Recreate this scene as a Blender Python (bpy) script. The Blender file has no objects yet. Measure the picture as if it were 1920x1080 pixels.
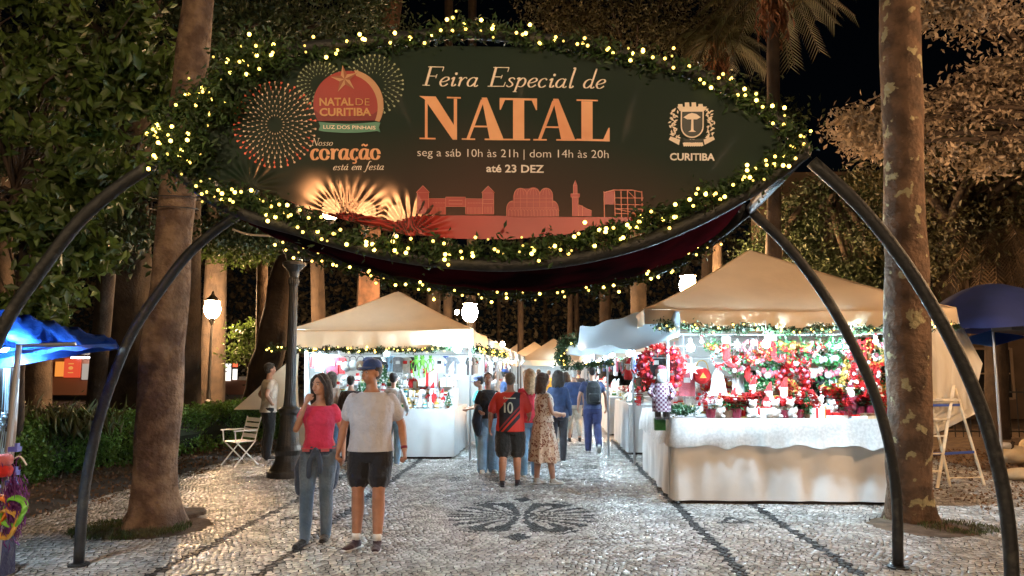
import bpy, math, random
import numpy as np
from mathutils import Vector, Matrix, noise as mnoise
from mathutils.bvhtree import BVHTree
random.seed(7); RNG = np.random.default_rng(7)
SC = bpy.context.scene; COL = SC.collection
R = math.radians
# ------------------------------------------------------------------ camera
F_PX, PITCH, YAW, CAMH = 1400.0, R(6.32), R(2.4), 1.70
cam_d = bpy.data.cameras.new("camera"); cam = bpy.data.objects.new("camera", cam_d); COL.objects.link(cam)
cam_d.sensor_width = 36; cam_d.lens = 36 * F_PX / 1920; cam_d.clip_end = 600; cam_d.clip_start = .05
cam.location = (0, 0, CAMH); cam.rotation_euler = (math.pi / 2 + PITCH, 0, YAW)
SC.camera = cam
# ------------------------------------------------------------------ night sky, faint moonlight, exposure
W = bpy.data.worlds.new("World"); SC.world = W; W.use_nodes = True
nt = W.node_tree; bg = nt.nodes['Background']
sky = nt.nodes.new('ShaderNodeTexSky'); sky.sky_type = 'NISHITA'; sky.sun_disc = False
sky.sun_elevation = R(28); sky.sun_rotation = R(200); sky.altitude = 900
nt.links.new(sky.outputs[0], bg.inputs['Color']); bg.inputs['Strength'].default_value = 0.0002
sun_d = bpy.data.lights.new("moonlight", 'SUN'); sun_d.energy = .006; sun_d.angle = R(.5); sun_d.color = (.8, .88, 1)
sun = bpy.data.objects.new("moonlight", sun_d); COL.objects.link(sun); sun.rotation_euler = (R(62), 0, R(-20))
SC.view_settings.view_transform = 'Standard'; SC.view_settings.look = 'None'
SC.view_settings.exposure = 0.6; SC.view_settings.gamma = 1; SC.view_settings.use_curve_mapping = False
SC.render.engine = 'CYCLES'
SC.cycles.use_denoising = True; SC.cycles.max_bounces = 6; SC.cycles.transparent_max_bounces = 12
SC.cycles.sample_clamp_indirect = 3.0; SC.cycles.use_light_tree = True
SC.cycles.caustics_reflective = False; SC.cycles.caustics_refractive = False

# ------------------------------------------------------------------ photo rays (turn a pixel plus a distance into a place)
_s, _c = math.sin(YAW), math.cos(YAW); _sp, _cp = math.sin(PITCH), math.cos(PITCH)
RV = Vector((_c, _s, 0)); FV = Vector((-_s * _cp, _c * _cp, _sp)); UV = Vector((_s * _sp, -_c * _sp, _cp))
CAMP = Vector((0, 0, CAMH))
def ray(px, py): return RV * ((px - 960) / F_PX) + UV * ((540 - py) / F_PX) + FV
def at(px, py, Y):
    d = ray(px, py); return CAMP + d * (Y / d.y)
def gnd(px, py):
    d = ray(px, py); return CAMP + d * (-CAMH / d.z)

# ------------------------------------------------------------------ materials
MC = {}
def mat(name, col, rough=.7, col2=None, scale=6, bump=0.0, bscale=40, metal=0, trans=0, island=0, spec=None, detail=4, emis=0, sheen=0, mix=(.4, .6)):
    if name in MC: return MC[name]
    m = bpy.data.materials.new(name); m.use_nodes = True; n = m.node_tree.nodes; l = m.node_tree.links
    b = n['Principled BSDF']; out = n['Material Output']
    b.inputs['Roughness'].default_value = rough; b.inputs['Metallic'].default_value = metal
    if spec is not None: b.inputs['Specular IOR Level'].default_value = spec
    c4 = (*col, 1); b.inputs['Base Color'].default_value = c4
    tc = n.new('ShaderNodeTexCoord'); csock = None
    if col2 is not None:
        no = n.new('ShaderNodeTexNoise'); no.inputs['Scale'].default_value = scale; no.inputs['Detail'].default_value = detail
        l.new(tc.outputs['Object'], no.inputs['Vector'])
        mr = n.new('ShaderNodeMapRange'); mr.inputs[1].default_value = mix[0]; mr.inputs[2].default_value = mix[1]
        l.new(no.outputs['Fac'], mr.inputs[0])
        mx = n.new('ShaderNodeMix'); mx.data_type = 'RGBA'; mx.inputs[6].default_value = c4; mx.inputs[7].default_value = (*col2, 1)
        l.new(mr.outputs[0], mx.inputs[0]); csock = mx.outputs[2]
    if island:
        ge = n.new('ShaderNodeNewGeometry'); hs = n.new('ShaderNodeHueSaturation')
        m1 = n.new('ShaderNodeMapRange'); m1.inputs[3].default_value = 1 - island; m1.inputs[4].default_value = 1 + island
        l.new(ge.outputs['Random Per Island'], m1.inputs[0]); l.new(m1.outputs[0], hs.inputs['Value'])
        if csock: l.new(csock, hs.inputs['Color'])
        else: hs.inputs['Color'].default_value = c4
        csock = hs.outputs[0]
    if csock: l.new(csock, b.inputs['Base Color'])
    if bump:
        nb = n.new('ShaderNodeTexNoise'); nb.inputs['Scale'].default_value = bscale; nb.inputs['Detail'].default_value = 5
        l.new(tc.outputs['Object'], nb.inputs['Vector'])
        bp = n.new('ShaderNodeBump'); bp.inputs['Strength'].default_value = min(1, bump); bp.inputs['Distance'].default_value = .02 * max(1, bump)
        l.new(nb.outputs['Fac'], bp.inputs['Height']); l.new(bp.outputs[0], b.inputs['Normal'])
    if sheen: b.inputs['Sheen Weight'].default_value = sheen
    if trans:
        t = n.new('ShaderNodeBsdfTranslucent'); t.inputs['Color'].default_value = c4
        if csock: l.new(csock, t.inputs['Color'])
        ms = n.new('ShaderNodeMixShader'); ms.inputs[0].default_value = trans
        l.new(b.outputs[0], ms.inputs[1]); l.new(t.outputs[0], ms.inputs[2]); l.new(ms.outputs[0], out.inputs[0])
    if emis:
        b.inputs['Emission Color'].default_value = c4; b.inputs['Emission Strength'].default_value = emis
    MC[name] = m; return m
def flat(name, col, rough=.6): return mat(name, col, rough)

# ------------------------------------------------------------------ objects
def tag(o, label, cat, group=None, kind=None):
    o['label'] = label; o['category'] = cat
    if group: o['group'] = group
    if kind: o['kind'] = kind
    return o
def empty(name, loc=(0, 0, 0), rz=0, label=None, cat=None, group=None):
    o = bpy.data.objects.new(name, None); COL.objects.link(o); o.location = loc; o.rotation_euler = (0, 0, rz)
    o.empty_display_size = .1
    if label: tag(o, label, cat, group)
    return o
def npmesh(name, V, Fc, smooth=False, midx=None):
    me = bpy.data.meshes.new(name); V = np.asarray(V, dtype=np.float32); Fc = np.asarray(Fc, dtype=np.int32)
    k = Fc.shape[1]; nf = len(Fc)
    me.vertices.add(len(V)); me.vertices.foreach_set('co', V.ravel())
    me.loops.add(nf * k); me.loops.foreach_set('vertex_index', Fc.ravel())
    me.polygons.add(nf); me.polygons.foreach_set('loop_start', np.arange(nf, dtype=np.int32) * k)
    if midx is not None: me.polygons.foreach_set('material_index', np.asarray(midx, dtype=np.int32))
    if smooth: me.polygons.foreach_set('use_smooth', np.ones(nf, dtype=bool))
    me.update(calc_edges=True); me.validate(); return me
def obj(name, me, mats=(), parent=None, loc=None):
    if not me.materials:
        for m in (mats if isinstance(mats, (list, tuple)) else [mats]): me.materials.append(m)
    o = bpy.data.objects.new(name, me); COL.objects.link(o)
    if parent: o.parent = parent
    if loc is not None: o.location = loc
    return o
def frame_of(t, ref=Vector((0, 0, 1))):
    t = t.normalized()
    if abs(t.dot(ref)) > .97: ref = Vector((0, 1, 0))
    a = t.cross(ref).normalized(); b = a.cross(t).normalized(); return a, b
def smooth_path(P, n=6):
    P = [Vector(p) for p in P]
    if len(P) < 3: return P
    out = []
    for i in range(len(P) - 1):
        p0 = P[max(i - 1, 0)]; p1 = P[i]; p2 = P[i + 1]; p3 = P[min(i + 2, len(P) - 1)]
        for k in range(n):
            t = k / n
            out.append(.5 * ((2 * p1) + (-p0 + p2) * t + (2 * p0 - 5 * p1 + 4 * p2 - p3) * t * t + (-p0 + 3 * p1 - 3 * p2 + p3) * t ** 3))
    out.append(P[-1]); return out
class MB:
    def __init__(s): s.v = []; s.f = []; s.m = []; s.mi = 0
    def add(s, vs, fs):
        b = len(s.v); s.v += [tuple(v) for v in vs]; s.f += [tuple(i + b for i in f) for f in fs]; s.m += [s.mi] * len(fs); return s
    def box(s, c, d, rz=0, rx=0, ry=0):
        M = Matrix.Rotation(rz, 3, 'Z') @ Matrix.Rotation(ry, 3, 'Y') @ Matrix.Rotation(rx, 3, 'X'); c = Vector(c); h = [x / 2 for x in d]
        vs = [c + M @ Vector((x * h[0], y * h[1], z * h[2])) for x in (-1, 1) for y in (-1, 1) for z in (-1, 1)]
        return s.add(vs, [(0, 1, 3, 2), (4, 6, 7, 5), (0, 4, 5, 1), (2, 3, 7, 6), (0, 2, 6, 4), (1, 5, 7, 3)])
    def tube(s, P, r, n=8, ref=Vector((0, 0, 1)), sq=1.0, cap=True):
        P = [Vector(p) for p in P]; rs = r if isinstance(r, (list, tuple)) else [r] * len(P); vs = []; fs = []
        for i, p in enumerate(P):
            t = P[min(i + 1, len(P) - 1)] - P[max(i - 1, 0)]
            if t.length < 1e-9: t = Vector((0, 0, 1))
            a, b = frame_of(t, ref)
            for k in range(n):
                w = 2 * math.pi * k / n; rr = rs[i]
                ra, rb = rr if isinstance(rr, tuple) else (rr, rr * sq)
                vs.append(p + a * math.cos(w) * ra + b * math.sin(w) * rb)
        for i in range(len(P) - 1):
            for k in range(n):
                k2 = (k + 1) % n; fs.append((i * n + k, i * n + k2, (i + 1) * n + k2, (i + 1) * n + k))
        if cap: fs.append(tuple(reversed(range(n)))); fs.append(tuple(range((len(P) - 1) * n, len(P) * n)))
        return s.add(vs, fs)
    def rings(s, secs, n=16, cap=True, c=(0, 0)):
        """secs: (z, rx, ry[, ox, oy])"""
        vs = []; fs = []
        for q in secs:
            z, rx, ry = q[:3]; ox, oy = (q[3], q[4]) if len(q) > 4 else (0, 0)
            for k in range(n):
                w = 2 * math.pi * k / n; vs.append((c[0] + ox + rx * math.cos(w), c[1] + oy + ry * math.sin(w), z))
        for i in range(len(secs) - 1):
            for k in range(n):
                k2 = (k + 1) % n; fs.append((i * n + k, i * n + k2, (i + 1) * n + k2, (i + 1) * n + k))
        if cap: fs.append(tuple(reversed(range(n)))); fs.append(tuple(range((len(secs) - 1) * n, len(secs) * n)))
        return s.add(vs, fs)
    def ball(s, c, r, n=10, m=6):
        r = r if isinstance(r, (tuple, list)) else (r, r, r); vs = []; fs = []; c = Vector(c)
        vs.append(c + Vector((0, 0, -r[2])))
        for i in range(1, m):
            ph = -math.pi / 2 + math.pi * i / m
            for k in range(n):
                w = 2 * math.pi * k / n; vs.append(c + Vector((r[0] * math.cos(ph) * math.cos(w), r[1] * math.cos(ph) * math.sin(w), r[2] * math.sin(ph))))
        vs.append(c + Vector((0, 0, r[2]))); L = len(vs) - 1
        for k in range(n):
            k2 = (k + 1) % n; fs.append((0, 1 + k2, 1 + k)); fs.append((L, L - n + k, L - n + k2))
            for i in range(m - 2): fs.append((1 + i * n + k, 1 + i * n + k2, 1 + (i + 1) * n + k2, 1 + (i + 1) * n + k))
        return s.add(vs, fs)
    def mesh(s, name, smooth=False):
        me = bpy.data.meshes.new(name); me.from_pydata(s.v, [], s.f); me.polygons.foreach_set('material_index', s.m)
        if smooth: me.polygons.foreach_set('use_smooth', [True] * len(s.f))
        me.update(); return me
    def obj(s, name, mats, parent=None, smooth=False, loc=None): return obj(name, s.mesh(name, smooth), mats, parent, loc)
def remesh(me, voxel, smooth_it=3):
    o = bpy.data.objects.new("tmp", me); COL.objects.link(o)
    md = o.modifiers.new("r", 'REMESH'); md.mode = 'VOXEL'; md.voxel_size = voxel; md.use_smooth_shade = True
    ms = o.modifiers.new("s", 'SMOOTH'); ms.factor = .5; ms.iterations = smooth_it
    dg = bpy.context.evaluated_depsgraph_get(); r = bpy.data.meshes.new_from_object(o.evaluated_get(dg)); bpy.data.objects.remove(o); bpy.data.meshes.remove(me)
    r.polygons.foreach_set('use_smooth', [True] * len(r.polygons)); return r
def copy_tree(o, loc=None, rz=None, scale=None):
    c = o.copy(); COL.objects.link(c)
    for ch in [x for x in o.children]:
        d = ch.copy(); COL.objects.link(d); d.parent = c
        for g in [x for x in ch.children]:
            e = g.copy(); COL.objects.link(e); e.parent = d
    if loc is not None: c.location = loc
    if rz is not None: c.rotation_euler = (0, 0, rz)
    if scale is not None: c.scale = (scale,) * 3
    return c
def leaves(C, size, spread=0, up=None, wid=.45, fold=.25):
    """kite leaves folded along the midrib; C centres (N,3)"""
    N = len(C); size = np.broadcast_to(size, (N,)) * RNG.uniform(.7, 1.25, N)
    d = RNG.normal(size=(N, 3))
    if up is not None: d = d * spread + np.asarray(up)
    d /= np.linalg.norm(d, axis=1)[:, None]
    q = RNG.normal(size=(N, 3)); a = np.cross(d, q); a /= np.linalg.norm(a, axis=1)[:, None]; nn = np.cross(a, d)
    s = size[:, None]
    b = C - d * s * .5; t = C + d * s * .5 - nn * s * .12; l_ = C + a * s * wid * .5 + nn * s * fold * .35 - d * s * .05; r_ = C - a * s * wid * .5 + nn * s * fold * .35 - d * s * .05
    V = np.stack([b, l_, t, r_], 1).reshape(-1, 3); i = np.arange(N)[:, None] * 4
    Fc = np.concatenate([i + [0, 2, 1], i + [0, 3, 2]], 0).reshape(-1, 3)
    Fc = np.stack([i + np.array([0, 2, 1]), i + np.array([0, 3, 2])], 1).reshape(-1, 3)
    return V, Fc
def leaf_mesh(name, C, size, **k):
    V, Fc = leaves(np.asarray(C, float), size, **k); return npmesh(name, V, Fc)
# ================================================================== GROUND
m_stone_w = mat('stone_pale', (.47, .45, .425), .16, (.34, .32, .30), 3.0, .35, 60, island=.32, spec=.85)
m_stone_b = mat('stone_dark', (.026, .026, .029), .60, (.042, .040, .040), 3.0, .3, 60, island=.35, spec=.2)
m_joint = mat('joint_sand', (.016, .013, .011), 1.0, (.010, .008, .007), 9, .5, 60)
m_soil = mat('soil', (.075, .045, .027), .95, (.13, .085, .05), 5, 1.5, 25)
m_asph = mat('path_asphalt', (.075, .065, .06), .85, (.05, .045, .042), 3, .4, 120)
def far_stone_mat():
    m = bpy.data.materials.new('stone_far'); m.use_nodes = True; n = m.node_tree.nodes; l = m.node_tree.links; b = n['Principled BSDF']
    tc = n.new('ShaderNodeTexCoord'); v = n.new('ShaderNodeTexVoronoi'); v.feature = 'DISTANCE_TO_EDGE'; v.inputs['Scale'].default_value = 17
    v2 = n.new('ShaderNodeTexVoronoi'); v2.inputs['Scale'].default_value = 17
    l.new(tc.outputs['Object'], v.inputs['Vector']); l.new(tc.outputs['Object'], v2.inputs['Vector'])
    mr = n.new('ShaderNodeMapRange'); mr.inputs[1].default_value = .04; mr.inputs[2].default_value = .14; l.new(v.outputs['Distance'], mr.inputs[0])
    hs = n.new('ShaderNodeHueSaturation'); hs.inputs['Color'].default_value = (.42, .39, .35, 1)
    sv = n.new('ShaderNodeMapRange'); sv.inputs[3].default_value = .65; sv.inputs[4].default_value = 1.2; sp = n.new('ShaderNodeSeparateColor')
    l.new(v2.outputs['Color'], sp.inputs[0]); l.new(sp.outputs[0], sv.inputs[0]); l.new(sv.outputs[0], hs.inputs['Value'])
    mx = n.new('ShaderNodeMix'); mx.data_type = 'RGBA'; mx.inputs[6].default_value = (.07, .055, .048, 1); l.new(mr.outputs[0], mx.inputs[0]); l.new(hs.outputs[0], mx.inputs[7])
    l.new(mx.outputs[2], b.inputs['Base Color']); b.inputs['Roughness'].default_value = .4
    bp = n.new('ShaderNodeBump'); bp.inputs['Distance'].default_value = .01; bp.inputs['Strength'].default_value = .6; l.new(mr.outputs[0], bp.inputs['Height']); l.new(bp.outputs[0], b.inputs['Normal'])
    return m
m_stone_far = far_stone_mat()
def sheet(name, x0, x1, y0, y1, z, m, parent=None):
    mb = MB(); mb.add([(x0, y0, z), (x1, y0, z), (x1, y1, z), (x0, y1, z)], [(0, 1, 2, 3)])
    o = mb.obj(name, m, parent); o['kind'] = 'structure'; return o
gs = sheet('ground', -160, 160, -40, 260, -.03, m_soil)
YG = 19.0   # stones are built one by one up to here, the material takes over beyond
PX0, PX1 = -6.05, 7.6
paving = sheet('pavement', PX0, PX1, -12, YG, -.009, m_joint)
sheet('far_pavement', -3.6, 3.2, YG, 75, -.004, m_stone_far)
sheet('side_pavement', -9.5, PX0 - .8, -12, 6.8, -.022, m_soil)
sheet('path', PX0 - .85, PX0, -12, 60, -.012, m_asph)
def motif(x, y):
    """true where the stones are black"""
    w = .012 * np.sin(y * 3.1) ; blk = np.zeros(len(x), bool)
    for xl in (-3.28, -2.38, 1.68, 2.66): blk |= np.abs(x - xl + w) < .052
    def polar(xc, yc): dx = x - xc; dy = y - yc; r = np.hypot(dx, dy); th = np.degrees(np.arctan2(np.abs(dy), np.abs(dx))); return dx, dy, r, th
    for yc in (9.05, 15.2):
        dx, dy, r, th = polar(-.27, yc); dx = dx * 1.22; r = np.hypot(dx, dy); th = np.degrees(np.arctan2(np.abs(dy), np.abs(dx)))
        b = (th > 43) & (th < 80) & (r < 1.02) & (r > .05) & (np.abs(dy) < .86)
        b &= ~((np.abs(th - 57) < 8 * np.sin(np.clip((r - .22) / .6, 0, 1) * math.pi) ** .5) & (r > .22) & (r < .82))
        for a, wd in ((4, 2.4), (17, 2.8), (31, 3.4)): b |= (np.abs(th - a) < wd + 2 * np.clip(.25 - r, 0, 1) * 10) & (r < 1.05) & (r > .04)
        b |= (np.abs(r - 1.10) < .028) & (th > 44) & (th < 66)
        for s in (-1, 1):
            cy = dy - s * 1.12; b |= (np.abs(dx) / .17 + np.abs(cy) / .2 < 1)
        blk |= b
    for yc in (6.0, 12.0, 13.6, 17.6):
        for xc in (-1.05, .53):
            dx, dy, r, th = polar(xc, yc)
            blk |= (r < .46) & (r > .05) & ((th < 6) | (np.abs(th - 36 + 22 * r) < 6.5)) & (np.abs(dx) > .05)
    for yc in (6.4, 8.9, 11.6, 14.4):
        for xc in (2.17, -2.83):
            dx = x - xc; dy = y - yc; a = (dy > -.16) & (dy < .2) & (np.abs(dx) < (.2 - dy) * .62)
            blk |= a & ~((dy > -.09) & (dy < .06) & (np.abs(dx) < (.06 - dy) * .45) )
    return blk
DISCS = [(-.27, 9.05, 1.34), (-.27, 15.2, 1.34)] + [(xc, yc, .50) for yc in (6.0, 12.0, 13.6) for xc in (-1.05, .53)]
def stones(s=.060, sy=.068, fine=False):
    xs = np.arange(PX0, PX1, s); ys = np.arange(4.6, YG, sy); nx, ny = len(xs), len(ys)
    # honeycomb lattice with shared, jittered corners
    def corner(ix, iy, kind):
        h = np.sin(ix * 127.1 + iy * 311.7 + kind * 74.7) * 43758.5453; h2 = np.sin(ix * 269.5 + iy * 183.3 + kind * 19.3) * 23421.631
        return (h - np.floor(h) - .5) * .72, (h2 - np.floor(h2) - .5) * .72
    IX, IY = np.meshgrid(np.arange(nx), np.arange(ny)); IX = IX.ravel().astype(float); IY = IY.ravel().astype(float); odd = np.mod(IY, 2)
    cx = IX + odd * .5
    # six corners in doubled integer lattice so that neighbours share them
    pts = []
    for dx2, dyk in ((0, 2), (1, 1), (1, -1), (0, -2), (-1, -1), (-1, 1)):
        kx = np.round(2 * cx + dx2); ky = 3 * IY + dyk      # lattice key
        jx, jy = corner(kx, ky, 1)
        pts.append(np.stack([(kx / 2 + jx * .80) * s, (ky / 3 + jy * .66) * sy], 1))
    P = np.stack(pts, 1)                                        # N,6,2
    # bend rows a little like hand-laid fans
    X = P[..., 0] + PX0; Y = P[..., 1] + 4.6
    P = np.stack([X + .05 * np.sin(Y * 2.3 + X) + .022 * np.sin(Y * 8.7 + 2 * X), Y + .07 * np.sin(X * 2.9 + 1.3 * np.sin(Y * .9)) + .022 * np.sin(X * 9.3 + 3.1 * Y)], -1)
    cen = P.mean(1)
    lim = np.abs(cen[:, 0] + .04 * cen[:, 1]) < (cen[:, 1] * .72 + .7)
    street = (cen[:, 1] < 15.5) | ((cen[:, 0] > -3.6) & (cen[:, 0] < 3.0))
    keep = lim & street & (cen[:, 0] > PX0 + .02) & (cen[:, 0] < PX1 - .02) & (cen[:, 1] < YG)
    D = np.zeros(len(cen), bool)
    for (dx_, dy_, dr) in DISCS: D |= np.hypot(cen[:, 0] - dx_, cen[:, 1] - dy_) < dr
    keep &= D if fine else ~D
    # openings round the two trees
    for (tx, ty, rr) in ((-4.3, 8.25, .62), (4.17, 8.65, .55)): keep &= np.hypot(cen[:, 0] - tx, (cen[:, 1] - ty)) > rr
    P = P[keep]; cen = cen[keep]; N = len(P)
    gap = RNG.uniform(.75, .88, N)[:, None, None]
    top = cen[:, None] + (P - cen[:, None]) * gap * .93; bot = cen[:, None] + (P - cen[:, None]) * gap
    g = RNG.normal(0, .026, (N, 2)); h = RNG.normal(0, .0014, N)
    zt = h[:, None] + ((top - cen[:, None]) * g[:, None]).sum(-1)
    V = np.concatenate([np.concatenate([top, zt[..., None]], -1), np.concatenate([bot, (zt - .0035)[..., None]], -1), np.concatenate([bot, np.full((N, 6, 1), -.012)], -1)], 1)
    return V, cen, motif(cen[:, 0], cen[:, 1])
V, cen, blk = stones()
V2, cen2, blk2 = stones(.038, .044, True)
V = np.concatenate([V, V2]); cen = np.concatenate([cen, cen2]); blk = np.concatenate([blk, blk2])
_q = [(6 + k, 6 + (k + 1) % 6, (k + 1) % 6, k) for k in range(6)] + [(12 + k, 12 + (k + 1) % 6, 6 + (k + 1) % 6, 6 + k) for k in range(6)] + [(0, 1, 2, 3), (0, 3, 4, 5)]
QF = np.array(_q)
flip = (np.cross((V[:, 1] - V[:, 0])[:, :2], (V[:, 2] - V[:, 0])[:, :2]) < 0)
if flip.mean() > .5: V[:, 0:6] = V[:, 0:6][:, ::-1].copy(); V[:, 6:12] = V[:, 6:12][:, ::-1].copy(); V[:, 12:18] = V[:, 12:18][:, ::-1].copy()
order = np.argsort(np.hypot(cen[:, 0], cen[:, 1] ) + 3 * (np.abs(cen[:, 0]) > cen[:, 1] * .62) + 9 * (cen[:, 1] < 6.15)); near = order[:300]; rest = order[300:]
Vr = V[rest].reshape(-1, 3); Fr = (QF[None] + (np.arange(len(rest)) * 18)[:, None, None]).reshape(-1, 4)
ps = obj('paving_stones', npmesh('paving_stones', Vr, Fr, midx=np.repeat(blk[rest].astype(int), len(QF))), [m_stone_w, m_stone_b], paving); ps['kind'] = 'stuff'
for i in near:
    c = np.array([cen[i, 0], cen[i, 1], 0]); me = npmesh('paving_stone', V[i] - c, QF)
    obj('paving_stone', me, m_stone_b if blk[i] else m_stone_w, paving, c)
NSTONE = len(V)

# leaf litter and grass by the trees
m_grass = mat('grass_blade', (.05, .085, .02), .7, (.10, .09, .035), 3, island=.4, trans=.2)
m_litter = mat('leaf_litter', (.16, .085, .04), .8, (.09, .05, .03), 3, island=.5)
def tufts(name, cx, cy, r, n, h):
    a = RNG.uniform(0, 2 * math.pi, n); q = r * np.sqrt(RNG.uniform(.1, 1, n)); C = np.stack([cx + q * np.cos(a), cy + q * np.sin(a) * .9, np.full(n, h * .35)], 1)
    o = obj(name, leaf_mesh(name, C, h, spread=.45, up=(0, 0, 1), wid=.12), m_grass); o['kind'] = 'stuff'; return o
for (tx, ty, rr, lab) in ((-4.3, 8.25, .62, 'soil_patch'), (4.17, 8.65, .55, 'soil_patch')):
    mb = MB(); mb.add([(tx + rr * math.cos(a) * RNG.uniform(.95, 1.08), ty + rr * math.sin(a), -.004) for a in np.linspace(0, 2 * math.pi, 25)[:-1]], [tuple(range(24))])
    o = mb.obj(lab, m_soil); o['kind'] = 'structure'
tag(tufts('grass', -4.45, 8.1, .62, 1500, .07), 'thin grass growing round the foot of the pale trunk', 'grass')
tag(tufts('grass', 4.5, 8.55, .4, 400, .06), 'sparse grass tuft beside the lichen-covered trunk', 'grass')
for nm, x0, x1, y0, y1, n, lb in (('litter', 5.4, 11, 9.5, 17, 4200, 'dry fallen leaves on the dirt around the ladder'), ('litter', -9.2, -5.7, 7, 19, 3800, 'brown fallen leaves along the foot of the hedge')):
    C = np.stack([RNG.uniform(x0, x1, n), RNG.uniform(y0, y1, n), np.full(n, -.008)], 1); C[:, 2] += RNG.uniform(0, .02, n)
    o = obj(nm, leaf_mesh(nm, C, .06, wid=.6), m_litter); tag(o, lb, 'leaf litter', kind='stuff')
# drain / dark hole stone by the left tree
p = gnd(350, 965); mb = MB(); mb.rings([(-.02, .21, .3), (.035, .20, .28), (.045, .17, .24)], 14, c=(p.x, p.y))
tag(mb.obj('root_stump', mat('dark_bark', (.03, .02, .015), .9, (.055, .035, .022), 9, .8, 30), smooth=False), 'low dark root stump sticking up beside the pale trunk foot', 'stump')

# ================================================================== TREES
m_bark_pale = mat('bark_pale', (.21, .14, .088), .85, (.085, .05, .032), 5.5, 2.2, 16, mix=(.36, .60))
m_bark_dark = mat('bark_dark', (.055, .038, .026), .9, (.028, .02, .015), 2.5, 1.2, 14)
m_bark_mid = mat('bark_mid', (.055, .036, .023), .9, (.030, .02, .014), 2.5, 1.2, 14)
def bark_lichen():
    m = mat('bark_lichen', (.17, .10, .06), .9, (.075, .045, .028), 4.5, 2.0, 18); n = m.node_tree.nodes; l = m.node_tree.links; b = n['Principled BSDF']
    src = b.inputs['Base Color'].links[0].from_socket; tc = n.new('ShaderNodeTexCoord'); no = n.new('ShaderNodeTexNoise'); no.inputs['Scale'].default_value = 5.5; no.inputs['Detail'].default_value = 5
    mp = n.new('ShaderNodeMapping'); mp.inputs['Location'].default_value = (3.1, 5, 1.7); l.new(tc.outputs['Object'], mp.inputs[0]); l.new(mp.outputs[0], no.inputs['Vector'])
    mr = n.new('ShaderNodeMapRange'); mr.inputs[1].default_value = .60; mr.inputs[2].default_value = .63; l.new(no.outputs['Fac'], mr.inputs[0])
    mx = n.new('ShaderNodeMix'); mx.data_type = 'RGBA'; mx.inputs[7].default_value = (.34, .30, .17, 1); l.new(mr.outputs[0], mx.inputs[0]); l.new(src, mx.inputs[6]); l.new(mx.outputs[2], b.inputs['Base Color']); return m
def trunk_mesh(P, radii, n=20, rough=.03, seg=5, flare=0):
    P = smooth_path(P, seg); m = len(P); rs = np.interp(np.linspace(0, 1, m), np.linspace(0, 1, len(radii)), radii)
    V = []; F = []
    for i, p in enumerate(P):
        t = (P[min(i + 1, m - 1)] - P[max(i - 1, 0)]); a, b = frame_of(t, Vector((0, 1, 0)))
        for k in range(n):
            w = 2 * math.pi * k / n; d = a * math.cos(w) + b * math.sin(w)
            q = p + d * rs[i]; nz = mnoise.noise(Vector((q.x * 2.3, q.y * 2.3, q.z * 1.1))) * rough * 2.2 + mnoise.noise(q * 7) * rough
            fl = flare * max(0, 1 - (p.z - P[0].z) / .5) ** 2 * (1 + .5 * math.sin(w * 5 + 1))
            V.append(q + d * (nz + fl))
    for i in range(m - 1):
        for k in range(n): F.append((i * n + k, i * n + (k + 1) % n, (i + 1) * n + (k + 1) % n, (i + 1) * n + k))
    return npmesh('trunk', [tuple(v) for v in V], F, smooth=True)
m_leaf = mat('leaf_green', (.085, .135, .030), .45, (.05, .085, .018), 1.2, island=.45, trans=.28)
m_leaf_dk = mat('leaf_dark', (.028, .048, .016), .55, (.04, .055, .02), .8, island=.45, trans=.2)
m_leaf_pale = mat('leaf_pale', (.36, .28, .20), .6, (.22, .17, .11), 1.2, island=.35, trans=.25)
m_leaf_ol = mat('leaf_olive', (.055, .055, .024), .6, (.08, .07, .03), .8, island=.45, trans=.2)
m_palm = mat('palm_leaf', (.05, .06, .022), .55, (.08, .07, .03), 1, island=.4, trans=.2)
def crown_pts(c, r, n, clump=.35, nclump=40):
    c = np.array(c, float); r = np.array(r, float)
    K = RNG.normal(size=(nclump, 3)); K /= np.linalg.norm(K, axis=1)[:, None]; K *= RNG.uniform(.45, 1, nclump)[:, None] ** .6
    K = K * r + c; idx = RNG.integers(0, nclump, n)
    return K[idx] + RNG.normal(size=(n, 3)) * clump * np.array([1, 1, .6]), K
def limbs(mb, p0, K, r, n=12):
    p0 = Vector(p0)
    for k in K[:n]:
        e = Vector(k); mid = (p0 + e) / 2 + Vector((0, 0, .15 * (e - p0).length)); mid += Vector(RNG.normal(size=3) * .1 * (e - p0).length)
        mb.tube(smooth_path([p0, mid, e], 4), [r * (1 - .8 * t / 8) for t in range(9)], 6)
def tree(label, base, top, r0, r1, crown, bark, leafm, group=None, mids=(), cat='tree', kind='tree', leafsize=.16, nleaf=4000, clump=.5, nclump=40, rough=.03, flare=.0, up=None, nlimb=10):
    base = Vector(base); t = empty(kind, base, 0, label, cat, group)
    P = [Vector((0, 0, -.05))] + [Vector(m) - base for m in mids] + [Vector(top) - base]
    n = len(P); o = obj('trunk', trunk_mesh(P, [r0 + (r1 - r0) * i / (n - 1) for i in range(n)], rough=rough, flare=flare), bark, t)
    if crown:
        C, K = [], []
        for (cc, rr) in crown:
            a, b = crown_pts(Vector(cc) - base, rr, nleaf // len(crown), clump, max(6, nclump // len(crown))); C.append(a); K.append(b)
        o = obj('crown', leaf_mesh('crown', np.concatenate(C), leafsize, spread=.8, up=up or (0, 0, -.35)), leafm, t)
        mb = MB(); st = Vector(top) - base
        for b in K: limbs(mb, st - Vector((0, 0, .2)), b, r1 * .55, nlimb)
        mb.obj('limbs', bark, t, smooth=True)
    return t
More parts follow.
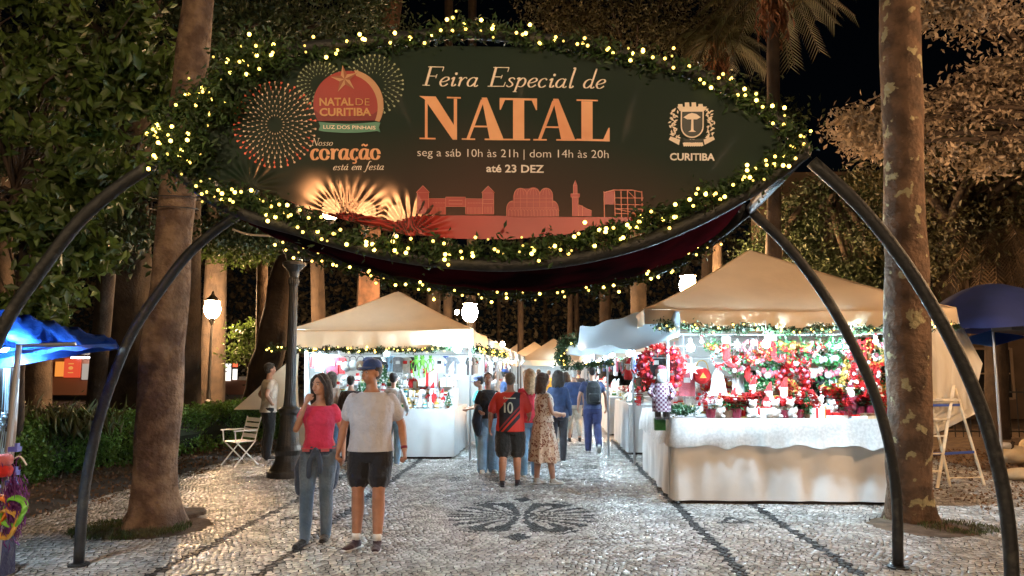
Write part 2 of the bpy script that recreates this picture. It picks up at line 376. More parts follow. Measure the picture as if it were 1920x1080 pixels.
# ---- the two big trunks
tree('pale smooth leaning trunk rising through the left end of the garland', gnd(285, 985), at(388, -160, 8.25), .245, .17, [(tuple(at(330, -420, 8.6)), (2.6, 2.2, 1.2))], m_bark_pale, m_leaf,
     mids=[at(300, 760, 8.25), at(322, 480, 8.25), at(356, 160, 8.25)], rough=.02, flare=.12, nleaf=5000, clump=.4, leafsize=.2)
tree('straight brown trunk with yellow lichen patches in front of the right stall', gnd(1706, 972), at(1686, -160, 8.6), .245, .20, [(tuple(at(1700, -460, 9)), (2.4, 2.4, 1.2))], bark_lichen(), m_leaf_dk,
     mids=[at(1704, 760, 8.6), at(1697, 420, 8.6), at(1689, 60, 8.6)], rough=.014, flare=.07, nleaf=4000, clump=.4, leafsize=.2)
# wire loops round the pale trunk
mb = MB()
for py in (372, 392):
    c = at(329 if py < 380 else 327, py, 8.25); mb.tube([c + Vector((.262 * math.cos(a), .262 * math.sin(a), .03 * math.sin(a * 1))) for a in np.linspace(0, 2 * math.pi, 25)], .006, 5)
tag(mb.obj('tie_wire', mat('wire_dark', (.03, .03, .03), .5)), 'two dark wire loops tied round the pale leaning trunk', 'wire')
# ---- broad-leaved tree at the far left
A = at
def sph(px, py, Y, rx, ry, rz): return (tuple(at(px, py, Y)), (rx, ry, rz))
tree('young broad-leaved tree with fingered leaf sprays over the blue stall', gnd(20, 900), at(30, 330, 9.2), .10, .05,
     [sph(40, 40, 8.6, 1.3, 1, .8), sph(200, 60, 8.8, 1.0, .9, .6), sph(260, 160, 8.4, .5, .6, .4), sph(90, 210, 8.3, .9, .7, .45), sph(180, 330, 8.2, .55, .5, .25), sph(60, 400, 8.2, .6, .5, .3), sph(120, 500, 9, .6, .6, .4), sph(40, 590, 9.4, .5, .5, .3)],
     m_bark_mid, m_leaf, mids=[at(45, 520, 9.2)], nleaf=6200, clump=.13, nclump=120, leafsize=.185, up=(0, -.2, -.5), nlimb=7)
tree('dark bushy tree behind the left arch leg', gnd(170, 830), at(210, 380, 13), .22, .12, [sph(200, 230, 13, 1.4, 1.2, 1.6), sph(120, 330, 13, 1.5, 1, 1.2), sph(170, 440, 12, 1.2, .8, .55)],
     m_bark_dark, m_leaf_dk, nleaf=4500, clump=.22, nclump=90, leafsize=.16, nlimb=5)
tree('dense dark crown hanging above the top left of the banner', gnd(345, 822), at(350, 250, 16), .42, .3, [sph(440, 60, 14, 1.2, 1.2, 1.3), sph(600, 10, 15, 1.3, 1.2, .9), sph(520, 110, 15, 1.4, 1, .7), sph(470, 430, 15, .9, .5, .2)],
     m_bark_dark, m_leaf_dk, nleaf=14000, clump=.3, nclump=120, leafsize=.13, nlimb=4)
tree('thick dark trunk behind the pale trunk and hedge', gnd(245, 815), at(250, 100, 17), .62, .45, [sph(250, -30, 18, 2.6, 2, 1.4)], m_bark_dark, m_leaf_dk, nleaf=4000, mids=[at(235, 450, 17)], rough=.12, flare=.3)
tree('leaning trunk left of the tall iron lamp post', gnd(470, 800), at(585, 300, 20), .42, .30, [sph(640, 80, 22, 3, 2, 2)], m_bark_mid, m_leaf_dk, mids=[at(505, 660, 20), at(545, 470, 20)], nleaf=4000, rough=.06)
tree('slim pale trunk just left of the leaning trunk', gnd(486, 790), at(492, 440, 23), .2, .16, [sph(450, 470, 23, 1.6, 1, .4)], m_bark_pale, m_leaf, nleaf=1800, clump=.3, leafsize=.2, rough=.03)
tree('small leafy tree glowing green beside the far wall lantern', gnd(462, 770), at(468, 690, 26), .08, .06, [sph(470, 650, 26, .6, .5, .9)], m_bark_mid, m_leaf, nleaf=1500, clump=.25, leafsize=.16)
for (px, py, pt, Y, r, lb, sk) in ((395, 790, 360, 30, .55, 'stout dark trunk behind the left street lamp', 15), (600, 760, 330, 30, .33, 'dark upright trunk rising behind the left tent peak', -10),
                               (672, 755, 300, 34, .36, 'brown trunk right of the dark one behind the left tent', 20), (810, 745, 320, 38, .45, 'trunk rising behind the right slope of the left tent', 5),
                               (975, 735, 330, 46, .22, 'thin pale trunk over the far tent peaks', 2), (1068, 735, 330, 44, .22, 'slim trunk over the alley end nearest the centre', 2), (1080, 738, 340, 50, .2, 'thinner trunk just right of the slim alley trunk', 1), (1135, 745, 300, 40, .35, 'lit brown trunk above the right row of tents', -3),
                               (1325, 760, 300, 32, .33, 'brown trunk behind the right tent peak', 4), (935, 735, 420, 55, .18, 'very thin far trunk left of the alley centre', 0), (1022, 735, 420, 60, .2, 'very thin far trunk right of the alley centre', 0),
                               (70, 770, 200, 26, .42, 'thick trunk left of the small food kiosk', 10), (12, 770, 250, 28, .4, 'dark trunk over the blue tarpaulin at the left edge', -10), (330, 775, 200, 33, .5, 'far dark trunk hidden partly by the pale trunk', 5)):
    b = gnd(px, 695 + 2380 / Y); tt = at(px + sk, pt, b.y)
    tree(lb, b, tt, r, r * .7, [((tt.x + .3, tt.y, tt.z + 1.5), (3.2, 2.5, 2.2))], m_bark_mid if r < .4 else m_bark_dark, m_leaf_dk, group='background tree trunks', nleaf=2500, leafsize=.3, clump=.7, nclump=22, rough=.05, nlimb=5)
# crowns that close the view above the banner
tree('feathery dark tree behind the top right of the banner', gnd(1200, 790), at(1190, 120, 27), .3, .2, [sph(1150, 50, 26, 2.2, 1.5, 1.6), sph(1290, 30, 25, 1.8, 1.5, 1.2), sph(1080, 20, 26, 1.5, 1.5, 1)], m_bark_dark, m_leaf_ol, nleaf=9000, clump=.5, nclump=90, leafsize=.16, nlimb=6)
tree('leaning reddish trunk above the banner top', gnd(690, 775), at(745, -60, 30), .45, .42, [sph(760, -150, 30, 4, 3, 2.4)], mat('bark_red', (.17, .085, .05), .9, (.08, .045, .03), 2, 1, 14), m_leaf_dk, mids=[at(700, 300, 30)], nleaf=5000, leafsize=.3, clump=.7)
for (px, lb) in ((838, 'narrow dark trunk directly above the banner crest'), (882, 'second narrow dark trunk right of the banner crest')):
    b = gnd(px, 765); tree(lb, b, at(px + 4, -40, b.y), .22, .18, [((at(px, -120, b.y).x, b.y, at(px, -120, b.y).z), (3, 2.5, 2))], m_bark_dark, m_leaf_dk, group='narrow trunks above the banner', nleaf=3000, leafsize=.3, clump=.7)
# ivy tower and darker masses right of the banner
tree('ivy-covered dark tree behind the right tent', gnd(1550, 800), at(1560, 330, 21), .4, .3, [sph(1560, 430, 21, 1.7, 1.2, 1.7), sph(1480, 520, 22, 1.4, 1, 1.4), sph(1620, 560, 21, 1.3, 1, 1.3)], m_bark_dark, m_leaf_dk, nleaf=22000, clump=.35, nclump=120, leafsize=.13, nlimb=3)
m_husk = mat('husk', (.30, .12, .055), .9, (.14, .06, .03), 4, 1, 20)
def palm(label, px, Y, pt, r, group=None, nf=46, husk=True, lean=0, skirt=False):
    b = gnd(px - lean, 695 + 2380 / Y); top = at(px, pt, b.y); t = empty('palm_tree', b, 0, label, 'palm tree', group)
    obj('trunk', trunk_mesh([Vector((0, 0, -.05)), (top - b) * .5, top - b], [r, r * .8, r * .75], rough=.02, n=14), m_bark_mid, t)
    h = top - b; mb = MB(); V, Fc = [], []
    for k in range(nf):
        a = RNG.uniform(0, 2 * math.pi); el = RNG.uniform(-.2, 1.2) if not skirt else RNG.uniform(-1.3, 1.1); L = RNG.uniform(1.5, 2.1)
        P = [h + Vector((math.cos(a) * L * s * math.cos(el), math.sin(a) * L * s * math.cos(el), L * (s * math.sin(el) - s * s * .75))) for s in np.linspace(.05, 1, 6)]
        mb.tube(P, .012, 4)
        for i in range(1, 6):
            for q in np.linspace(0, 1, 7)[:-1]:
                c = P[i - 1].lerp(P[i], q); d = (P[i] - P[i - 1]).normalized(); sd = d.cross(Vector((0, 0, 1))).normalized()
                for s in (-1, 1):
                    e = c + (sd * s + d * .7 + Vector((0, 0, -.55))).normalized() * .42; w = d * .022; m_ = len(V); V += [c - w, e, c + w]; Fc.append((m_, m_ + 1, m_ + 2))
    mb.obj('frond_stems', m_bark_mid, t); obj('fronds', npmesh('fronds', [tuple(v) for v in V], Fc), m_palm if not skirt else mat('dead_frond', (.17, .11, .06), .8, (.10, .07, .04), 1, island=.4), t)
    if husk:
        C = RNG.normal(size=(260, 3)) * [r * .9, r * .9, .3] + [h.x, h.y, h.z - .75]; hk = obj('husk', leaf_mesh('husk', C, .28, spread=.3, up=(0, 0, 1), wid=.25), m_husk, t); hk['kind'] = 'stuff'
    return t
palm('slender palm with red husk above the right end of the garland', 1450, 17, -30, .2)
palm('lower palm whose reddish trunk shows over the garland', 1345, 21, 70, .16, nf=40)
palm('palm with a skirt of dead fronds behind the blue umbrella', 1868, 19, 400, .3, skirt=True, nf=80, husk=False)
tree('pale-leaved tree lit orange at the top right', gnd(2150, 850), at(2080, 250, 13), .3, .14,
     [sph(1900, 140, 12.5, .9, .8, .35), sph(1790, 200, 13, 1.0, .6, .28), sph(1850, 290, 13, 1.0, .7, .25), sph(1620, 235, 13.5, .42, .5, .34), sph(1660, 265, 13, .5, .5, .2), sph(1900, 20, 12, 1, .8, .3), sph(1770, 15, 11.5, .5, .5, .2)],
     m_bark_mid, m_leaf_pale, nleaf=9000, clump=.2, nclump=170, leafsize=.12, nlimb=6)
tree('big olive tree in the dark behind the pale leaves', gnd(1760, 800), at(1780, 400, 19), .35, .25, [sph(1800, 330, 19, 2.3, 1.5, 1.3), sph(1900, 250, 20, 2, 1.5, 1.8), sph(1740, 450, 20, 1.2, 1, 1)], m_bark_dark, m_leaf_ol, nleaf=16000, clump=.4, nclump=120, leafsize=.15, nlimb=5)
# far woods
N = 150000; C = np.stack([RNG.uniform(-85, 85, N), RNG.uniform(52, 66, N), RNG.uniform(0, 1, N) ** .8 * 24], 1)
hh = 17 + 5 * np.sin(C[:, 0] * .21) + 3 * np.sin(C[:, 0] * .57 + 1); C = C[(C[:, 2] < hh)]
o = obj('woods', leaf_mesh('woods', C, .42, wid=.6), mat('leaf_far', (.085, .065, .035), .7, (.05, .045, .025), .3, island=.4)); tag(o, 'dark woods closing the far end of the square', 'woods', kind='stuff')
# undergrowth behind the hedge
N = 16000; C = np.stack([RNG.uniform(-17, -7.9, N), RNG.uniform(11, 25, N), np.abs(RNG.normal(0, .28, N))], 1)
o = obj('undergrowth', leaf_mesh('undergrowth', C, .16, up=(0, 0, .6), spread=.7, wid=.3), m_leaf_dk); tag(o, 'dark low plants in the bed behind the hedge', 'undergrowth', kind='stuff')
N = 420; C = RNG.normal(size=(N, 3)) * [.35, .35, .1] + [*at(130, 800, 12.3)[:2], .85]
tag(obj('strappy_plant', leaf_mesh('strappy_plant', C, .36, up=(0, 0, 1.2), spread=.6, wid=.07), m_grass), 'clump of long strappy leaves rising over the hedge', 'plant', kind='stuff')
# hedge
hp = [gnd(20, 915), gnd(160, 880), gnd(300, 862), gnd(440, 832), gnd(520, 822)]
hs = smooth_path(hp, 12); h = empty('hedge', hp[0], 0, 'clipped green box hedge running along the path on the left', 'hedge')
m_hedge = mat('hedge_leaf', (.13, .25, .045), .5, (.08, .16, .028), 2.2, island=.5, trans=.25)
core = MB(); core.tube([p - hp[0] + Vector((-.3, .2, .4)) for p in hs], [(.38, .36)] * len(hs), 8); core.obj('dark_filler', mat('hedge_core', (.018, .022, .008), .95), h)  # solid dark core added inside so the hedge is not see-through
N = 26000; tt = RNG.uniform(0, len(hs) - 1.001, N); ii = tt.astype(int); fr = (tt - ii)[:, None]; HP = np.array([tuple(p) for p in hs]); C = HP[ii] * (1 - fr) + HP[ii + 1] * fr - np.array(hp[0])
sd = RNG.uniform(0, 1, N); side = sd < .5
oy = np.where(side, RNG.normal(-.08, .05, N), RNG.uniform(-.1, .85, N)); oz = np.where(side, RNG.uniform(.02, .84, N), RNG.normal(.84, .05, N))
bump = .07 * np.sin(C[:, 0] * 5 + oz * 6) + .05 * np.sin(C[:, 1] * 4.1)
C[:, 0] += -oy * .75 + bump; C[:, 1] += oy * .5; C[:, 2] = oz + .05 * np.sin(tt * 3.1) + .03 * np.sin(tt * 7.7)
obj('foliage', leaf_mesh('foliage', C, .062, wid=.7), m_hedge, h)

# ================================================================== STREET LAMPS
m_iron = mat('black_iron', (.022, .022, .022), .45, (.04, .035, .03), 8, .3, 60, spec=.6)
WARM = (1.0, .57, .25)
def lampmat(name, col, s):
    m = mat(name, (0, 0, 0), .4); b = m.node_tree.nodes['Principled BSDF']; b.inputs['Emission Color'].default_value = (*col, 1); b.inputs['Emission Strength'].default_value = s; return m
m_lampglow = lampmat('lamp_glow', WARM, 1150)
m_lamphid = lampmat('lamp_glow_near', (1, .66, .40), 520)
m_lampside = lampmat('lamp_glow_side', (1, .60, .31), 620)
m_lampleft = lampmat('lamp_glow_left', (1, .72, .42), 620)
m_lamppost = lampmat('lamp_glow_post', WARM, 52)
m_lampfar = lampmat('lamp_glow_far', (1, .60, .30), 500)
m_lampmid = lampmat('lamp_glow_mid', (1, .6, .3), 1000)
def lantern(mb_, glow_mb, c, s=1.0):
    c = Vector(c)
    glow_mb.rings([(c.z - .172 * s, .07 * s, .07 * s), (c.z - .13 * s, .12 * s, .12 * s), (c.z - .05 * s, .16 * s, .16 * s), (c.z + .04 * s, .172 * s, .172 * s), (c.z + .12 * s, .15 * s, .15 * s), (c.z + .18 * s, .10 * s, .10 * s), (c.z + .2 * s, .06 * s, .06 * s)], 12, c=(c.x, c.y))
    mb_.rings([(c.z - .30 * s, .03 * s, .03 * s), (c.z - .22 * s, .06 * s, .06 * s), (c.z - .175 * s, .085 * s, .085 * s)], 10, c=(c.x, c.y))
    for k in range(4): a = .785 + k * 1.571; ca, sa = math.cos(a), math.sin(a); mb_.tube([(c.x + .088 * s * ca, c.y + .088 * s * sa, c.z - .18 * s), (c.x + .185 * s * ca, c.y + .185 * s * sa, c.z + .02 * s), (c.x + .16 * s * ca, c.y + .16 * s * sa, c.z + .21 * s)], .006 * s, 4)
    mb_.rings([(c.z + .205 * s, .17 * s, .17 * s), (c.z + .25 * s, .13 * s, .13 * s), (c.z + .32 * s, .05 * s, .05 * s), (c.z + .42 * s, .012 * s, .012 * s)], 10, c=(c.x, c.y))
def street_lamp(base, zs, label, arms=((0, 0),), glow=None, s=1.0, group='lit street lamps', r=.05):
    """zs: height of the lantern"""
    t = empty('street_lamp', base, 0, label, 'street lamp', group); z = zs
    p = MB(); p.rings([(0, .2, .2), (.08, .2, .2), (.1, .14, .14), (.5, .12, .12), (.6, .15, .15), (.66, .08, .08), (1.0, r * 1.2, r * 1.2), (z - .5, r * .8, r * .8), (z - .42, r * 1.4, r * 1.4), (z - .36, r, r), (z - .3, r * .6, r * .6)], 12)
    for (ax, ay) in arms:
        if ax or ay: p.tube(smooth_path([(0, 0, z - .55), (ax * .5, ay * .5, z - .62), (ax, ay, z - .5), (ax, ay, z - .28)], 5), .018, 6)
    p.obj('pole', m_iron, t)
    for (ax, ay) in arms:
        a, g = MB(), MB(); lantern(a, g, (ax, ay, z), s); la = a.obj('lantern', m_iron, t); g.obj('glass', glow or m_lampfar, la, smooth=True)
    return t
def lamp_px(px, py, Y, label, **k):
    p = at(px, py, Y); return street_lamp((p.x, p.y, 0), p.z, label, **k)
lamp_px(398, 582, 27, 'glowing street lamp between the dark trunks on the left', s=1.7, glow=m_lampmid)
lamp_px(483, 628, 34, 'small lit lantern beside the leaning trunk', s=.7)
lamp_px(881, 588, 27, 'bright street lamp behind the right slope of the left tent', s=1.7, glow=m_lampmid)
lamp_px(857, 586, 36, 'thin distant lamp just left of the bright one', s=.6)
lamp_px(934, 646, 42, 'far twin lamp over the left row of tents', arms=((-.18, 0), (.24, 0)), s=.8)
lamp_px(1290, 537, 20, 'brightest street lamp beside the left slope of the right tent', s=1.35, glow=m_lampglow)
lamp_px(1858, 642, 21, 'round warm lamp under the edge of the blue umbrella', s=.55)
# square lamps behind and beside the viewer that light the arch, the trunks and the tents
street_lamp((3.0, -9.0, 0), 6.0, 'tall park lamp standing behind the viewer', glow=m_lamphid, s=1.5, arms=((-.6, 0), (.6, 0)))
street_lamp((-5.6, -3.0, 0), 4.6, 'park lamp on the left behind the viewer', glow=m_lampleft, s=1.05)
street_lamp((9.2, 7.0, 0), 4.6, 'park lamp on the right beyond the arch', glow=m_lampside, s=1.25)

# big ornate lamp post at the left, lanterns hidden behind the banner
def big_post():
    b = gnd(539, 893); t = empty('lamp_post', b, 0, 'tall black ornate iron lamp post beside the walking woman', 'lamp post')
    k = 12; ped = MB(); ped.rings([(0, .33, .33), (.09, .33, .33), (.11, .29, .29), (.17, .25, .25), (.24, .21, .21), (.34, .2, .2), (.42, .23, .23), (.5, .19, .19), (.72, .155, .155), (.98, .145, .145), (1.02, .17, .17), (1.08, .17, .17), (1.12, .12, .12)], 24)
    ped.obj('pedestal', m_iron, t)
    V = MB(); n = 32
    secs = [(1.1, .11), (1.2, .095), (1.4, .085), (3.1, .068), (3.14, .09), (3.2, .09), (3.25, .07)]
    vs = []; fs = []
    for z, r in secs:
        for q in range(n): w = 2 * math.pi * q / n; rr = r * (1 - (.09 if q % 2 else 0)); vs.append((rr * math.cos(w), rr * math.sin(w), z))
    for i in range(len(secs) - 1):
        for q in range(n): fs.append((i * n + q, i * n + (q + 1) % n, (i + 1) * n + (q + 1) % n, (i + 1) * n + q))
    V.add(vs, fs); V.obj('shaft', m_iron, t)
    cp = MB(); cp.rings([(3.25, .07, .07), (3.34, .09, .09), (3.42, .16, .16), (3.45, .19, .19), (3.49, .19, .19), (3.52, .12, .12), (3.62, .15, .15), (3.7, .2, .2), (3.74, .2, .2), (3.78, .12, .12), (4.5, .05, .05)], 20)
    cp.obj('capital', m_iron, t)
    for i, (ax, ay) in enumerate(((.62, -.1), (1.25, -.2), (1.72, -.1))):
        z = (4.36, 4.28, 4.24)[i]
        a, g = MB(), MB()
        if ax or ay: a.tube(smooth_path([(0, 0, 3.7), (ax * .4, ay * .4, 3.55), (ax * .9, ay * .9, z - .45), (ax, ay, z - .25)], 6), .025, 6)
        lantern(a, g, (ax, ay, z), .92); la = a.obj('lantern', m_iron, t); g.obj('glass', m_lamppost, la, smooth=True)
    return t
big_post()
p = gnd(539, 893); mb = MB(); P = [at(436, 430, 11), at(470, 440, 11), at(530, 443, 11)]; mb.tube(smooth_path(P, 6), .016, 6)  # pale tube added in place of a glowing arc left of the post
tag(mb.obj('glow_arc', mat('glow_arc_pale', (.75, .6, .45), .4)), 'pale tube in place of a glowing arc beside the lamp post', 'glow_arc')
# ================================================================== ENTRANCE ARCH
YA, KA, DB = 5.15, .03, 1.6
def wr(x, z):
    w = .004 * math.sin(x * 5.1 + z * 3) + .003 * math.sin(z * 9 - x * 2.2)
    for (tx, tz, am, kk) in TIES:
        r = math.hypot(x - tx, z - tz)
        if r < .55: an = math.atan2(z - tz, x - tx); w += am * math.cos(an * kk) * math.exp(-((r - .09) / .13) ** 2) * (r > .015)
    return w
TIES = []
def pl(px, py, off=0.0, wrk=True):
    d = ray(px, py); t = (YA + KA * 0) / (d.y - KA * d.x); q = CAMP + d * t
    if wrk: q = q + Vector((0, wr(q.x, q.z), 0))
    q = q + Vector((0, -off, 0)); return q
for (tx, ty, am, kk) in ((470, 350, .013, 14), (650, 412, .034, 26), (768, 441, .034, 24)):
    q = pl(tx, ty, 0, False); TIES.append((q.x, q.z, am, kk))
def plane(px, py, off=0): return pl(px, py, off, False)
LEG_L = [(148, 1050), (155, 950), (165, 880), (185, 790), (215, 700), (250, 620), (300, 545), (350, 480), (400, 435), (457, 396)]
LEG_R = [(1683, 1045), (1682, 950), (1672, 860), (1650, 770), (1620, 690), (1580, 610), (1530, 530), (1470, 455), (1405, 394)]
def plB(px, py):
    d = ray(px, py); t = (YA + DB) / (d.y - KA * d.x); return CAMP + d * t
UP = [(290, 258), (330, 215), (390, 160), (470, 115), (560, 92), (700, 78), (850, 62), (1000, 72), (1150, 98), (1290, 135), (1400, 185), (1470, 235), (1510, 284)]
LO = [(290, 258), (330, 312), (400, 372), (480, 408), (560, 430), (640, 455), (740, 478), (850, 492), (960, 496), (1080, 484), (1200, 455), (1300, 415), (1400, 362), (1470, 315), (1510, 284)]
m_pipe = mat('arch_paint', (.018, .020, .022), .55, (.06, .06, .056), 9, .5, 30, spec=.4, mix=(.55, .75))
ar = empty('entrance_arch', (0, YA, 0), 0, 'black steel tube entrance arch spanning the paved alley', 'arch')
O = Vector((0, YA, 0)); sh = Vector((0, -DB, 0)); r_ = .045
def part_tube(name, P, r=r_, m=None, n=12): mb = MB(); mb.tube([p - O for p in P], r, n, ref=Vector((0, 1, 0))); return mb.obj(name, m or m_pipe, ar, smooth=True)
lgl = smooth_path([plB(*p) for p in LEG_L], 4); lgr = smooth_path([plB(*p) for p in LEG_R], 4)
lgl[0].z = -.02; lgr[0].z = -.02
up = smooth_path([plane(*p) for p in UP], 5); lo = smooth_path([plane(*p) for p in LO], 5)
part_tube('leg', lgl); part_tube('leg', lgr); part_tube('leg', [p + sh for p in lgl]); part_tube('leg', [p + sh for p in lgr])
part_tube('upper_tube', up, .045); part_tube('lower_tube', lo, .05)
bs = Vector((0, DB, -.12)); loB = [p + bs for p in lo]
LOB = [(457, 396), (500, 428), (560, 458), (640, 488), (740, 517), (850, 538), (960, 548), (1080, 541), (1200, 517), (1300, 474), (1405, 394)]
lob = smooth_path([plB(*p) for p in LOB], 5); upb = [p + Vector((0, DB, -.1)) for p in up]
part_tube('lower_tube', lob, .045); part_tube('upper_tube', upb, .04)
for a, b in ((plane(*UP[0]), plB(457, 396)), (plane(*UP[-1]), plB(1405, 394))): part_tube('cross_tube', [a, b], .045)
for i in range(6):  # struts between front and back lenses
    f = (i + 1) / 7; a = up[int(f * (len(up) - 1))]; part_tube('cross_tube', [a, a + Vector((0, DB, -.1))], .02)
for q in (lgl, lgr):
    for s in (Vector((0, 0, 0)), sh):
        mb = MB(); c = q[0] + s - O; mb.rings([(0, .09, .09), (.012, .09, .09), (.014, .06, .06), (.02, .06, .06)], 14, c=(c.x, c.y)); mb.obj('foot_plate', m_pipe, ar)
# dark red cloth stretched under the frame between front and back lower tubes
mb = MB(); n = 40; vs = []
for i in range(n + 1):
    f = .12 + .76 * i / n; a = lo[int(f * (len(lo) - 1))]; b = lob[int(min(max((f - .05) / .9, 0), 1) * (len(lob) - 1))]
    for k in range(5): q = a.lerp(b, .05 + .9 * k / 4); q.z -= .05 * math.sin(math.pi * k / 4) + .01 * math.sin(i * 1.7); vs.append(q - O)
mb.add(vs, [(i * 5 + k, i * 5 + k + 1, (i + 1) * 5 + k + 1, (i + 1) * 5 + k) for i in range(n) for k in range(4)])
mb.obj('underside_cloth', mat('cloth_maroon', (.055, .006, .010), 1.0, (.010, .005, .006), 1.5, spec=0), ar, smooth=True)

# ------------------------------------------------------------------ banner
ba = empty('banner', (0, YA, 0), 0, 'eye-shaped dark printed Christmas fair banner filling the arch', 'banner')
BT = [(330, 268), (370, 200), (420, 150), (500, 112), (600, 100), (700, 92), (850, 86), (1000, 90), (1150, 112), (1280, 145), (1380, 190), (1445, 235), (1470, 280)]
BB = [(330, 270), (380, 330), (440, 352), (470, 352), (520, 368), (580, 393), (650, 413), (700, 428), (768, 442), (860, 448), (960, 449), (1060, 440), (1120, 425), (1240, 405), (1330, 370), (1420, 320), (1470, 283)]
def lerpP(P, x):
    for i in range(len(P) - 1):
        if P[i][0] <= x <= P[i + 1][0]:
            t = (x - P[i][0]) / max(1e-6, P[i + 1][0] - P[i][0]); return P[i][1] * (1 - t) + P[i + 1][1] * t
    return P[-1][1]
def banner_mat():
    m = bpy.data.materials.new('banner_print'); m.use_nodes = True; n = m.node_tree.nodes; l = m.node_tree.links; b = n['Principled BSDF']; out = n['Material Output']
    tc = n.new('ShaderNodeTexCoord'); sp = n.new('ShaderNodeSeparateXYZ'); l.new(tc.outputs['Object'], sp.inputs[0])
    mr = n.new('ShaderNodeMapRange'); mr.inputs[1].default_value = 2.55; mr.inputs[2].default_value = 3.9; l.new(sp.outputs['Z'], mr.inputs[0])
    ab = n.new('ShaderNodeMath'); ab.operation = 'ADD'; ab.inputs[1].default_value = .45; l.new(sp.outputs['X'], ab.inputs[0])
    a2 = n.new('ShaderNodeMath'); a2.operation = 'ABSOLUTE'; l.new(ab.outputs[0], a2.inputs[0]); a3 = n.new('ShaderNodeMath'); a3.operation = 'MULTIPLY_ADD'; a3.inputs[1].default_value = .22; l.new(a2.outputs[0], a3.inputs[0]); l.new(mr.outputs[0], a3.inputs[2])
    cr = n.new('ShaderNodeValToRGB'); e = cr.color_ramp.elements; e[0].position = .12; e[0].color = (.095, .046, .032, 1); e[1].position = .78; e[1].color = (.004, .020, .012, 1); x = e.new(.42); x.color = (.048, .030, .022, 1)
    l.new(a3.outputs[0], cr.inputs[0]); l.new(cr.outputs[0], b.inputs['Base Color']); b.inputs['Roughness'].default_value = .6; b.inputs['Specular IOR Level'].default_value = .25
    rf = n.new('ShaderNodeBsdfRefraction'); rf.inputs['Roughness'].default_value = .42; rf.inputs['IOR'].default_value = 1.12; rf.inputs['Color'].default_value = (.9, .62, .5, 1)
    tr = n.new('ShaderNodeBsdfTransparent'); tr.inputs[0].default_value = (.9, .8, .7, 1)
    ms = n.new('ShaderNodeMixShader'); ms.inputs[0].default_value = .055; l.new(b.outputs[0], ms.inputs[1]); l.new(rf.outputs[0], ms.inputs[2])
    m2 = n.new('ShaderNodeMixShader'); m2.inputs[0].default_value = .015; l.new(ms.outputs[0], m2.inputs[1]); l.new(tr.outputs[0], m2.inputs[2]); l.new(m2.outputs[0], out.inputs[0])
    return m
def pgrid(name, x0, x1, ftop, fbot, nx, ny, off, m, parent):
    vs = []
    for i in range(nx + 1):
        x = x0 + (x1 - x0) * i / nx; t, b = ftop(x), fbot(x)
        for j in range(ny + 1): vs.append(pl(x, b + (t - b) * j / ny, off) - O)
    fs = [(i * (ny + 1) + j, (i + 1) * (ny + 1) + j, (i + 1) * (ny + 1) + j + 1, i * (ny + 1) + j + 1) for i in range(nx) for j in range(ny)]
    return obj(name, npmesh(name, [tuple(v) for v in vs], fs, smooth=True), m, parent)
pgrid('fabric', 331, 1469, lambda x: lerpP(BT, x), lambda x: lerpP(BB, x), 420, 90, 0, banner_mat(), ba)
m_red = mat('print_red', (.42, .045, .035), .42, (.34, .035, .03), 2); m_redl = mat('print_redline', (.62, .17, .10), .45); m_cop = mat('print_copper', (.75, .30, .12), .45, (.88, .45, .22), 2.2, mix=(.35, .65))
m_cream = mat('print_cream', (.90, .76, .62), .5); m_white = mat('print_white', (.86, .78, .72), .5); m_gold = mat('print_gold', (.62, .32, .12), .4); m_ribbon = mat('print_green', (.10, .28, .20), .5); m_dot = mat('print_dot', (.90, .62, .42), .5); m_dotr = mat('print_dotred', (.95, .18, .09), .5); m_dred = mat('print_darkred', (.22, .02, .02), .5); m_tan = mat('print_tan', (.55, .30, .16), .5)
bt = lambda x: min(lerpP([(545, 396), (600, 402), (660, 398), (740, 415), (780, 405), (900, 404), (1060, 407), (1200, 408), (1245, 405)], x), lerpP(BB, x) - .5)
pgrid('red_print', 546, 1235, bt, lambda x: lerpP(BB, x), 260, 14, .003, m_red, ba)
# ---- flat print helpers, in photo pixels on the banner's plane
class PM:
    def __init__(s, off=.006): s.mb = MB(); s.off = off; s.k = 0
    def poly(s, pts):
        s.k += 1; o = s.off + .00012 * (s.k % 12); s.mb.add([pl(x, y, o) - O for x, y in pts], [tuple(range(len(pts)))]); return s
    def line(s, pts, w, w2=None, closed=False):
        """nib stroke: w for upright strokes, w2 for level ones"""
        w2 = w if w2 is None else w2; n = len(pts); L, Rr = [], []
        for i, (x, y) in enumerate(pts):
            if closed: a = pts[(i - 1) % n]; b = pts[(i + 1) % n]
            else: a = pts[max(i - 1, 0)]; b = pts[min(i + 1, n - 1)]
            tx, ty = b[0] - a[0], b[1] - a[1]; ln = math.hypot(tx, ty) or 1; tx /= ln; ty /= ln
            h = .5 * math.hypot(w * ty, w2 * tx); L.append((x - ty * h, y + tx * h)); Rr.append((x + ty * h, y - tx * h))
        s.k += 1; o = s.off + .00012 * (s.k % 12); vs = [pl(x, y, o) - O for x, y in L + Rr]
        fs = [(i, i + 1, n + i + 1, n + i) for i in range(n - 1)] + ([(n - 1, 0, n, 2 * n - 1)] if closed else [])
        s.mb.add(vs, fs); return s
    def obj(s, name, m, parent=None): return s.mb.obj(name, m, parent or ba)
def cr(pts, n=6): return [(p.x, p.y) for p in smooth_path([(x, y, 0) for x, y in pts], n)]
def ell(cx, cy, rx, ry, a0=0, a1=360, n=20): return [(cx + rx * math.cos(R(a0 + (a1 - a0) * i / n)), cy + ry * math.sin(R(a0 + (a1 - a0) * i / n))) for i in range(n + 1)]
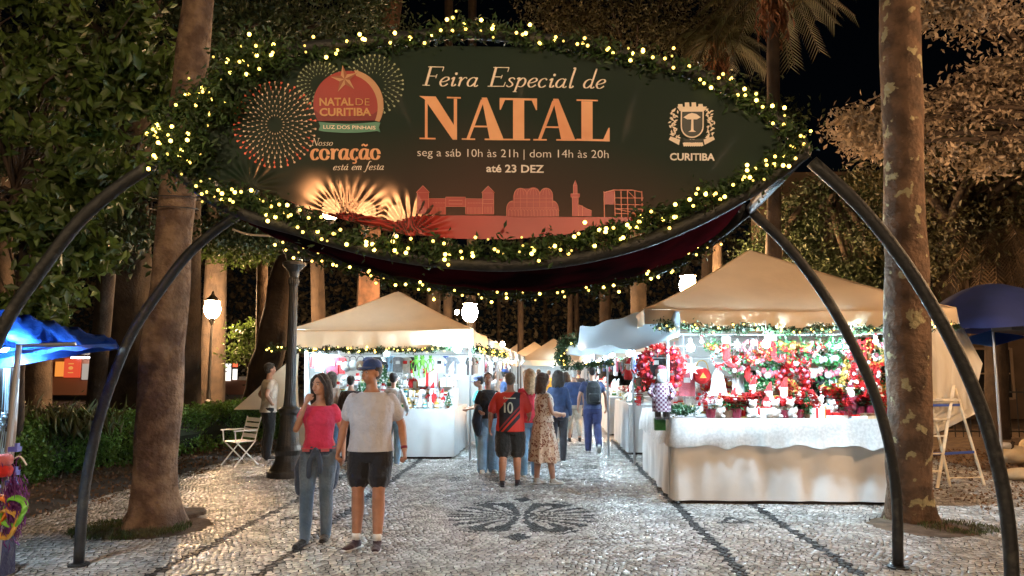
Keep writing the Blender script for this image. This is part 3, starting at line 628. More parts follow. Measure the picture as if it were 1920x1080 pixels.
def text(name, s, x0, x1, yb, h, m, tilt=0, off=.006, bold=0.0, thin=0):
    c = bpy.data.curves.new(name, 'FONT'); c.body = s; c.offset = bold; c.resolution_u = 3; o = bpy.data.objects.new(name, c); COL.objects.link(o)
    dg = bpy.context.evaluated_depsgraph_get(); dg.update(); me = bpy.data.meshes.new_from_object(o.evaluated_get(dg)); bpy.data.objects.remove(o)
    n = len(me.vertices); co = np.zeros(n * 3); me.vertices.foreach_get('co', co); co = co.reshape(-1, 3); mx = co.max(0); mn = co.min(0)
    cap = .729
    for v, q in zip(me.vertices, co):
        f = (q[0] - mn[0]) / (mx[0] - mn[0]); X = x0 + f * (x1 - x0); Yp = yb + tilt * f - q[1] / cap * h; v.co = pl(X, Yp, off) - O
    me.materials.clear(); me.name = name; return obj(name, me, m, ba)
text('lettering', 'seg a sáb 10h às 21h | dom 14h às 20h', 783, 1141, 293.5, 15.5, m_white, 3.5, bold=-.008)
text('lettering', 'até 23 DEZ', 912, 1020, 322.5, 14.5, m_white, 1.5, bold=.022)
text('lettering', 'CURITIBA', 1256, 1340, 300, 13.5, m_white, 1, bold=.03)
# NATAL, drawn with thick and thin strokes
def natal():
    p = PM(); yt = lambda x: 180.5 + (x - 790) * .022; yb = lambda x: 261.5 + (x - 790) * .0125
    def Q(*pts): p.poly([(x, yb(x) + (yt(x) - yb(x)) * v) for x, v in pts])
    ser = .035
    def serif(x0, x1, top): Q(*(((x0, 1), (x1, 1), (x1, 1 - ser), (x0, 1 - ser)) if top else ((x0, 0), (x1, 0), (x1, ser), (x0, ser))))
    # N
    Q((786, 1), (817, 1), (857, .23), (857, 0), (849, 0), (796, .93)); Q((797, .9), (802, .86), (802, ser), (797, ser)); serif(787, 817, 0); serif(838, 864, 1); Q((851, .96), (857, .96), (857, .2), (851, .3)); 
    # A
    def AA(x): Q((x + 37, 1.0), (x + 47, 1.0), (x + 78, ser), (x + 52, ser)); Q((x + 36, .96), (x + 41, .9), (x + 15, ser), (x + 9, ser)); Q((x + 20, .34), (x + 52, .34), (x + 52, .30), (x + 19, .30)); serif(x, x + 25, 0); serif(x + 43, x + 86, 0)
    AA(866); AA(1000)
    # T
    Q((937, 1), (1007, 1), (1007, .95), (937, .95)); Q((962, .95), (983, .95), (983, ser), (962, ser)); Q((937, .95), (947, .95), (939, .72), (937, .72)); Q((997, .95), (1007, .95), (1007, .72), (1005, .72)); serif(951, 994, 0)
    # L
    Q((1090, .96), (1111, .96), (1111, .05), (1090, .05)); serif(1081, 1121, 1); Q((1081, 0), (1143, 0), (1143, .05), (1081, .05)); Q((1131, .05), (1143, .05), (1143, .33), (1141, .33))
    p.obj('title_lettering', m_cop)
natal()
# italic serif script
def G(ch):
    """strokes in a unit box: list of (points, upright width, level width); x advance"""
    T, t = .105, .035; s = []; adv = .45
    bowl = cr([(.30, .40), (.2, .46), (.08, .36), (.04, .16), (.10, .02), (.2, .03), (.30, .2)])
    if ch in 'aãqd': s = [(bowl, T, t), (cr([(.33, .46 if ch != 'd' else 1.02), (.30, .2), (.31, .03), (.36, .0), (.42, .07)]), T * .9, t)]; adv = .44
    if ch == 'ã': s.append((cr([(.1, .60), (.17, .66), (.25, .60), (.33, .66)]), .04, .05))
    if ch == 'á': return ([*G('a')[0], ([(.2, .56), (.3, .70)], .06, .05)], .44)
    if ch == 'e' or ch == 'ê': s = [(cr([(.05, .20), (.2, .24), (.31, .34), (.27, .45), (.17, .45), (.07, .32), (.05, .15), (.12, .01), (.22, .01), (.32, .12)]), T, t)]; adv = .37
    if ch == 'i': s = [(cr([(.04, .36), (.12, .45), (.11, .2), (.12, .02), (.19, .02), (.24, .1)]), T, t), (ell(.16, .64, .025, .03, n=8), .08, .08)]; adv = .27
    if ch == 'l': s = [(cr([(.05, 1.0), (.12, 1.0), (.10, .5), (.11, .03), (.18, .02), (.22, .1)]), T, t)]; adv = .25
    if ch == 'r': s = [(cr([(.02, .40), (.10, .45), (.10, .2), (.09, 0)]), T, t), (cr([(.12, .25), (.2, .42), (.28, .45), (.31, .38)]), .06, .04)]; adv = .34
    if ch == 's': s = [(cr([(.28, .38), (.2, .46), (.1, .42), (.1, .32), (.22, .18), (.24, .07), (.14, -.005), (.03, .07)]), .09, .045)]; adv = .33
    if ch == 'p': s = [(cr([(.02, .40), (.10, .46), (.09, .2), (.06, -.25)]), T, t), ([(-.01, -.25), (.14, -.25)], .03, .03), (cr([(.12, .32), (.22, .46), (.33, .36), (.33, .15), (.24, .01), (.12, .04)]), T, t)]; adv = .42
    if ch in 'cç': s = [(cr([(.30, .37), (.22, .46), (.10, .38), (.05, .18), (.12, .01), (.22, .01), (.31, .1)]), T, t)]; adv = .36
    if ch == 'ç': s.append((cr([(.18, .0), (.24, -.08), (.2, -.17), (.1, -.16)]), .05, .04))
    if ch in 'oô': s = [(ell(.19, .225, .15, .23, 0, 345), T, t)]; adv = .42
    if ch == 'ô': s.append(([(.1, .58), (.19, .68), (.28, .58)], .05, .05))
    if ch == 'n' or ch == 'm':
        s = [([(.08, .45), (.08, 0)], T, t), (cr([(.1, .3), (.2, .45), (.28, .4), (.28, .2), (.29, .02), (.36, .06)]), T, t)]; adv = .42
        if ch == 'm': s.append((cr([(.3, .3), (.4, .45), (.48, .4), (.48, .2), (.49, .02), (.56, .06)]), T, t)); adv = .62
    if ch == 't': s = [(cr([(.13, .62), (.11, .3), (.12, .04), (.2, .01), (.26, .08)]), T, t), ([(.02, .44), (.25, .44)], .04, .04)]; adv = .29
    if ch == 'f': s = [(cr([(.36, .95), (.28, 1.02), (.19, .9), (.14, .4), (.08, -.1), (.0, -.25), (-.08, -.18)]), T, t), ([(.03, .44), (.3, .44)], .04, .04)]; adv = .31
    if ch == 'F': s = [([(.16, 1), (.16, 0)], T * 1.2, t), ([(.04, .02), (.3, .02)], .03, .04), ([(.06, .98), (.62, .98)], .03, .04), ([(.62, .98), (.61, .76)], .04, .03), ([(.16, .5), (.45, .5)], .03, .04), ([(.45, .6), (.44, .4)], .04, .03)]; adv = .6
    if ch == 'E': s = [*G('F')[0], ([(.1, .02), (.62, .02)], .03, .04), ([(.63, .24), (.61, .02)], .04, .03)]; adv = .66
    if ch == 'N': s = [([(.12, 1), (.12, 0)], t * 1.4, t), ([(.1, 1), (.58, 0)], T * 1.2, T * .6), ([(.6, 1), (.6, 0)], t * 1.4, t), ([(.02, .02), (.24, .02)], .03, .04), ([(.48, .98), (.72, .98)], .03, .04), ([(0, .98), (.14, .98)], .03, .04)]; adv = .72
    if ch == ' ': adv = .3
    return s, adv
def script(name, s, x0, x1, yb, h, m, slant=.28, tilt=0, wk=1.0):
    tot = 0
    for ch in s: tot += G(ch)[1]
    sx = (x1 - x0) / tot; p = PM(); x = 0
    for ch in s:
        st, adv = G(ch)
        for pts, w, w2 in st:
            P = [(x0 + (x + u) * sx + slant * v * h, yb + tilt * (x + u) / tot - v * h) for u, v in pts]; p.line(P, w * h * wk, w2 * h * wk)
        x += adv
    return p.obj(name, m)
script('lettering', 'Feira Especial de', 790, 1134, 161, 36, m_cream, tilt=5)
script('lettering', 'Nosso', 583, 624, 273, 14, m_cream)
script('lettering', 'coração', 582, 715, 299, 42, m_cop, slant=0, wk=1.5)
script('lettering', 'está em festa', 624, 720, 319, 16, m_cream)
text('lettering', 'CURITIBA', 1281, 1317, 265.2, 4.2, m_white, .3)
# logo: red ball, swoosh, star, ribbon, words
p = PM(.0075); p.poly(ell(652, 196, 64, 62, 150, 390, 36)); p.obj('logo_ball', m_red)
p = PM(.0085); p.poly([(591, 226)] + [(x, y) for x, y in ell(652, 196, 64, 62, 150, 172, 5)] + [(600, 215), (650, 219), (700, 215)] + ell(652, 196, 64, 62, 8, 30, 5)); p.obj('logo_ball_shade', m_dred)
p = PM(.0095); o_, i_ = ell(650, 198, 70, 67, -78, 28, 24), ell(648, 202, 61, 62, 24, -70, 24); p.poly(o_ + i_); p.obj('logo_swoosh', m_tan)
def star(cx, cy, r, rot, q, off, name, m, m2):
    a, b = PM(off), PM(off + .001)
    for k in range(5):
        w = R(rot + 72 * k); t = (cx + r * math.sin(w), cy - r * math.cos(w)); l = (cx + q * math.sin(w - R(36)), cy - q * math.cos(w - R(36))); rr = (cx + q * math.sin(w + R(36)), cy - q * math.cos(w + R(36)))
        a.poly([(cx, cy), l, t]); b.poly([(cx, cy), t, rr])
    a.obj(name, m); b.obj(name + '_facet', m2)
star(647, 150, 27, -8, 10, .0115, 'logo_star', m_tan, mat('print_rust', (.32, .10, .05), .5))
p = PM(.0115); p.poly([(598, 229)] + [(x, 229 + 4 * math.sin((x - 598) / 115 * math.pi)) for x in range(604, 712, 6)] + [(714, 231), (711, 240), (714, 249)] + [(x, 246 + 4 * math.sin((x - 598) / 115 * math.pi)) for x in range(708, 602, -6)] + [(598, 245), (601, 237)]); p.obj('logo_ribbon', m_ribbon)
text('lettering', 'LUZ DOS PINHAIS', 607, 705, 242, 7, m_cream, 2, off=.014, bold=.01)
text('lettering', 'NATAL', 600, 664, 199, 14.5, m_gold, 0, off=.0125, bold=.03); text('lettering', 'DE', 668, 694, 199, 14, m_gold, .5, off=.0125, bold=-.01); text('lettering', 'CURITIBA', 600, 697, 218, 14.5, m_gold, 0, off=.0125, bold=.03)
# fireworks
def firework(cx, cy, r0, r1, rings, name, m, m2=None, red=0, yk=1.0):
    a, b = (PM(.003), PM(.0045)) if not m2 else (PM(.0045), PM(.005))
    for j in range(rings):
        rr = r0 + (r1 - r0) * j / (rings - 1); n = int(20 + 3.4 * j)
        for k in range(n):
            w = 2 * math.pi * (k + .5 * (j % 2)) / n + .04 * math.sin(k * 7 + j); x, y = cx + rr * math.cos(w), cy + rr * math.sin(w) * yk; d = 1.0 + 1.3 * j / rings
            q = b if (m2 and j >= rings - 2 and (math.sin(k * 3.3) > .1 or (x < cx - .5 * r1))) else a
            q.poly([(x + d * math.cos(t), y + d * math.sin(t)) for t in (0, 1.05, 2.1, 3.14, 4.19, 5.24)]); L = 3.0 + 5.5 * j / rings
            q.poly([(x - L * math.cos(w) - .25, y - L * math.sin(w)), (x + .7 * math.sin(w), y - .7 * math.cos(w)), (x - .7 * math.sin(w), y + .7 * math.cos(w))])
    a.obj(name, m)
    if m2: b.obj(name, m2)
firework(516, 234, 17, 76, 8, 'firework_print', m_dot, m_dotr, yk=1.05)
firework(700, 160, 24, 56, 5, 'firework_print', mat('print_olive', (.42, .44, .26), .5), None)
firework(600, 158, 20, 42, 4, 'firework_print', MC['print_olive'], None)
# skyline
def skyline():
    f, l = PM(.0055), PM(.008)
    def rect(x0, y0, x1, y1, fill=True, w=.9):
        if fill: f.poly([(x0, y0), (x1, y0), (x1, y1), (x0, y1)])
        l.line([(x0, y0), (x1, y0), (x1, y1), (x0, y1)], w, w, closed=True)
    # palace with two towers
    for x in (783, 905): rect(x, 362, x + 21, 402); rect(x + 1, 374, x + 20, 382, False, .7); f.poly([(x - 2, 362), (x + 10.5, 349), (x + 23, 362)]); l.line([(x - 2, 362), (x + 10.5, 349), (x + 23, 362)], 1)
    rect(804, 373, 836, 402); rect(873, 373, 905, 402); rect(836, 370, 873, 388); rect(842, 376, 867, 383, False)
    for x in list(range(806, 834, 5)) + list(range(877, 903, 5)): rect(x, 389, x + 2.6, 402, False, .6); l.line([(x, 381), (x + 4, 381)], .7)
    for x in list(range(787, 802, 5)) + list(range(909, 924, 5)): rect(x, 388, x + 2.4, 399, False, .6)
    f.obj('skyline_print', m_red); l.obj('skyline_outline', m_redl); f, l = PM(.0055), PM(.008)
    # glasshouse
    f.poly([(950, 406)] + ell(962, 390, 12, 14, 180, 270, 6) + [(962, 366)] + ell(976, 366, 13, 13, 180, 360, 10) + ell(1000, 364, 13, 13, 180, 360, 10) + ell(1024, 366, 13, 13, 180, 360, 10) + [(1037, 376)] + ell(1035, 390, 12, 14, 270, 360, 6) + [(1047, 406)])
    for cx in (976, 1000, 1024):
        l.line(ell(cx, 366, 12, 13, 180, 360, 12), 1); l.line(ell(cx, 366, 6, 13, 180, 360, 10), .6); l.line([(cx, 353), (cx, 404)], .6); l.line([(cx - 12, 366), (cx - 12, 388)], .8); l.line([(cx + 12, 366), (cx + 12, 388)], .8)
        l.line([(cx - 12, 372), (cx + 12, 372)], .6)
    for y in (379, 390): l.line([(956, y), (1042, y)], .8)
    for x in range(954, 1046, 6): l.line(ell(x + 2, 396, 2.6, 4, 180, 360, 6), .6); l.line([(x, 396), (x, 406)], .6)
    l.line(ell(962, 391, 12, 14, 180, 270, 6), 1); l.line(ell(1035, 391, 12, 14, 270, 360, 6), 1); l.line([(950, 391), (950, 406)], 1); l.line([(1047, 391), (1047, 406)], 1)
    f.obj('skyline_print', m_red); l.obj('skyline_outline', m_redl); f, l = PM(.0055), PM(.008)
    # church tower
    rect(1073, 370, 1084, 406); rect(1070, 364, 1087, 370); rect(1075, 348, 1082, 364); f.poly([(1075, 348), (1078.5, 338), (1082, 348)]); l.line([(1075, 348), (1078.5, 338), (1082, 348)], .8)
    f.poly([(1084, 406), (1084, 384), (1109, 396), (1109, 406)]); l.line([(1084, 384), (1109, 396)], 1); rect(1085, 386, 1092, 406)
    f.obj('skyline_print', m_red); l.obj('skyline_outline', m_redl); f, l = PM(.0055), PM(.008)
    # round framed hall
    f.poly([(1132, 362), (1152, 357), (1152, 384), (1132, 384)]); l.line([(1131, 362), (1150, 357), (1185, 357), (1204, 361)], 1.6)
    for x in (1132, 1152, 1164, 1176, 1190, 1203): l.line([(x, 359), (x + 1, 408)], 1.6)
    for y in (372, 384, 392, 401): l.line([(1152, y), (1206, y + (1 if y > 380 else 0))], 1.3)
    l.line([(1176, 358), (1190, 372)], 1); l.line([(1152, 392), (1208, 404)], 1.2)
    f.obj('skyline_print', m_red); l.obj('skyline_outline', m_redl)
skyline()
# crest
def crest():
    l, d = PM(.006), PM(.008); cx, cy = 1297, 236
    l.poly([(1276, 208), (1319, 208), (1319, 238)] + ell(1297.5, 238, 21.5, 21, 0, 180, 14)[1:] + [(1276, 238)])
    d.poly([(1278.4, 210.5), (1316.6, 210.5), (1316.6, 238)] + ell(1297.5, 238, 19, 18.4, 0, 180, 14)[1:] + [(1278.4, 238)])
    w = PM(.0105); w.poly([(1281, 221), (1290, 215), (1297, 213), (1305, 215), (1313, 221), (1306, 225), (1288, 225)]); w.poly([(1295.6, 225), (1299.4, 225), (1300, 245), (1305, 248), (1290, 248), (1295, 245)])
    for k in range(4): l.poly([(1270 + 12.6 * k + .8, 196 - (3 if k in (1, 2) else 0)), (1270 + 12.6 * k + 9, 196 - (3 if k in (1, 2) else 0)), (1271 + 12.6 * k + 9, 203), (1271 + 12.6 * k, 203)])
    l.poly([(1269, 201), (1325, 201), (1320, 209), (1274, 209)])
    for x in (1285, 1297, 1309): w.poly(ell(x, 202, 1.8, 2.2, n=8)[:-1])
    rr = random.Random(5)
    for s in (-1, 1):
        for k in range(34):
            t = k / 34; y = 206 + 54 * t; x = cx + s * (31 + 5 * math.sin(t * 3) - 9 * max(0, t - .7) + rr.uniform(-6, 6)); a = rr.uniform(0, 3.14); l.poly([(x + 4 * math.cos(a), y + 4 * math.sin(a)), (x + 1.7 * math.cos(a + 1.57), y + 1.7 * math.sin(a + 1.57)), (x - 4 * math.cos(a), y - 4 * math.sin(a)), (x + 1.7 * math.cos(a - 1.57), y + 1.7 * math.sin(a - 1.57))])
        l.poly([(cx + s * 22, 262), (cx + s * 40, 256), (cx + s * 43, 262), (cx + s * 24, 272)])
    d.poly([(1280, 260), (1297, 262.5), (1318, 260), (1318, 265.5), (1297, 268), (1280, 265.5)])
    for k in range(9): x = 1280 + 4 * k; l.poly([(x, 268), (x + 5, 267), (x + 7, 273), (x + 2, 275)])
    l.obj('crest', m_cream); d.obj('crest_field', mat('print_deep', (.022, .03, .022), .5)); w.obj('crest_emblem', m_cream)
crest()

# ------------------------------------------------------------------ garlands with bulbs
m_needle = mat('garland_needle', (.014, .040, .012), .6, (.028, .065, .018), 4, island=.5)
m_bulb = lampmat('bulb_glow', (1, .72, .32), 6)
m_bulb.node_tree.nodes['Principled BSDF'].inputs['Emission Color'].default_value = (1, .64, .17, 1)
m_cord = mat('green_cord', (.01, .02, .01), .6)
_bm = {}
m_bulbs = []
for i_, (st_, cc_) in enumerate(((8, (1, .66, .105)), (4.5, (1, .60, .10)), (1.3, (1, .66, .13)))): m_bulbs.append(lampmat('bulb_glow_%d' % i_, cc_, st_))
def bulb_mesh(r):
    q = random.choice((0, 0, 1, 1, 1, 2)); k = (r, q)
    if k not in _bm: b = MB(); b.ball((0, 0, 0), r * (1.15, .95, .75)[q], 8, 5); me = b.mesh('bulb', True); me.materials.append(m_bulbs[q]); _bm[k] = me
    return _bm[k]
def garland(label, P, nleaf, rad, nb, br, leafsize=.05, cat='garland', group=None, off=(0, -.07, 0), name='garland', bulb_j=1.0, clumpy=True, droop=.0):
    P = [Vector(p) for p in P]; b0 = P[0].copy(); t = empty(name, b0, 0, label, cat, group); Q = np.array([tuple(p - b0) for p in P]); n = len(Q)
    u = RNG.uniform(0, n - 1.001, nleaf)
    if clumpy: u = u + .35 * np.sin(u * 2.1) ; u = np.clip(u, 0, n - 1.001)
    i = u.astype(int); f = (u - i)[:, None]; C = Q[i] * (1 - f) + Q[i + 1] * f; k = rad * (1 + .45 * np.sin(u * 1.37) * clumpy)
    C = C + RNG.normal(size=(nleaf, 3)) * k[:, None] * .55 + np.array([0, 0, -droop]) * RNG.uniform(0, 1, (nleaf, 1))
    obj('greenery', leaf_mesh('greenery', C, leafsize, wid=.4), m_needle, t)
    mb = MB(); mb.tube([Vector(q) for q in Q], .008, 5); mb.obj('cord', m_cord, t)
    for k in range(nb):
        u = RNG.uniform(0, n - 1.001) if nb < 30 else (k - (k % 3) * RNG.uniform(.2, .9) + RNG.uniform(-.45, .45) * 2.6) / nb * (n - 1.001); u = min(max(u, 0), n - 1.001)
        i = int(u); c = Q[i] * (1 - u + i) + Q[i + 1] * (u - i) + RNG.normal(size=3) * rad * .62 * bulb_j + np.array(off)
        obj('bulb', bulb_mesh(br), (), t, c)
    return t
gu = [(300, 248), (335, 215), (375, 185), (430, 150), (480, 118), (560, 104), (640, 100), (710, 88), (780, 76), (850, 62), (900, 58), (950, 66), (1010, 84), (1080, 88), (1140, 102), (1200, 118), (1270, 130), (1330, 158), (1390, 185), (1440, 215), (1480, 250), (1500, 275)]
gl = [(300, 252), (340, 300), (400, 360), (460, 380), (530, 398), (600, 430), (700, 458), (800, 470), (900, 472), (990, 472), (1080, 455), (1160, 435), (1240, 405), (1320, 375), (1390, 345), (1440, 315), (1485, 282)]
PU = smooth_path([plane(x, y, .02) for x, y in gu], 4); PL = smooth_path([plane(x, y, .04) for x, y in gl], 4)
garland('lit fir garland along the upper edge of the banner', PU, 5000, .065, 105, .0115, leafsize=.055)
garland('lit fir garland hanging along the lower edge of the banner', PL, 6000, .07, 150, .0115, leafsize=.055)
pb = [lo[int(f * (len(lo) - 1))].lerp(lob[int(min(max((f - .05) / .9, 0), 1) * (len(lob) - 1))], .80) + Vector((0, -.02, -.085)) for f in np.linspace(.22, .9, 40)]
garland('sparse string of lights on the rear lower tube', pb, 900, .05, 56, .011, leafsize=.05, cat='string lights', name='string_lights')
for (sx, sy) in ((470, 120), (400, 200), (350, 285)):   # fuller clusters at the left tip
    garland({470: 'bushy garland end with lights above the firework print', 400: 'bushy garland knot beside the pale trunk', 350: 'garland knot below the left tip of the banner'}[sx],
            [plane(sx - 40, sy + 24, .05), plane(sx, sy, .06), plane(sx + 40, sy + 4, .05)], 1000, .12, 10, .0115, leafsize=.06)
# ================================================================== MARKET STALLS
m_canvas = mat('tent_canvas_lamplit', (.84, .67, .47), .75, (.76, .60, .42), 1.3, .5, 6, trans=.10)  # white canvas; the lamps' warm tint is put into its base colour
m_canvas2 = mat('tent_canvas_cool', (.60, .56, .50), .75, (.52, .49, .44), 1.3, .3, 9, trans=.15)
m_wall = mat('tent_wall', (.62, .62, .60), .8, trans=.3)
m_cloth = mat('white_cloth', (.66, .66, .66), .8, (.60, .60, .60), 2.5, .06, 12)
m_lace = mat('lace_cloth', (.58, .58, .58), .85, (.48, .48, .48), 30, .12, 60, trans=.15)
m_metal = mat('galvanised', (.45, .46, .48), .35, metal=.8)
m_table = mat('table_board', (.5, .45, .38), .7)
m_base = mat('dark_skid', (.03, .022, .02), .8)
m_led = lampmat('led_glow', (.58, .83, 1.0), 1350)
m_ledb = mat('led_socket', (.7, .7, .7), .5)
def led(c, label, r=.05, s=None, group=None):
    t = empty('work_lamp', c, 0, label, 'lamp', group)
    mb = MB(); mb.rings([(.05, .022, .022), (.12, .02, .02), (.13, .01, .01), (.3, .004, .004)], 8); mb.obj('socket', m_ledb, t)
    mb = MB(); mb.ball((0, 0, 0), r, 10, 6); mb.obj('bulb', s or m_led, t, smooth=True); return t
def sag(u, v, a): return -a * math.sin(math.pi * u) * math.sin(math.pi * v)
def canopy(parent, x0, x1, y0, y1, ze, zp, m=None, val=.28, seed=0, inset=.05):
    """pyramid roof with gently sagging panels and a valance"""
    m = m or m_canvas; cx, cy = (x0 + x1) / 2, (y0 + y1) / 2; cor = [(x0, y0), (x1, y0), (x1, y1), (x0, y1)]; rr = random.Random(seed); n = 14
    mb = MB()
    for q in range(4):
        a, b = cor[q], cor[(q + 1) % 4]; vs = []; idx = {}
        for i in range(n + 1):
            s = i / n
            for j in range(n + 1):
                u = j / n; ex = a[0] * (1 - u) + b[0] * u; ey = a[1] * (1 - u) + b[1] * u
                x = ex * (1 - s) + cx * s; y = ey * (1 - s) + cy * s
                z = ze + (zp - ze) * (s ** 1.12) - .07 * math.sin(math.pi * u) * math.sin(math.pi * min(1, s * 1.2)) - .04 * math.sin(math.pi * u) * (1 - s) + .008 * math.sin(u * 23 + s * 7 + q) * (1 - s)
                idx[i, j] = len(vs); vs.append((x, y, z))
        fs = [(idx[i, j], idx[i, j + 1], idx[i + 1, j + 1], idx[i + 1, j]) for i in range(n) for j in range(n)]; mb.add(vs, fs)
    mb.obj('roof', m, parent, smooth=True)
    for (x_, y_) in cor: mb = MB(); mb.tube([(x_ + (cx - x_) * s_, y_ + (cy - y_) * s_, ze + (zp - ze) * s_ ** 1.12 + .004) for s_ in (0, .1, .25, .4, .6, .8, .97)], [(.022, .007)] * 7, 6); mb.obj('seam', m, parent, smooth=True)
    mb = MB()
    for q in range(4):
        a, b = Vector((*cor[q], 0)), Vector((*cor[(q + 1) % 4], 0)); d = (b - a); nn = Vector((d.y, -d.x, 0)).normalized(); L = d.length; K = int(L * 12); vs = []
        for k in range(K + 1):
            u = k / K; p = a.lerp(b, u); dz = -.04 * math.sin(math.pi * u); w = .012 * math.sin(u * L * 11 + q) + .01 * math.sin(u * L * 29)
            for j, (fz, o) in enumerate(((0, .004), (.06, .012), (.55, .012 + w), (1, .015 + w * 2))): vs.append((p.x + nn.x * o, p.y + nn.y * o, ze + dz - val * fz + .012 * (j == 3) * math.sin(u * L * 6)))
        mb.add(vs, [(k * 4 + j, (k + 1) * 4 + j, (k + 1) * 4 + j + 1, k * 4 + j + 1) for k in range(K) for j in range(3)])
    mb.obj('valance', m, parent, smooth=True)
    for (x, y) in cor:
        mb = MB(); xx = x + (inset if x < cx else -inset); yy = y + (min(inset, .3) if y < cy else -.05); mb.tube([(xx, yy, 0), (xx, yy, ze - .02)], .02, 8); mb.obj('pole', m_metal, parent)
    mb = MB()
    for q in range(4):
        a, b = cor[q], cor[(q + 1) % 4]; f = lambda p: (p[0] + (.05 if p[0] < cx else -.05), p[1] + (.05 if p[1] < cy else -.05), ze - .06); mb.tube([f(a), f(b)], .016, 6)
    mb.obj('frame', m_metal, parent)
def skirt(name, P, ztop, zbot, m, parent, fold=.02, freq=13, scal=0, out=0, flare=.0, nz=8):
    """hanging cloth along a ground polyline"""
    pts = []
    for a, b in zip(P[:-1], P[1:]):
        a, b = Vector((*a, 0)), Vector((*b, 0)); L = (b - a).length; K = max(2, int(L * 26)); nn = Vector(((b - a).y, -(b - a).x, 0)).normalized()
        for k in range(K + (b is Vector((*P[-1], 0)))): pts.append((a.lerp(b, k / K), nn))
        pts.append((b, nn))
    vs = []; s = 0; prev = pts[0][0]
    for p, nn in pts:
        s += (p - prev).length; prev = p
        zb = zbot + (scal * abs(math.sin(s * 5.2)) + scal * .5 * math.sin(s * 17) * .4 if scal else 0)
        for j in range(nz + 1):
            f = j / nz; w = fold * f * (math.sin(s * freq + 1.3 * math.sin(s * 2.7)) + .5 * math.sin(s * freq * 2.3 + f * 2)) + flare * f + out
            w += .02 * math.sin(s * 1.9 + f * 3.4) * f
            q = p + nn * w; vs.append((q.x, q.y, ztop + (zb - ztop) * f))
    m_ = nz + 1; n = len(pts)
    o = MB().add(vs, [(i * m_ + j, (i + 1) * m_ + j, (i + 1) * m_ + j + 1, i * m_ + j + 1) for i in range(n - 1) for j in range(nz)]).obj(name, m, parent, smooth=True); return o
def counter(x0, x1, y0, y1, h, depth, sides, label, clabel, group=None, cgroup=None, scallop=False):
    """tables on the front (and given sides) plus the cloth over them"""
    t = empty('counter_table', (x0, y0, 0), 0, label, 'table', group); L = lambda p: (p[0] - x0, p[1] - y0)
    slabs = [((x0 + x1) / 2, y0 + depth / 2, x1 - x0 - .02, depth)]
    if 'l' in sides: slabs.append((x0 + depth / 2 + .01, (y0 + depth + y1) / 2, depth, y1 - y0 - depth - .004))
    if 'r' in sides: slabs.append((x1 - depth / 2 - .01, (y0 + depth + y1) / 2, depth, y1 - y0 - depth - .004))
    for (cx, cy, w, d) in slabs:
        mb = MB(); mb.box((cx - x0, cy - y0, h - .02), (w, d, .03)); mb.obj('table_top', m_table, t)
        for sx in (-1, 1):
            for sy in (-1, 1): mb = MB(); mb.tube([(cx - x0 + sx * (w / 2 - .08), cy - y0 + sy * (d / 2 - .06), 0), (cx - x0 + sx * (w / 2 - .08), cy - y0 + sy * (d / 2 - .06), h - .035)], .018, 6); mb.obj('leg', m_metal, t)
    c = empty('tablecloth', (x0, y0, 0), 0, clabel, 'tablecloth', cgroup)
    mb = MB()
    for (cx, cy, w, d) in slabs: mb.box((cx - x0, cy - y0, h + .003), (w + .04, d + .03, .008))
    mb.obj('top_cloth', m_cloth, c)
    P = [(x1 - x0 + .02, -.02), (-.02, -.02)][::-1]
    P = ([(-.02, y1 - y0)] if 'l' in sides else []) + [(-.02, -.02), (x1 - x0 + .02, -.02)] + ([(x1 - x0 + .02, y1 - y0)] if 'r' in sides else [])
    skirt('skirt', P, h + .006, .045, m_cloth, c, fold=.018, freq=9, flare=.03)
    if scallop: skirt('lace_overlay', P, h + .012, h - .37, m_lace, c, fold=.012, freq=16, scal=.05, out=.03, flare=.055, nz=6)
    mb = MB()
    for (cx, cy, w, d) in slabs: mb.box((cx - x0, cy - y0, .02), (w - .06, d - .06, .04))
    mb.obj('skid', m_base, c); return t
def side_wall(parent, P, z0, z1, m=None, name='side_wall'): return skirt(name, P, z1, z0, m or m_wall, parent, fold=.02, freq=9, nz=6)

# ------------------------------------------------------------------ goods
C_ = dict(red=(.55, .012, .012), wht=(.80, .80, .78), grn=(.03, .16, .04), pink=(.62, .16, .20), gold=(.62, .38, .08), dgrn=(.015, .07, .02), blk=(.02, .02, .025), brn=(.16, .08, .04), blu=(.05, .12, .45), teal=(.05, .35, .35), lime=(.18, .55, .06), grey=(.28, .28, .30), cream=(.7, .62, .45), org=(.75, .22, .03), silver=(.55, .56, .58), wine=(.20, .01, .03), skin=(.55, .32, .22), navy=(.02, .03, .10), lblu=(.35, .55, .72))
def gm(k): return mat('paint_' + k, C_[k], .45, tuple(.75 * c for c in C_[k]), 14, island=.22)
def fm(k): return mat('cloth_' + k, C_[k], .85, tuple(.75 * c for c in C_[k]), 9, .4, 50, sheen=.2)
PROTO = {}
def prims(parts):
    """parts: [(part name, MB or mesh, [materials])]; the first part is the thing's own body"""
    out = []
    for nm, g, ms in parts:
        me = g.mesh(nm) if isinstance(g, MB) else g
        if not me.materials:
            for m in ms: me.materials.append(m)
        out.append((nm, me))
    return out
def petals(mb, c, r, n, tilt, w=.35, z0=0, ph=0):
    c = Vector(c)
    for k in range(n):
        a = 2 * math.pi * k / n + ph; d = Vector((math.cos(a) * math.cos(tilt), math.sin(a) * math.cos(tilt), math.sin(tilt))); s = Vector((-math.sin(a), math.cos(a), 0))
        mb.add([c, c + d * r * .5 + s * r * w * .5, c + d * r + Vector((0, 0, -.15 * r)), c + d * r * .5 - s * r * w * .5, c + d * r * .5 + Vector((0, 0, -.03 * r))], [(0, 4, 1), (1, 4, 2), (0, 3, 4), (3, 2, 4)])
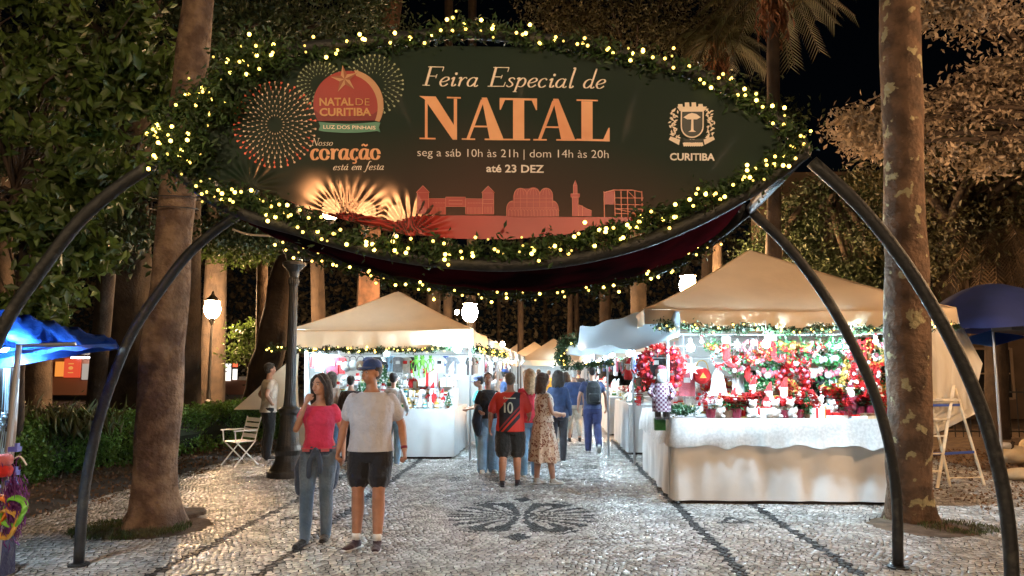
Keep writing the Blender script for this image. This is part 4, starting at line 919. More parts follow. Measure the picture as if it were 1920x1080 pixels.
def proto(kind, col='red', col2='wht'):
    key = (kind, col, col2)
    if key in PROTO: return PROTO[key]
    A_, B_, D_ = MB(), MB(), MB()
    if kind == 'poinsettia':       # potted
        A_.rings([(0, .045, .045), (.09, .06, .06), (.1, .064, .064), (.1, .055, .055)], 10)
        petals(B_, (0, 0, .14), .12, 8, .1); petals(B_, (.03, .02, .12), .1, 6, -.3, ph=.3)
        for o in ((0, 0, .2), (.08, .03, .17), (-.07, .05, .17), (-.02, -.08, .16)): petals(D_, o, .085, 7, .35, .45); petals(D_, (o[0], o[1], o[2] + .015), .055, 6, .8, .5, ph=.5)
        P = [('pot', A_, [gm('wine')]), ('green_leaves', B_, [gm('dgrn')]), ('blooms', D_, [gm(col)])]
    elif kind == 'wreath':
        Cc = []; rr = .16
        for k in range(900): a = RNG.uniform(0, 2 * math.pi); Cc.append((rr * math.cos(a) + RNG.normal() * .028, RNG.normal() * .022, rr * math.sin(a) + RNG.normal() * .028))
        Bq = leaf_mesh('ring', np.array(Cc), .038, wid=.6)
        for k in range(14): a = 2 * math.pi * k / 14; D_.ball((rr * math.cos(a) + RNG.normal() * .02, -.045, rr * math.sin(a) + RNG.normal() * .02), .024, 7, 5)
        A_.ball((0, -.06, -rr), (.02, .015, .02), 6, 4)
        for s in (-1, 1): A_.add([(0, -.06, -rr), (s * .09, -.07, -rr + .05), (s * .1, -.05, -rr - .03)], [(0, 1, 2)]); A_.add([(0, -.06, -rr), (s * .03, -.06, -rr - .13), (s * .065, -.055, -rr - .12)], [(0, 1, 2)])
        P = [('ring', Bq, [gm(col)]), ('baubles', D_, [gm(col2)]), ('bow', A_, [gm('red')])]
    elif kind in ('santa', 'gnome'):
        A_.rings([(0, .055, .05), (.03, .075, .065), (.12, .06, .055), (.19, .035, .035)], 12); B_.ball((0, -.005, .215), .04, 10, 6)
        D_.ball((0, -.035, .19), (.036, .02, .045), 8, 6); D_.rings([(.235, .045, .045), (.255, .045, .045)], 10)
        E_ = MB(); E_.rings([(.255, .04, .04), (.3, .028, .028, .01, 0), (.35, .012, .012, .03, 0), (.36, .002, .002, .035, 0)], 8); E_.tube([(-.06, 0, .16), (-.1, -.03, .1)], .016, 6); E_.tube([(.06, 0, .16), (.1, -.03, .1)], .016, 6)
        P = [('body', A_, [fm(col)]), ('head', B_, [gm('skin')]), ('beard', D_, [fm('wht')]), ('hat', E_, [fm(col)])]
    elif kind == 'snowman':
        A_.ball((0, 0, .07), .075, 10, 7); A_.ball((0, 0, .175), .05, 10, 6); B_.tube([(0, -.045, .175), (0, -.085, .17)], [.009, .002], 6); D_.rings([(.125, .052, .052), (.145, .05, .05)], 10); D_.rings([(.215, .05, .05), (.22, .05, .05), (.222, .032, .032), (.265, .03, .03)], 10)
        P = [('body', A_, [fm('wht')]), ('nose', B_, [gm('org')]), ('hat', D_, [fm(col)])]
    elif kind == 'gift':
        A_.box((0, 0, .05), (.14, .11, .10)); B_.box((0, 0, .051), (.022, .116, .104)); B_.box((0, 0, .0505), (.146, .02, .103))
        for s in (-1, 1): B_.add([(0, 0, .104), (s * .04, .015, .14), (s * .045, -.015, .125)], [(0, 1, 2)])
        P = [('box', A_, [gm(col)]), ('ribbon', B_, [gm(col2)])]
    elif kind == 'cane':
        pts = smooth_path([(0, 0, 0), (0, 0, .1), (0, 0, .19), (.015, 0, .225), (.045, 0, .235), (.07, 0, .2)], 4)
        for i in range(len(pts) - 1): A_.mi = i % 2; A_.tube([pts[i], pts[i + 1]], .012, 6)
        P = [('cane', A_, [gm('red'), gm('wht')])]
    elif kind == 'tree':
        Cc = []
        for k in range(500): z = RNG.uniform(0, 1); a = RNG.uniform(0, 6.28); r = .1 * (1 - z) * (1 + .15 * math.sin(z * 30)) * RNG.uniform(.6, 1); Cc.append((r * math.cos(a), r * math.sin(a), .05 + .26 * z))
        for k in range(16): z = RNG.uniform(.05, .85); a = k * 2.4; r = .1 * (1 - z); D_.ball((r * math.cos(a), r * math.sin(a), .05 + .26 * z), .012, 6, 4)
        A_.rings([(0, .03, .03), (.05, .035, .035)], 8); petals(D_, (0, 0, .32), .03, 5, .2, .5)
        P = [('needles', leaf_mesh('needles', np.array(Cc), .03, wid=.5), [gm(col)]), ('baubles', D_, [gm(col2)]), ('pot', A_, [gm('brn')])]
    elif kind == 'bunch':       # hanging bunch of ornaments
        for k in range(11): a = k * 2.4; r = .055 * math.sqrt(k / 11) * 1.5; A_.mi = k % 2; A_.ball((r * math.cos(a), r * math.sin(a) * .6, -.08 - .015 * (k % 4) + r * .3), .027, 8, 5)
        B_.tube([(0, 0, 0), (0, 0, -.06)], .004, 4); Cc = RNG.normal(size=(70, 3)) * [.05, .035, .04] + [0, 0, -.07]
        P = [('baubles', A_, [gm(col), gm(col2)]), ('string', B_, [gm('wht')]), ('sprig', leaf_mesh('sprig', Cc, .045, wid=.5), [gm('grn')])]
    elif kind == 'bowrow':
        for k in range(5):
            z = -.03 - .055 * k
            for s in (-1, 1): A_.add([(0, -.01, z), (s * .055, -.02, z + .028), (s * .06, 0, z - .005), (s * .05, -.02, z - .03)], [(0, 1, 2), (0, 2, 3)])
            A_.ball((0, -.015, z), .016, 6, 4)
        B_.box((0, 0, -.14), (.02, .006, .28)); P = [('bows', A_, [fm(col)]), ('ribbon', B_, [fm(col2)])]
    elif kind == 'star':
        for yy, s in ((-.02, 1), (.02, -1)):
            for k in range(8):
                a = 2 * math.pi * k / 8; b = a + math.pi / 8; c = a - math.pi / 8; L = .17 if k % 2 == 0 else .12
                A_.add([(0, yy, 0), (.05 * math.cos(c), 0, .05 * math.sin(c)), (L * math.cos(a), 0, L * math.sin(a)), (.05 * math.cos(b), 0, .05 * math.sin(b))], [(0, 1, 2), (0, 2, 3)])
        P = [('star', A_, [gm(col)])]
    elif kind == 'shirt':       # garment on a hanger
        B_.tube([(-.16, 0, -.05), (0, 0, 0), (.16, 0, -.05)], .006, 5); B_.tube([(0, 0, 0), (0, 0, .05)], .004, 4)
        vs = [(-.1, -.03), (-.17, -.06), (-.26, -.2), (-.18, -.25), (-.155, -.18), (-.16, -.52), (.16, -.52), (.155, -.18), (.18, -.25), (.26, -.2), (.17, -.06), (.1, -.03)]
        n = len(vs); V = [(x, -.018 + .01 * math.sin(x * 30), z) for x, z in vs] + [(x, .018, z) for x, z in vs]
        A_.add(V, [(0, 1, 4, 7, 10, 11), (1, 2, 3, 4), (7, 8, 9, 10), (4, 5, 6, 7)]); A_.add(V, [(11, 10, 7, 4, 1, 0), (4, 3, 2, 1), (10, 9, 8, 7), (7, 6, 5, 4)]); A_.add(V, [(i, (i + 1) % n, n + (i + 1) % n, n + i) for i in range(n)])
        A_.v = [tuple(v) for v in A_.v]; fixed = A_.f
        A_.f = [f for f in fixed if True]
        P = [('garment', A_, [fm(col)]), ('hanger', B_, [gm('wht')])]
        if col2 != 'none': D_.box((0, -.036, -.2), (.13, .006, .1)); P.append(('print', D_, [fm(col2)]))
    elif kind == 'stocking':
        A_.tube(smooth_path([(0, 0, -.02), (0, 0, -.12), (.0, 0, -.2), (.05, 0, -.24), (.09, 0, -.235)], 4), [.036] * 8 + [.034] * 5 + [.028] * 4, 8, sq=.6); B_.tube([(0, 0, .01), (0, 0, -.045)], .042, 10, sq=.6)
        P = [('sock', A_, [fm(col)]), ('cuff', B_, [fm('wht')])]
    elif kind == 'bag':
        A_.ball((0, 0, -.22), (.13, .05, .12), 12, 7); B_.tube(smooth_path([(-.09, 0, -.14), (-.06, 0, -.03), (0, 0, 0), (.06, 0, -.03), (.09, 0, -.14)], 4), .008, 5); P = [('pouch', A_, [fm(col)]), ('strap', B_, [fm(col2)])]
        D_.add([(-.05, -.058, -.25), (.05, -.058, -.25), (0, -.058, -.17)], [(0, 1, 2)]); P.append(('patch', D_, [fm('cream' if col2 == 'blk' else 'gold')]))
    elif kind == 'hat':
        A_.rings([(0, .11, .12), (.01, .11, .12), (.012, .075, .08), (.06, .07, .078), (.1, .05, .055), (.115, .01, .01)], 12); B_.rings([(.014, .078, .083), (.03, .077, .082)], 12); P = [('crown_piece', A_, [fm(col)]), ('band', B_, [fm(col2)])]
    elif kind == 'jar':
        A_.rings([(0, .04, .04), (.01, .045, .045), (.08, .045, .045), (.095, .03, .03)], 10); B_.rings([(.095, .034, .034), (.115, .034, .034)], 10); D_.rings([(.025, .046, .046), (.065, .046, .046)], 10); P = [('jar', A_, [gm(col)]), ('lid', B_, [gm('gold')]), ('sticker', D_, [gm(col2)])]
    elif kind == 'plush':
        A_.ball((0, 0, .06), (.06, .05, .065), 9, 6); A_.ball((0, -.01, .15), .045, 9, 6)
        for s in (-1, 1): A_.ball((s * .035, 0, .19), .018, 6, 4); A_.ball((s * .05, -.03, .02), (.025, .03, .02), 6, 4); A_.ball((s * .06, -.02, .09), (.02, .02, .035), 6, 4)
        B_.ball((0, -.053, .143), (.018, .012, .013), 6, 4); P = [('body', A_, [fm(col)]), ('muzzle', B_, [fm(col2)])]
    elif kind == 'frog':        # long-legged hanging toy
        A_.ball((0, 0, -.1), (.04, .03, .055), 9, 6); A_.ball((0, -.01, -.03), (.04, .035, .03), 9, 6)
        for s in (-1, 1): A_.tube(smooth_path([(s * .03, 0, -.07), (s * .08, 0, -.13), (s * .07, 0, -.22)], 4), .009, 5); A_.tube(smooth_path([(s * .02, 0, -.14), (s * .05, 0, -.24), (s * .03, 0, -.34)], 4), .011, 5); A_.ball((s * .02, -.02, .0), .013, 6, 4)
        P = [('body', A_, [fm(col)])]
    elif kind == 'basket':
        A_.rings([(0, .12, .08), (.09, .15, .1), (.1, .15, .1), (.1, .12, .08)], 14); Cc = RNG.normal(size=(160, 3)) * [.07, .045, .03] + [0, 0, .14]
        for k in range(16): a = k * 2.4; r = .02 + .006 * k; D_.ball((r * math.cos(a), r * .6 * math.sin(a), .13 + .03 * math.cos(k)), .022, 7, 5)
        P = [('basket', A_, [gm('brn')]), ('greens', leaf_mesh('greens', Cc, .06), [gm('grn')]), ('flowers', D_, [gm(col)])]
    elif kind == 'candle':
        A_.rings([(0, .028, .028), (.15, .028, .028)], 10); B_.rings([(0, .05, .05), (.02, .055, .055), (.025, .035, .035)], 12); P = [('candle', A_, [gm(col)]), ('dish', B_, [gm(col2)])]
    elif kind == 'tray':
        A_.box((0, 0, .02), (.26, .17, .04)); 
        for k in range(8): B_.box((-.1 + .065 * (k % 4), -.04 + .08 * (k // 4), .055), (.05, .055, .03))
        P = [('tray', A_, [gm(col)]), ('contents', B_, [gm(col2)])]
    elif kind == 'clock':
        A_.tube([(0, .02, 0), (0, -.02, 0)], .12, 20); B_.tube([(0, -.02, 0), (0, -.026, 0)], .09, 20); D_.box((0, -.03, .03), (.008, .004, .06)); D_.box((.02, -.03, 0), (.045, .004, .008))
        for k in range(16): a = k * math.pi / 8; A_.ball((.13 * math.cos(a), 0, .13 * math.sin(a)), .026, 6, 4)
        P = [('rim', A_, [gm(col)]), ('face', B_, [gm('wht')]), ('hands', D_, [gm('blk')])]
    elif kind == 'cloth':
        vs = []; 
        for i in range(9):
            for j in range(5): vs.append((-.12 + .03 * i, .015 * math.sin(i * 1.9 + j * .3), -.1 * j))
        A_.add(vs, [(i * 5 + j, (i + 1) * 5 + j, (i + 1) * 5 + j + 1, i * 5 + j + 1) for i in range(8) for j in range(4)]); B_.tube([(-.13, 0, .003), (.13, 0, .003)], .007, 5); P = [('cloth', A_, [fm(col)]), ('rod', B_, [gm('wht')])]
    elif kind == 'bell':
        A_.rings([(0, .16, .05), (.03, .12, .045), (.15, .1, .04), (.28, .075, .03), (.36, .03, .02), (.38, .008, .008)], 14); B_.ball((0, 0, .40), (.04, .02, .03), 8, 5); P = [('panel', A_, [fm(col)]), ('knot', B_, [fm(col2)])]
    PROTO[key] = prims(P); return PROTO[key]
def put(kind, loc, label, cat, col='red', col2='wht', s=1.0, rz=0, group=None, name=None, flat_=False):
    pr = proto(kind, col, col2); nm = name or {'santa': 'santa_doll', 'gnome': 'gnome_doll', 'tree': 'tabletop_tree', 'cane': 'candy_cane', 'gift': 'gift_box', 'bunch': 'ornament_bunch', 'bowrow': 'bow_ribbon', 'shirt': 'hanging_shirt', 'plush': 'plush_toy', 'frog': 'hanging_toy', 'cloth': 'hanging_cloth', 'bell': 'felt_tree'}.get(kind, kind)
    if len(pr) == 1:
        t = bpy.data.objects.new(nm, pr[0][1]); COL.objects.link(t); tag(t, label, cat, group)
    else:
        t = empty(nm, (0, 0, 0), 0, label, cat, group)
        for pn, me in pr: o = bpy.data.objects.new(pn, me); COL.objects.link(o); o.parent = t
    t.location = loc; t.rotation_euler = (0, 0, rz); t.scale = (s, s, s); return t

# ------------------------------------------------------------------ right stall (nearest)
RX0, RX1, RY0, RY1, RH = 1.72, 4.85, 9.95, 12.9, 1.07
t = empty('market_tent', (3.25, 11.8, 0), 0, 'large warm-tinted peaked tent with garland over the red Christmas stall on the right', 'tent')
def rel(par, x0, x1, y0, y1): lx, ly = par.location[:2]; return x0 - lx, x1 - lx, y0 - ly, y1 - ly
canopy(t, *rel(t, 1.32, 5.3, 9.8, 14.1), 2.50, 3.62, val=.20, seed=1, inset=.34)
side_wall(t, [(5.2 - 3.25, 12.6 - 11.8), (5.2 - 3.25, 13.95 - 11.8), (2.5 - 3.25, 13.95 - 11.8)], .05, 2.4, name='rear_wall')
TR = t
counter(RX0, RX1, RY0, RY1, RH, .75, 'l', 'long trestle counter of the right Christmas stall under white cloth', 'white cloth with scalloped lace overlay on the right stall counter', scallop=True)
# clear plastic sheet hanging off the right corner
def plastic():
    m = bpy.data.materials.new('clear_plastic'); m.use_nodes = True; n = m.node_tree.nodes; l = m.node_tree.links; b = n['Principled BSDF']; b.inputs['Base Color'].default_value = (.75, .70, .62, 1); b.inputs['Roughness'].default_value = .3
    tr = n.new('ShaderNodeBsdfTransparent'); tl = n.new('ShaderNodeBsdfTranslucent'); tl.inputs[0].default_value = (.7, .65, .55, 1); m1 = n.new('ShaderNodeMixShader'); m2 = n.new('ShaderNodeMixShader'); m1.inputs[0].default_value = .35; m2.inputs[0].default_value = .18
    tc = n.new('ShaderNodeTexCoord'); no = n.new('ShaderNodeTexNoise'); no.inputs['Scale'].default_value = 3; mp = n.new('ShaderNodeMapping'); mp.inputs['Scale'].default_value = (3, 3, .6); l.new(tc.outputs['Object'], mp.inputs[0]); l.new(mp.outputs[0], no.inputs[0]); bp = n.new('ShaderNodeBump'); bp.inputs['Distance'].default_value = .06; l.new(no.outputs[0], bp.inputs['Height']); l.new(bp.outputs[0], b.inputs['Normal'])
    l.new(b.outputs[0], m1.inputs[1]); l.new(tl.outputs[0], m1.inputs[2]); l.new(m1.outputs[0], m2.inputs[1]); l.new(tr.outputs[0], m2.inputs[2]); l.new(m2.outputs[0], n['Material Output'].inputs[0]); return m
m_plastic = plastic()
b0 = Vector((5.0, 11.0, 0)); prof = [(0, 0, 2.42, .42), (.05, .1, 2.44, .95), (.1, .2, 1.9, 1.15), (.12, .2, 1.45, 1.05), (.3, .3, 1.15, 1.05), (.1, .3, .9, .75), (.0, .3, .72, .5)]
vs = []; nk = 28
for (ox, oy, z, w) in prof:
    for k in range(nk):
        u = k / (nk - 1); f = .05 * math.sin(k * 1.7 + z * 3) * (2.5 - z); vs.append((ox * .3 + w * u * 1.5 + f * .3, oy + .9 * u * (1 - .3 * u) + f, z - .06 * u + .03 * math.sin(k * 1.1)))
tag(MB().add(vs, [(i * nk + k, i * nk + k + 1, (i + 1) * nk + k + 1, (i + 1) * nk + k) for i in range(len(prof) - 1) for k in range(nk - 1)]).obj('plastic_sheet', m_plastic, None, smooth=True, loc=b0), 'clear crumpled plastic sheet draped off the tent corner behind the lichen trunk', 'plastic sheet')
# bluish tarp pulled across the left front corner
vs = []; nx, ny = 22, 12; q0 = Vector((1.3, 9.75, 0))
for i in range(nx + 1):
    for j in range(ny + 1):
        u, v = i / nx, j / ny; x = 1.75 - 1.15 * u ; y = 9.72 + 2.6 * u + .05 * v
        z = 2.46 + .05 * math.sin(u * 5) - (.30 + .07 * math.sin(u * 9)) * v - .20 * math.sin(math.pi * min(1, u * 1.15)) * v + .02 * math.sin(u * 21 + v * 5); vs.append((x - .30 * v * math.sin(u * 3), y - .12 * math.sin(v * 3), z))
tag(MB().add(vs, [(i * (ny + 1) + j, (i + 1) * (ny + 1) + j, (i + 1) * (ny + 1) + j + 1, i * (ny + 1) + j + 1) for i in range(nx) for j in range(ny)]).obj('awning_sheet', mat('awning_pale', (.38, .46, .52), .5, trans=.25), None, smooth=True), 'pale translucent awning sheet sagging from the left corner of the right tent', 'awning')
P = [Vector((1.45 + .32 * k, 9.74, 2.27 - .045 * math.sin(math.pi * k / 12) + .02 * math.sin(k * 2))) for k in range(13)]
garland('lit fir garland along the front eave of the right tent', smooth_path(P, 3), 3200, .05, 46, .011, leafsize=.05, off=(0, -.05, 0), group=None)
for (px, py, Y, lb) in ((1295, 652, 9.64, 'glaring white work lamp above the striped pink shirt'), (1437, 645, 9.64, 'glaring white work lamp in the middle of the right tent eave'), (1597, 648, 9.64, 'white work lamp beside the front arch leg'), (1181, 663, 12.4, 'white work lamp at the alley side of the right stall')):
    c = at(px, py, Y); led(c, lb, r=.048)
# display racks that carry the hanging goods
rk = empty('display_rack', (3.3, 11.3, 0), 0, 'metal grid rack behind the goods of the right stall', 'rack')
for x in (-1.2, -.1, 1.0, 1.6): mb = MB(); mb.tube([(x, 0, 0), (x, 0, 2.25)], .013, 6); mb.obj('post', m_metal, rk)
for z in (1.3, 1.6, 1.9, 2.2): mb = MB(); mb.tube([(-1.25, 0, z), (1.65, 0, z)], .008, 5); mb.obj('rail', m_metal, rk)
S = lambda n, d: n / F_PX * d
R_ = 'right stall'
def P_(px, py, Y): return at(px, py, Y)
def HANG(kind, px, py, Y, label, cat, col='red', col2='wht', s=1.0, rz=0, group=None): return put(kind, P_(px, py, Y), label, cat, col, col2, s, rz, group)
# big pieces, placed one by one
HANG('wreath', 1240, 688, 10.15, 'big red bauble wreath at the left end of the right stall', 'wreath', 'red', 'wine', 1.55)
HANG('star', 1296, 690, 10.35, 'large white star hanging below the left work lamp', 'star', 'wht', s=1.0)
HANG('shirt', 1287, 694, 11.0, 'pink striped shirt hanging below the white star', 'shirt', 'pink', 'wht', .72)
HANG('bag', 1316, 676, 10.9, 'round red felt bag with a gold triangle patch', 'bag', 'red', 'gold', 1.0)
HANG('bell', 1347, 742, 10.8, 'white felt tree hung with small red ornaments', 'decoration', 'wht', 'red', 1.05)
HANG('cloth', 1392, 690, 11.0, 'long white cloth hanging behind the felt tree', 'cloth', 'wht', s=1.25)
HANG('cloth', 1412, 694, 10.9, 'dark green cloth hanging right of the white cloth', 'cloth', 'dgrn', s=1.1)
HANG('cloth', 1450, 690, 11.1, 'second dark green curtain cloth beside the flower basket', 'cloth', 'dgrn', s=1.3)
HANG('basket', 1440, 752, 10.7, 'basket of cream and gold flowers over the poinsettias', 'basket', 'cream', s=1.5)
HANG('wreath', 1487, 716, 10.5, 'tall red flower wreath in the middle of the right stall', 'wreath', 'red', 'pink', 1.15)
HANG('wreath', 1480, 728, 10.4, 'small gold and red wreath inside the tall red one', 'wreath', 'gold', 'red', .6)
HANG('clock', 1530, 684, 10.6, 'round cream wreath framing a white clock face', 'clock', 'cream', s=.85)
HANG('cloth', 1547, 692, 10.7, 'black oval cloth hanging beside the round clock', 'cloth', 'blk', s=.95)
HANG('bell', 1567, 738, 10.7, 'tall knitted white tree decoration', 'decoration', 'wht', 'cream', .95)
HANG('tree', 1590, 740, 10.4, 'bushy gold and white ornament tree near the front arch leg', 'decoration', 'gold', 'wht', 1.6)
HANG('wreath', 1622, 702, 10.3, 'red wreath with a white centre beside the front arch leg', 'wreath', 'red', 'wht', 1.0)
HANG('wreath', 1641, 664, 10.3, 'gold wreath hanging at the right end of the eave', 'wreath', 'gold', 'org', .85)
HANG('gnome', 1596, 770, 10.3, 'white-bearded gnome with a wine coat on the right half of the counter', 'doll', 'wine', s=1.2)
HANG('santa', 1622, 765, 10.4, 'santa doll in red on the pile by the front arch leg', 'doll', 'red', s=1.15)
HANG('snowman', 1556, 775, 10.3, 'green-scarfed snowman doll beside the striped cone', 'doll', 'teal', s=.9)
HANG('tree', 1528, 776, 10.2, 'red and white striped cone tree', 'decoration', 'red', 'wht', .95)
HANG('santa', 1178, 712, 12.2, 'small red santa standing at the alley side of the right stall', 'doll', 'red', s=1.0)
HANG('bowrow', 1197, 742, 10.6, 'red bow tied on the post at the corner of the right counter', 'bow', 'red', 'red', .5)
# plaid santa figure standing tall on the corner
c = P_(1241, 786, 10.05); t = empty('santa_figure', c, 0, 'tall santa figure in dark plaid coat standing on the left corner of the right counter', 'figure')
def plaid():
    m = mat('plaid', (.07, .02, .04), .8); n = m.node_tree.nodes; l = m.node_tree.links; tc = n.new('ShaderNodeTexCoord'); ck = n.new('ShaderNodeTexChecker'); ck.inputs['Scale'].default_value = 34; ck.inputs[1].default_value = (.09, .025, .06, 1); ck.inputs[2].default_value = (.30, .26, .30, 1); l.new(tc.outputs['Object'], ck.inputs[0]); l.new(ck.outputs[0], n['Principled BSDF'].inputs['Base Color']); return m
mb = MB(); mb.rings([(.10, .125, .08), (.28, .125, .08), (.46, .10, .07), (.52, .05, .045)], 14); mb.tube([(-.1, 0, .46), (-.16, -.03, .34), (-.1, -.09, .28)], .035, 8); mb.tube([(.1, 0, .46), (.16, -.03, .34), (.1, -.09, .28)], .035, 8); mb.obj('coat', plaid(), t)
mb = MB(); mb.ball((0, 0, .59), .065, 12, 8); mb.obj('head', gm('skin'), t)
mb = MB(); mb.ball((0, -.05, .55), (.075, .04, .09), 10, 7); mb.rings([(.625, .078, .078), (.655, .075, .075)], 12); mb.ball((0, .0, .6), (.08, .05, .05), 10, 6); mb.obj('beard', mat('beard_grey', (.26, .25, .25), .9), t)
mb = MB(); mb.rings([(.655, .065, .065), (.69, .055, .055, .01, 0), (.71, .02, .02, .0, 0)], 10); mb.obj('hat', fm('wine'), t)
mb = MB(); mb.tube([(-.05, 0, .1), (-.05, 0, .03)], .04, 8); mb.tube([(.05, 0, .1), (.05, 0, .03)], .04, 8); mb.box((-.05, -.02, .015), (.07, .13, .03)); mb.box((.05, -.02, .015), (.07, .13, .03)); mb.obj('boots', gm('blk'), t)
mb = MB(); mb.box((0, 0, .0), (.14, .12, .16)); tag(mb.obj('planter_box', fm('grn'), None, loc=P_(1241, 800, 10.05) + Vector((.0, .18, .02))), 'little stand under the plaid santa figure', 'box')
# green moss planter left, then the front row of the counter
tag(obj('moss_planter', leaf_mesh('moss_planter', RNG.normal(size=(900, 3)) * [.09, .07, .03] + [0, 0, .05], .05), gm('dgrn'), None, loc=P_(1275, 776, 10.15)), 'low dark green leafy planter beside the plaid santa', 'planter')
rr = random.Random(3)
fl = [('poinsettia', 'red', 'plants'), ('poinsettia', 'pink', 'plants'), ('gift', 'red', 'boxes'), ('gift', 'cream', 'boxes'), ('candle', 'red', 'candles'), ('snowman', 'red', 'dolls'), ('tree', 'grn', 'trees'), ('jar', 'wht', 'jars')]
SHORT = {'poinsettia': 'poinsettia', 'gift': 'box', 'candle': 'candle', 'santa': 'santa', 'gnome': 'gnome', 'snowman': 'snowman', 'cane': 'candy cane', 'jar': 'jar', 'tree': 'little tree', 'bunch': 'bauble bunch', 'bowrow': 'bow string', 'stocking': 'stocking', 'wreath': 'wreath', 'star': 'star', 'plush': 'plush toy', 'tray': 'tray', 'basket': 'basket'}
NTH = ['leftmost', 'second from left', 'third from left', 'fourth from left', 'fifth from left', 'sixth from left', 'seventh from left']
NTHF = ['nearest', 'second from the front', 'third from the front', 'fourth from the front', 'fifth from the front', 'sixth from the front', 'farthest']
def names(ns, lab):
    return [(n + ', ' + NTHF[min(6, ns[:i].count(n))] + ', ' + lab) if ns.count(n) > 1 else n + ', ' + lab for i, n in enumerate(ns)]
def rowfill(x0, x1, y, z, n, kinds, s, jit, lab, grp, sx=0):
    ch = [rr.choice(kinds) for _ in range(n)]; labs = []
    for k in range(n):
        nm = ch[k][3]; a = SHORT[ch[k - 1][0]] if k else 'row end'; b = SHORT[ch[k + 1][0]] if k < n - 1 else 'row end'
        labs.append(nm + (f' between {a} and {b}' if a != b else f' between two {a} pieces') + ', ' + lab)
    for k in range(n):
        kind, col, col2, nm, cat = ch[k]; x = x0 + (x1 - x0) * (k + .5) / n + rr.uniform(-jit, jit); L = labs[k]
        if labs.count(L) > 1: L = nm + ', ' + NTH[min(6, [ch[q][3] for q in range(n) if ch[q][3] == nm and q <= k].__len__() - 1)] + ', ' + lab
        up_ = z > 1.5; k_ = (.45 if kind == 'wreath' else .55 if kind in ('snowman', 'star') else .6 if kind == 'gift' else 1.35) if up_ else 1
        put(kind, (x + sx, y + rr.uniform(-.04, .04), z - (.1 if up_ and kind in ('wreath', 'star', 'snowman', 'gift') else 0) - (rr.uniform(0, .06) if up_ else 0)), L, cat, col, col2, k_ * s * rr.uniform(.8, 1.3), rr.uniform(-.6, .6), nm + ' ' + grp)
POI = ('poinsettia', 'red', 'wht', 'potted red poinsettia', 'plant'); KR = [POI, POI, POI, ('poinsettia', 'pink', 'wht', 'potted pink poinsettia', 'plant'), ('gift', 'red', 'gold', 'red gift box with gold ribbon', 'gift box'), ('candle', 'red', 'gold', 'red pillar candle', 'candle'), ('santa', 'red', 'wht', 'small santa doll', 'doll'), ('gift', 'wht', 'red', 'white gift box with red ribbon', 'gift box'), ('basket', 'red', 'wht', 'basket of red flowers', 'basket'), ('plush', 'wht', 'cream', 'white plush toy', 'plush toy'), ('snowman', 'red', 'wht', 'small snowman with red hat', 'doll'), ('cane', 'red', 'wht', 'candy cane', 'candy cane'), ('jar', 'cream', 'red', 'cream jar with red sticker', 'jar'), ('tree', 'grn', 'red', 'little green tree with red baubles', 'decoration')]
rowfill(2.15, 3.75, 10.12, RH + .01, 15, KR, 1.0, .03, 'front row, right counter', 'on the right counter front row')
rowfill(2.1, 3.9, 10.27, RH + .06, 15, KR, 1.05, .03, 'second row, right counter', 'on the right counter second row')
rowfill(2.2, 4.6, 10.46, RH + .14, 16, KR[:-1], 1.1, .03, 'back row, right counter', 'on the right counter back row')
rowfill(3.75, 4.7, 10.1, RH + .01, 7, [('tray', 'wht', 'red', 'white tray of small red pieces', 'tray'), ('tray', 'cream', 'brn', 'cream tray of brown pieces', 'tray'), ('tray', 'lblu', 'wht', 'pale blue box tray', 'tray'), POI], .8, .03, 'right counter end', 'at the counter right end')
rowfill(3.85, 4.75, 10.3, RH + .05, 6, [POI, ('santa', 'red', 'wht', 'small santa doll', 'doll'), ('gift', 'wine', 'gold', 'wine red gift box', 'gift box')], 1.1, .03, 'behind the right end trays', 'behind the counter trays')
KH = [('bunch', 'red', 'wht', 'bunch of red and white baubles', 'ornament'), ('bunch', 'pink', 'wht', 'bunch of pink baubles', 'ornament'), ('bunch', 'lblu', 'wht', 'bunch of pale blue baubles', 'ornament'), ('bunch', 'silver', 'grn', 'bunch of silver and green baubles', 'ornament'), ('bowrow', 'red', 'red', 'string of red bows', 'ornament'), ('stocking', 'red', 'wht', 'red stocking with white cuff', 'stocking'), ('bunch', 'gold', 'red', 'bunch of gold baubles', 'ornament'), ('wreath', 'pink', 'wht', 'mini pink wreath', 'wreath'), ('wreath', 'wht', 'red', 'mini white wreath', 'wreath'), ('snowman', 'red', 'wht', 'hanging snowman', 'ornament'), ('star', 'wht', 'wht', 'small white hanging star', 'star'), ('wreath', 'red', 'gold', 'mini red wreath', 'wreath'), ('gift', 'red', 'wht', 'hanging red gift box', 'ornament')]
rowfill(2.05, 4.65, 10.2, 2.17, 21, KH, .95, .03, 'top string, right stall', 'on the top string of the right stall')
rowfill(2.25, 4.65, 10.45, 2.02, 18, KH, 1.0, .04, 'second string, right stall', 'on the second string of the right stall')
rowfill(2.5, 4.7, 10.7, 1.86, 15, KH, 1.05, .04, 'third string, right stall', 'on the third string of the right stall')
rowfill(3.9, 4.7, 10.6, 1.62, 6, [KH[0], KH[4], KH[5], KH[6]], 1.2, .03, 'low at right stall end', 'low strings at the right stall end')
rowfill(2.3, 4.7, 11.28, 1.62, 12, KH, 1.3, .05, 'upper rack rail, right stall', 'on the back grid rack')
rowfill(2.3, 4.7, 11.28, 1.30, 12, KH, 1.3, .05, 'lower rack rail, right stall', 'low on the back grid rack')
for k, z in enumerate((2.19, 2.04, 1.88)):
    mb = MB(); mb.tube([(1.5, 10.2 + .25 * k, z), (3.3, 10.2 + .25 * k, z - .012), (5.1, 10.2 + .25 * k, z)], .004, 4); tag(mb.obj('hanging_line', gm('wht')), ('front', 'second', 'third')[k] + ' line the ornaments hang from in the right stall', 'line')
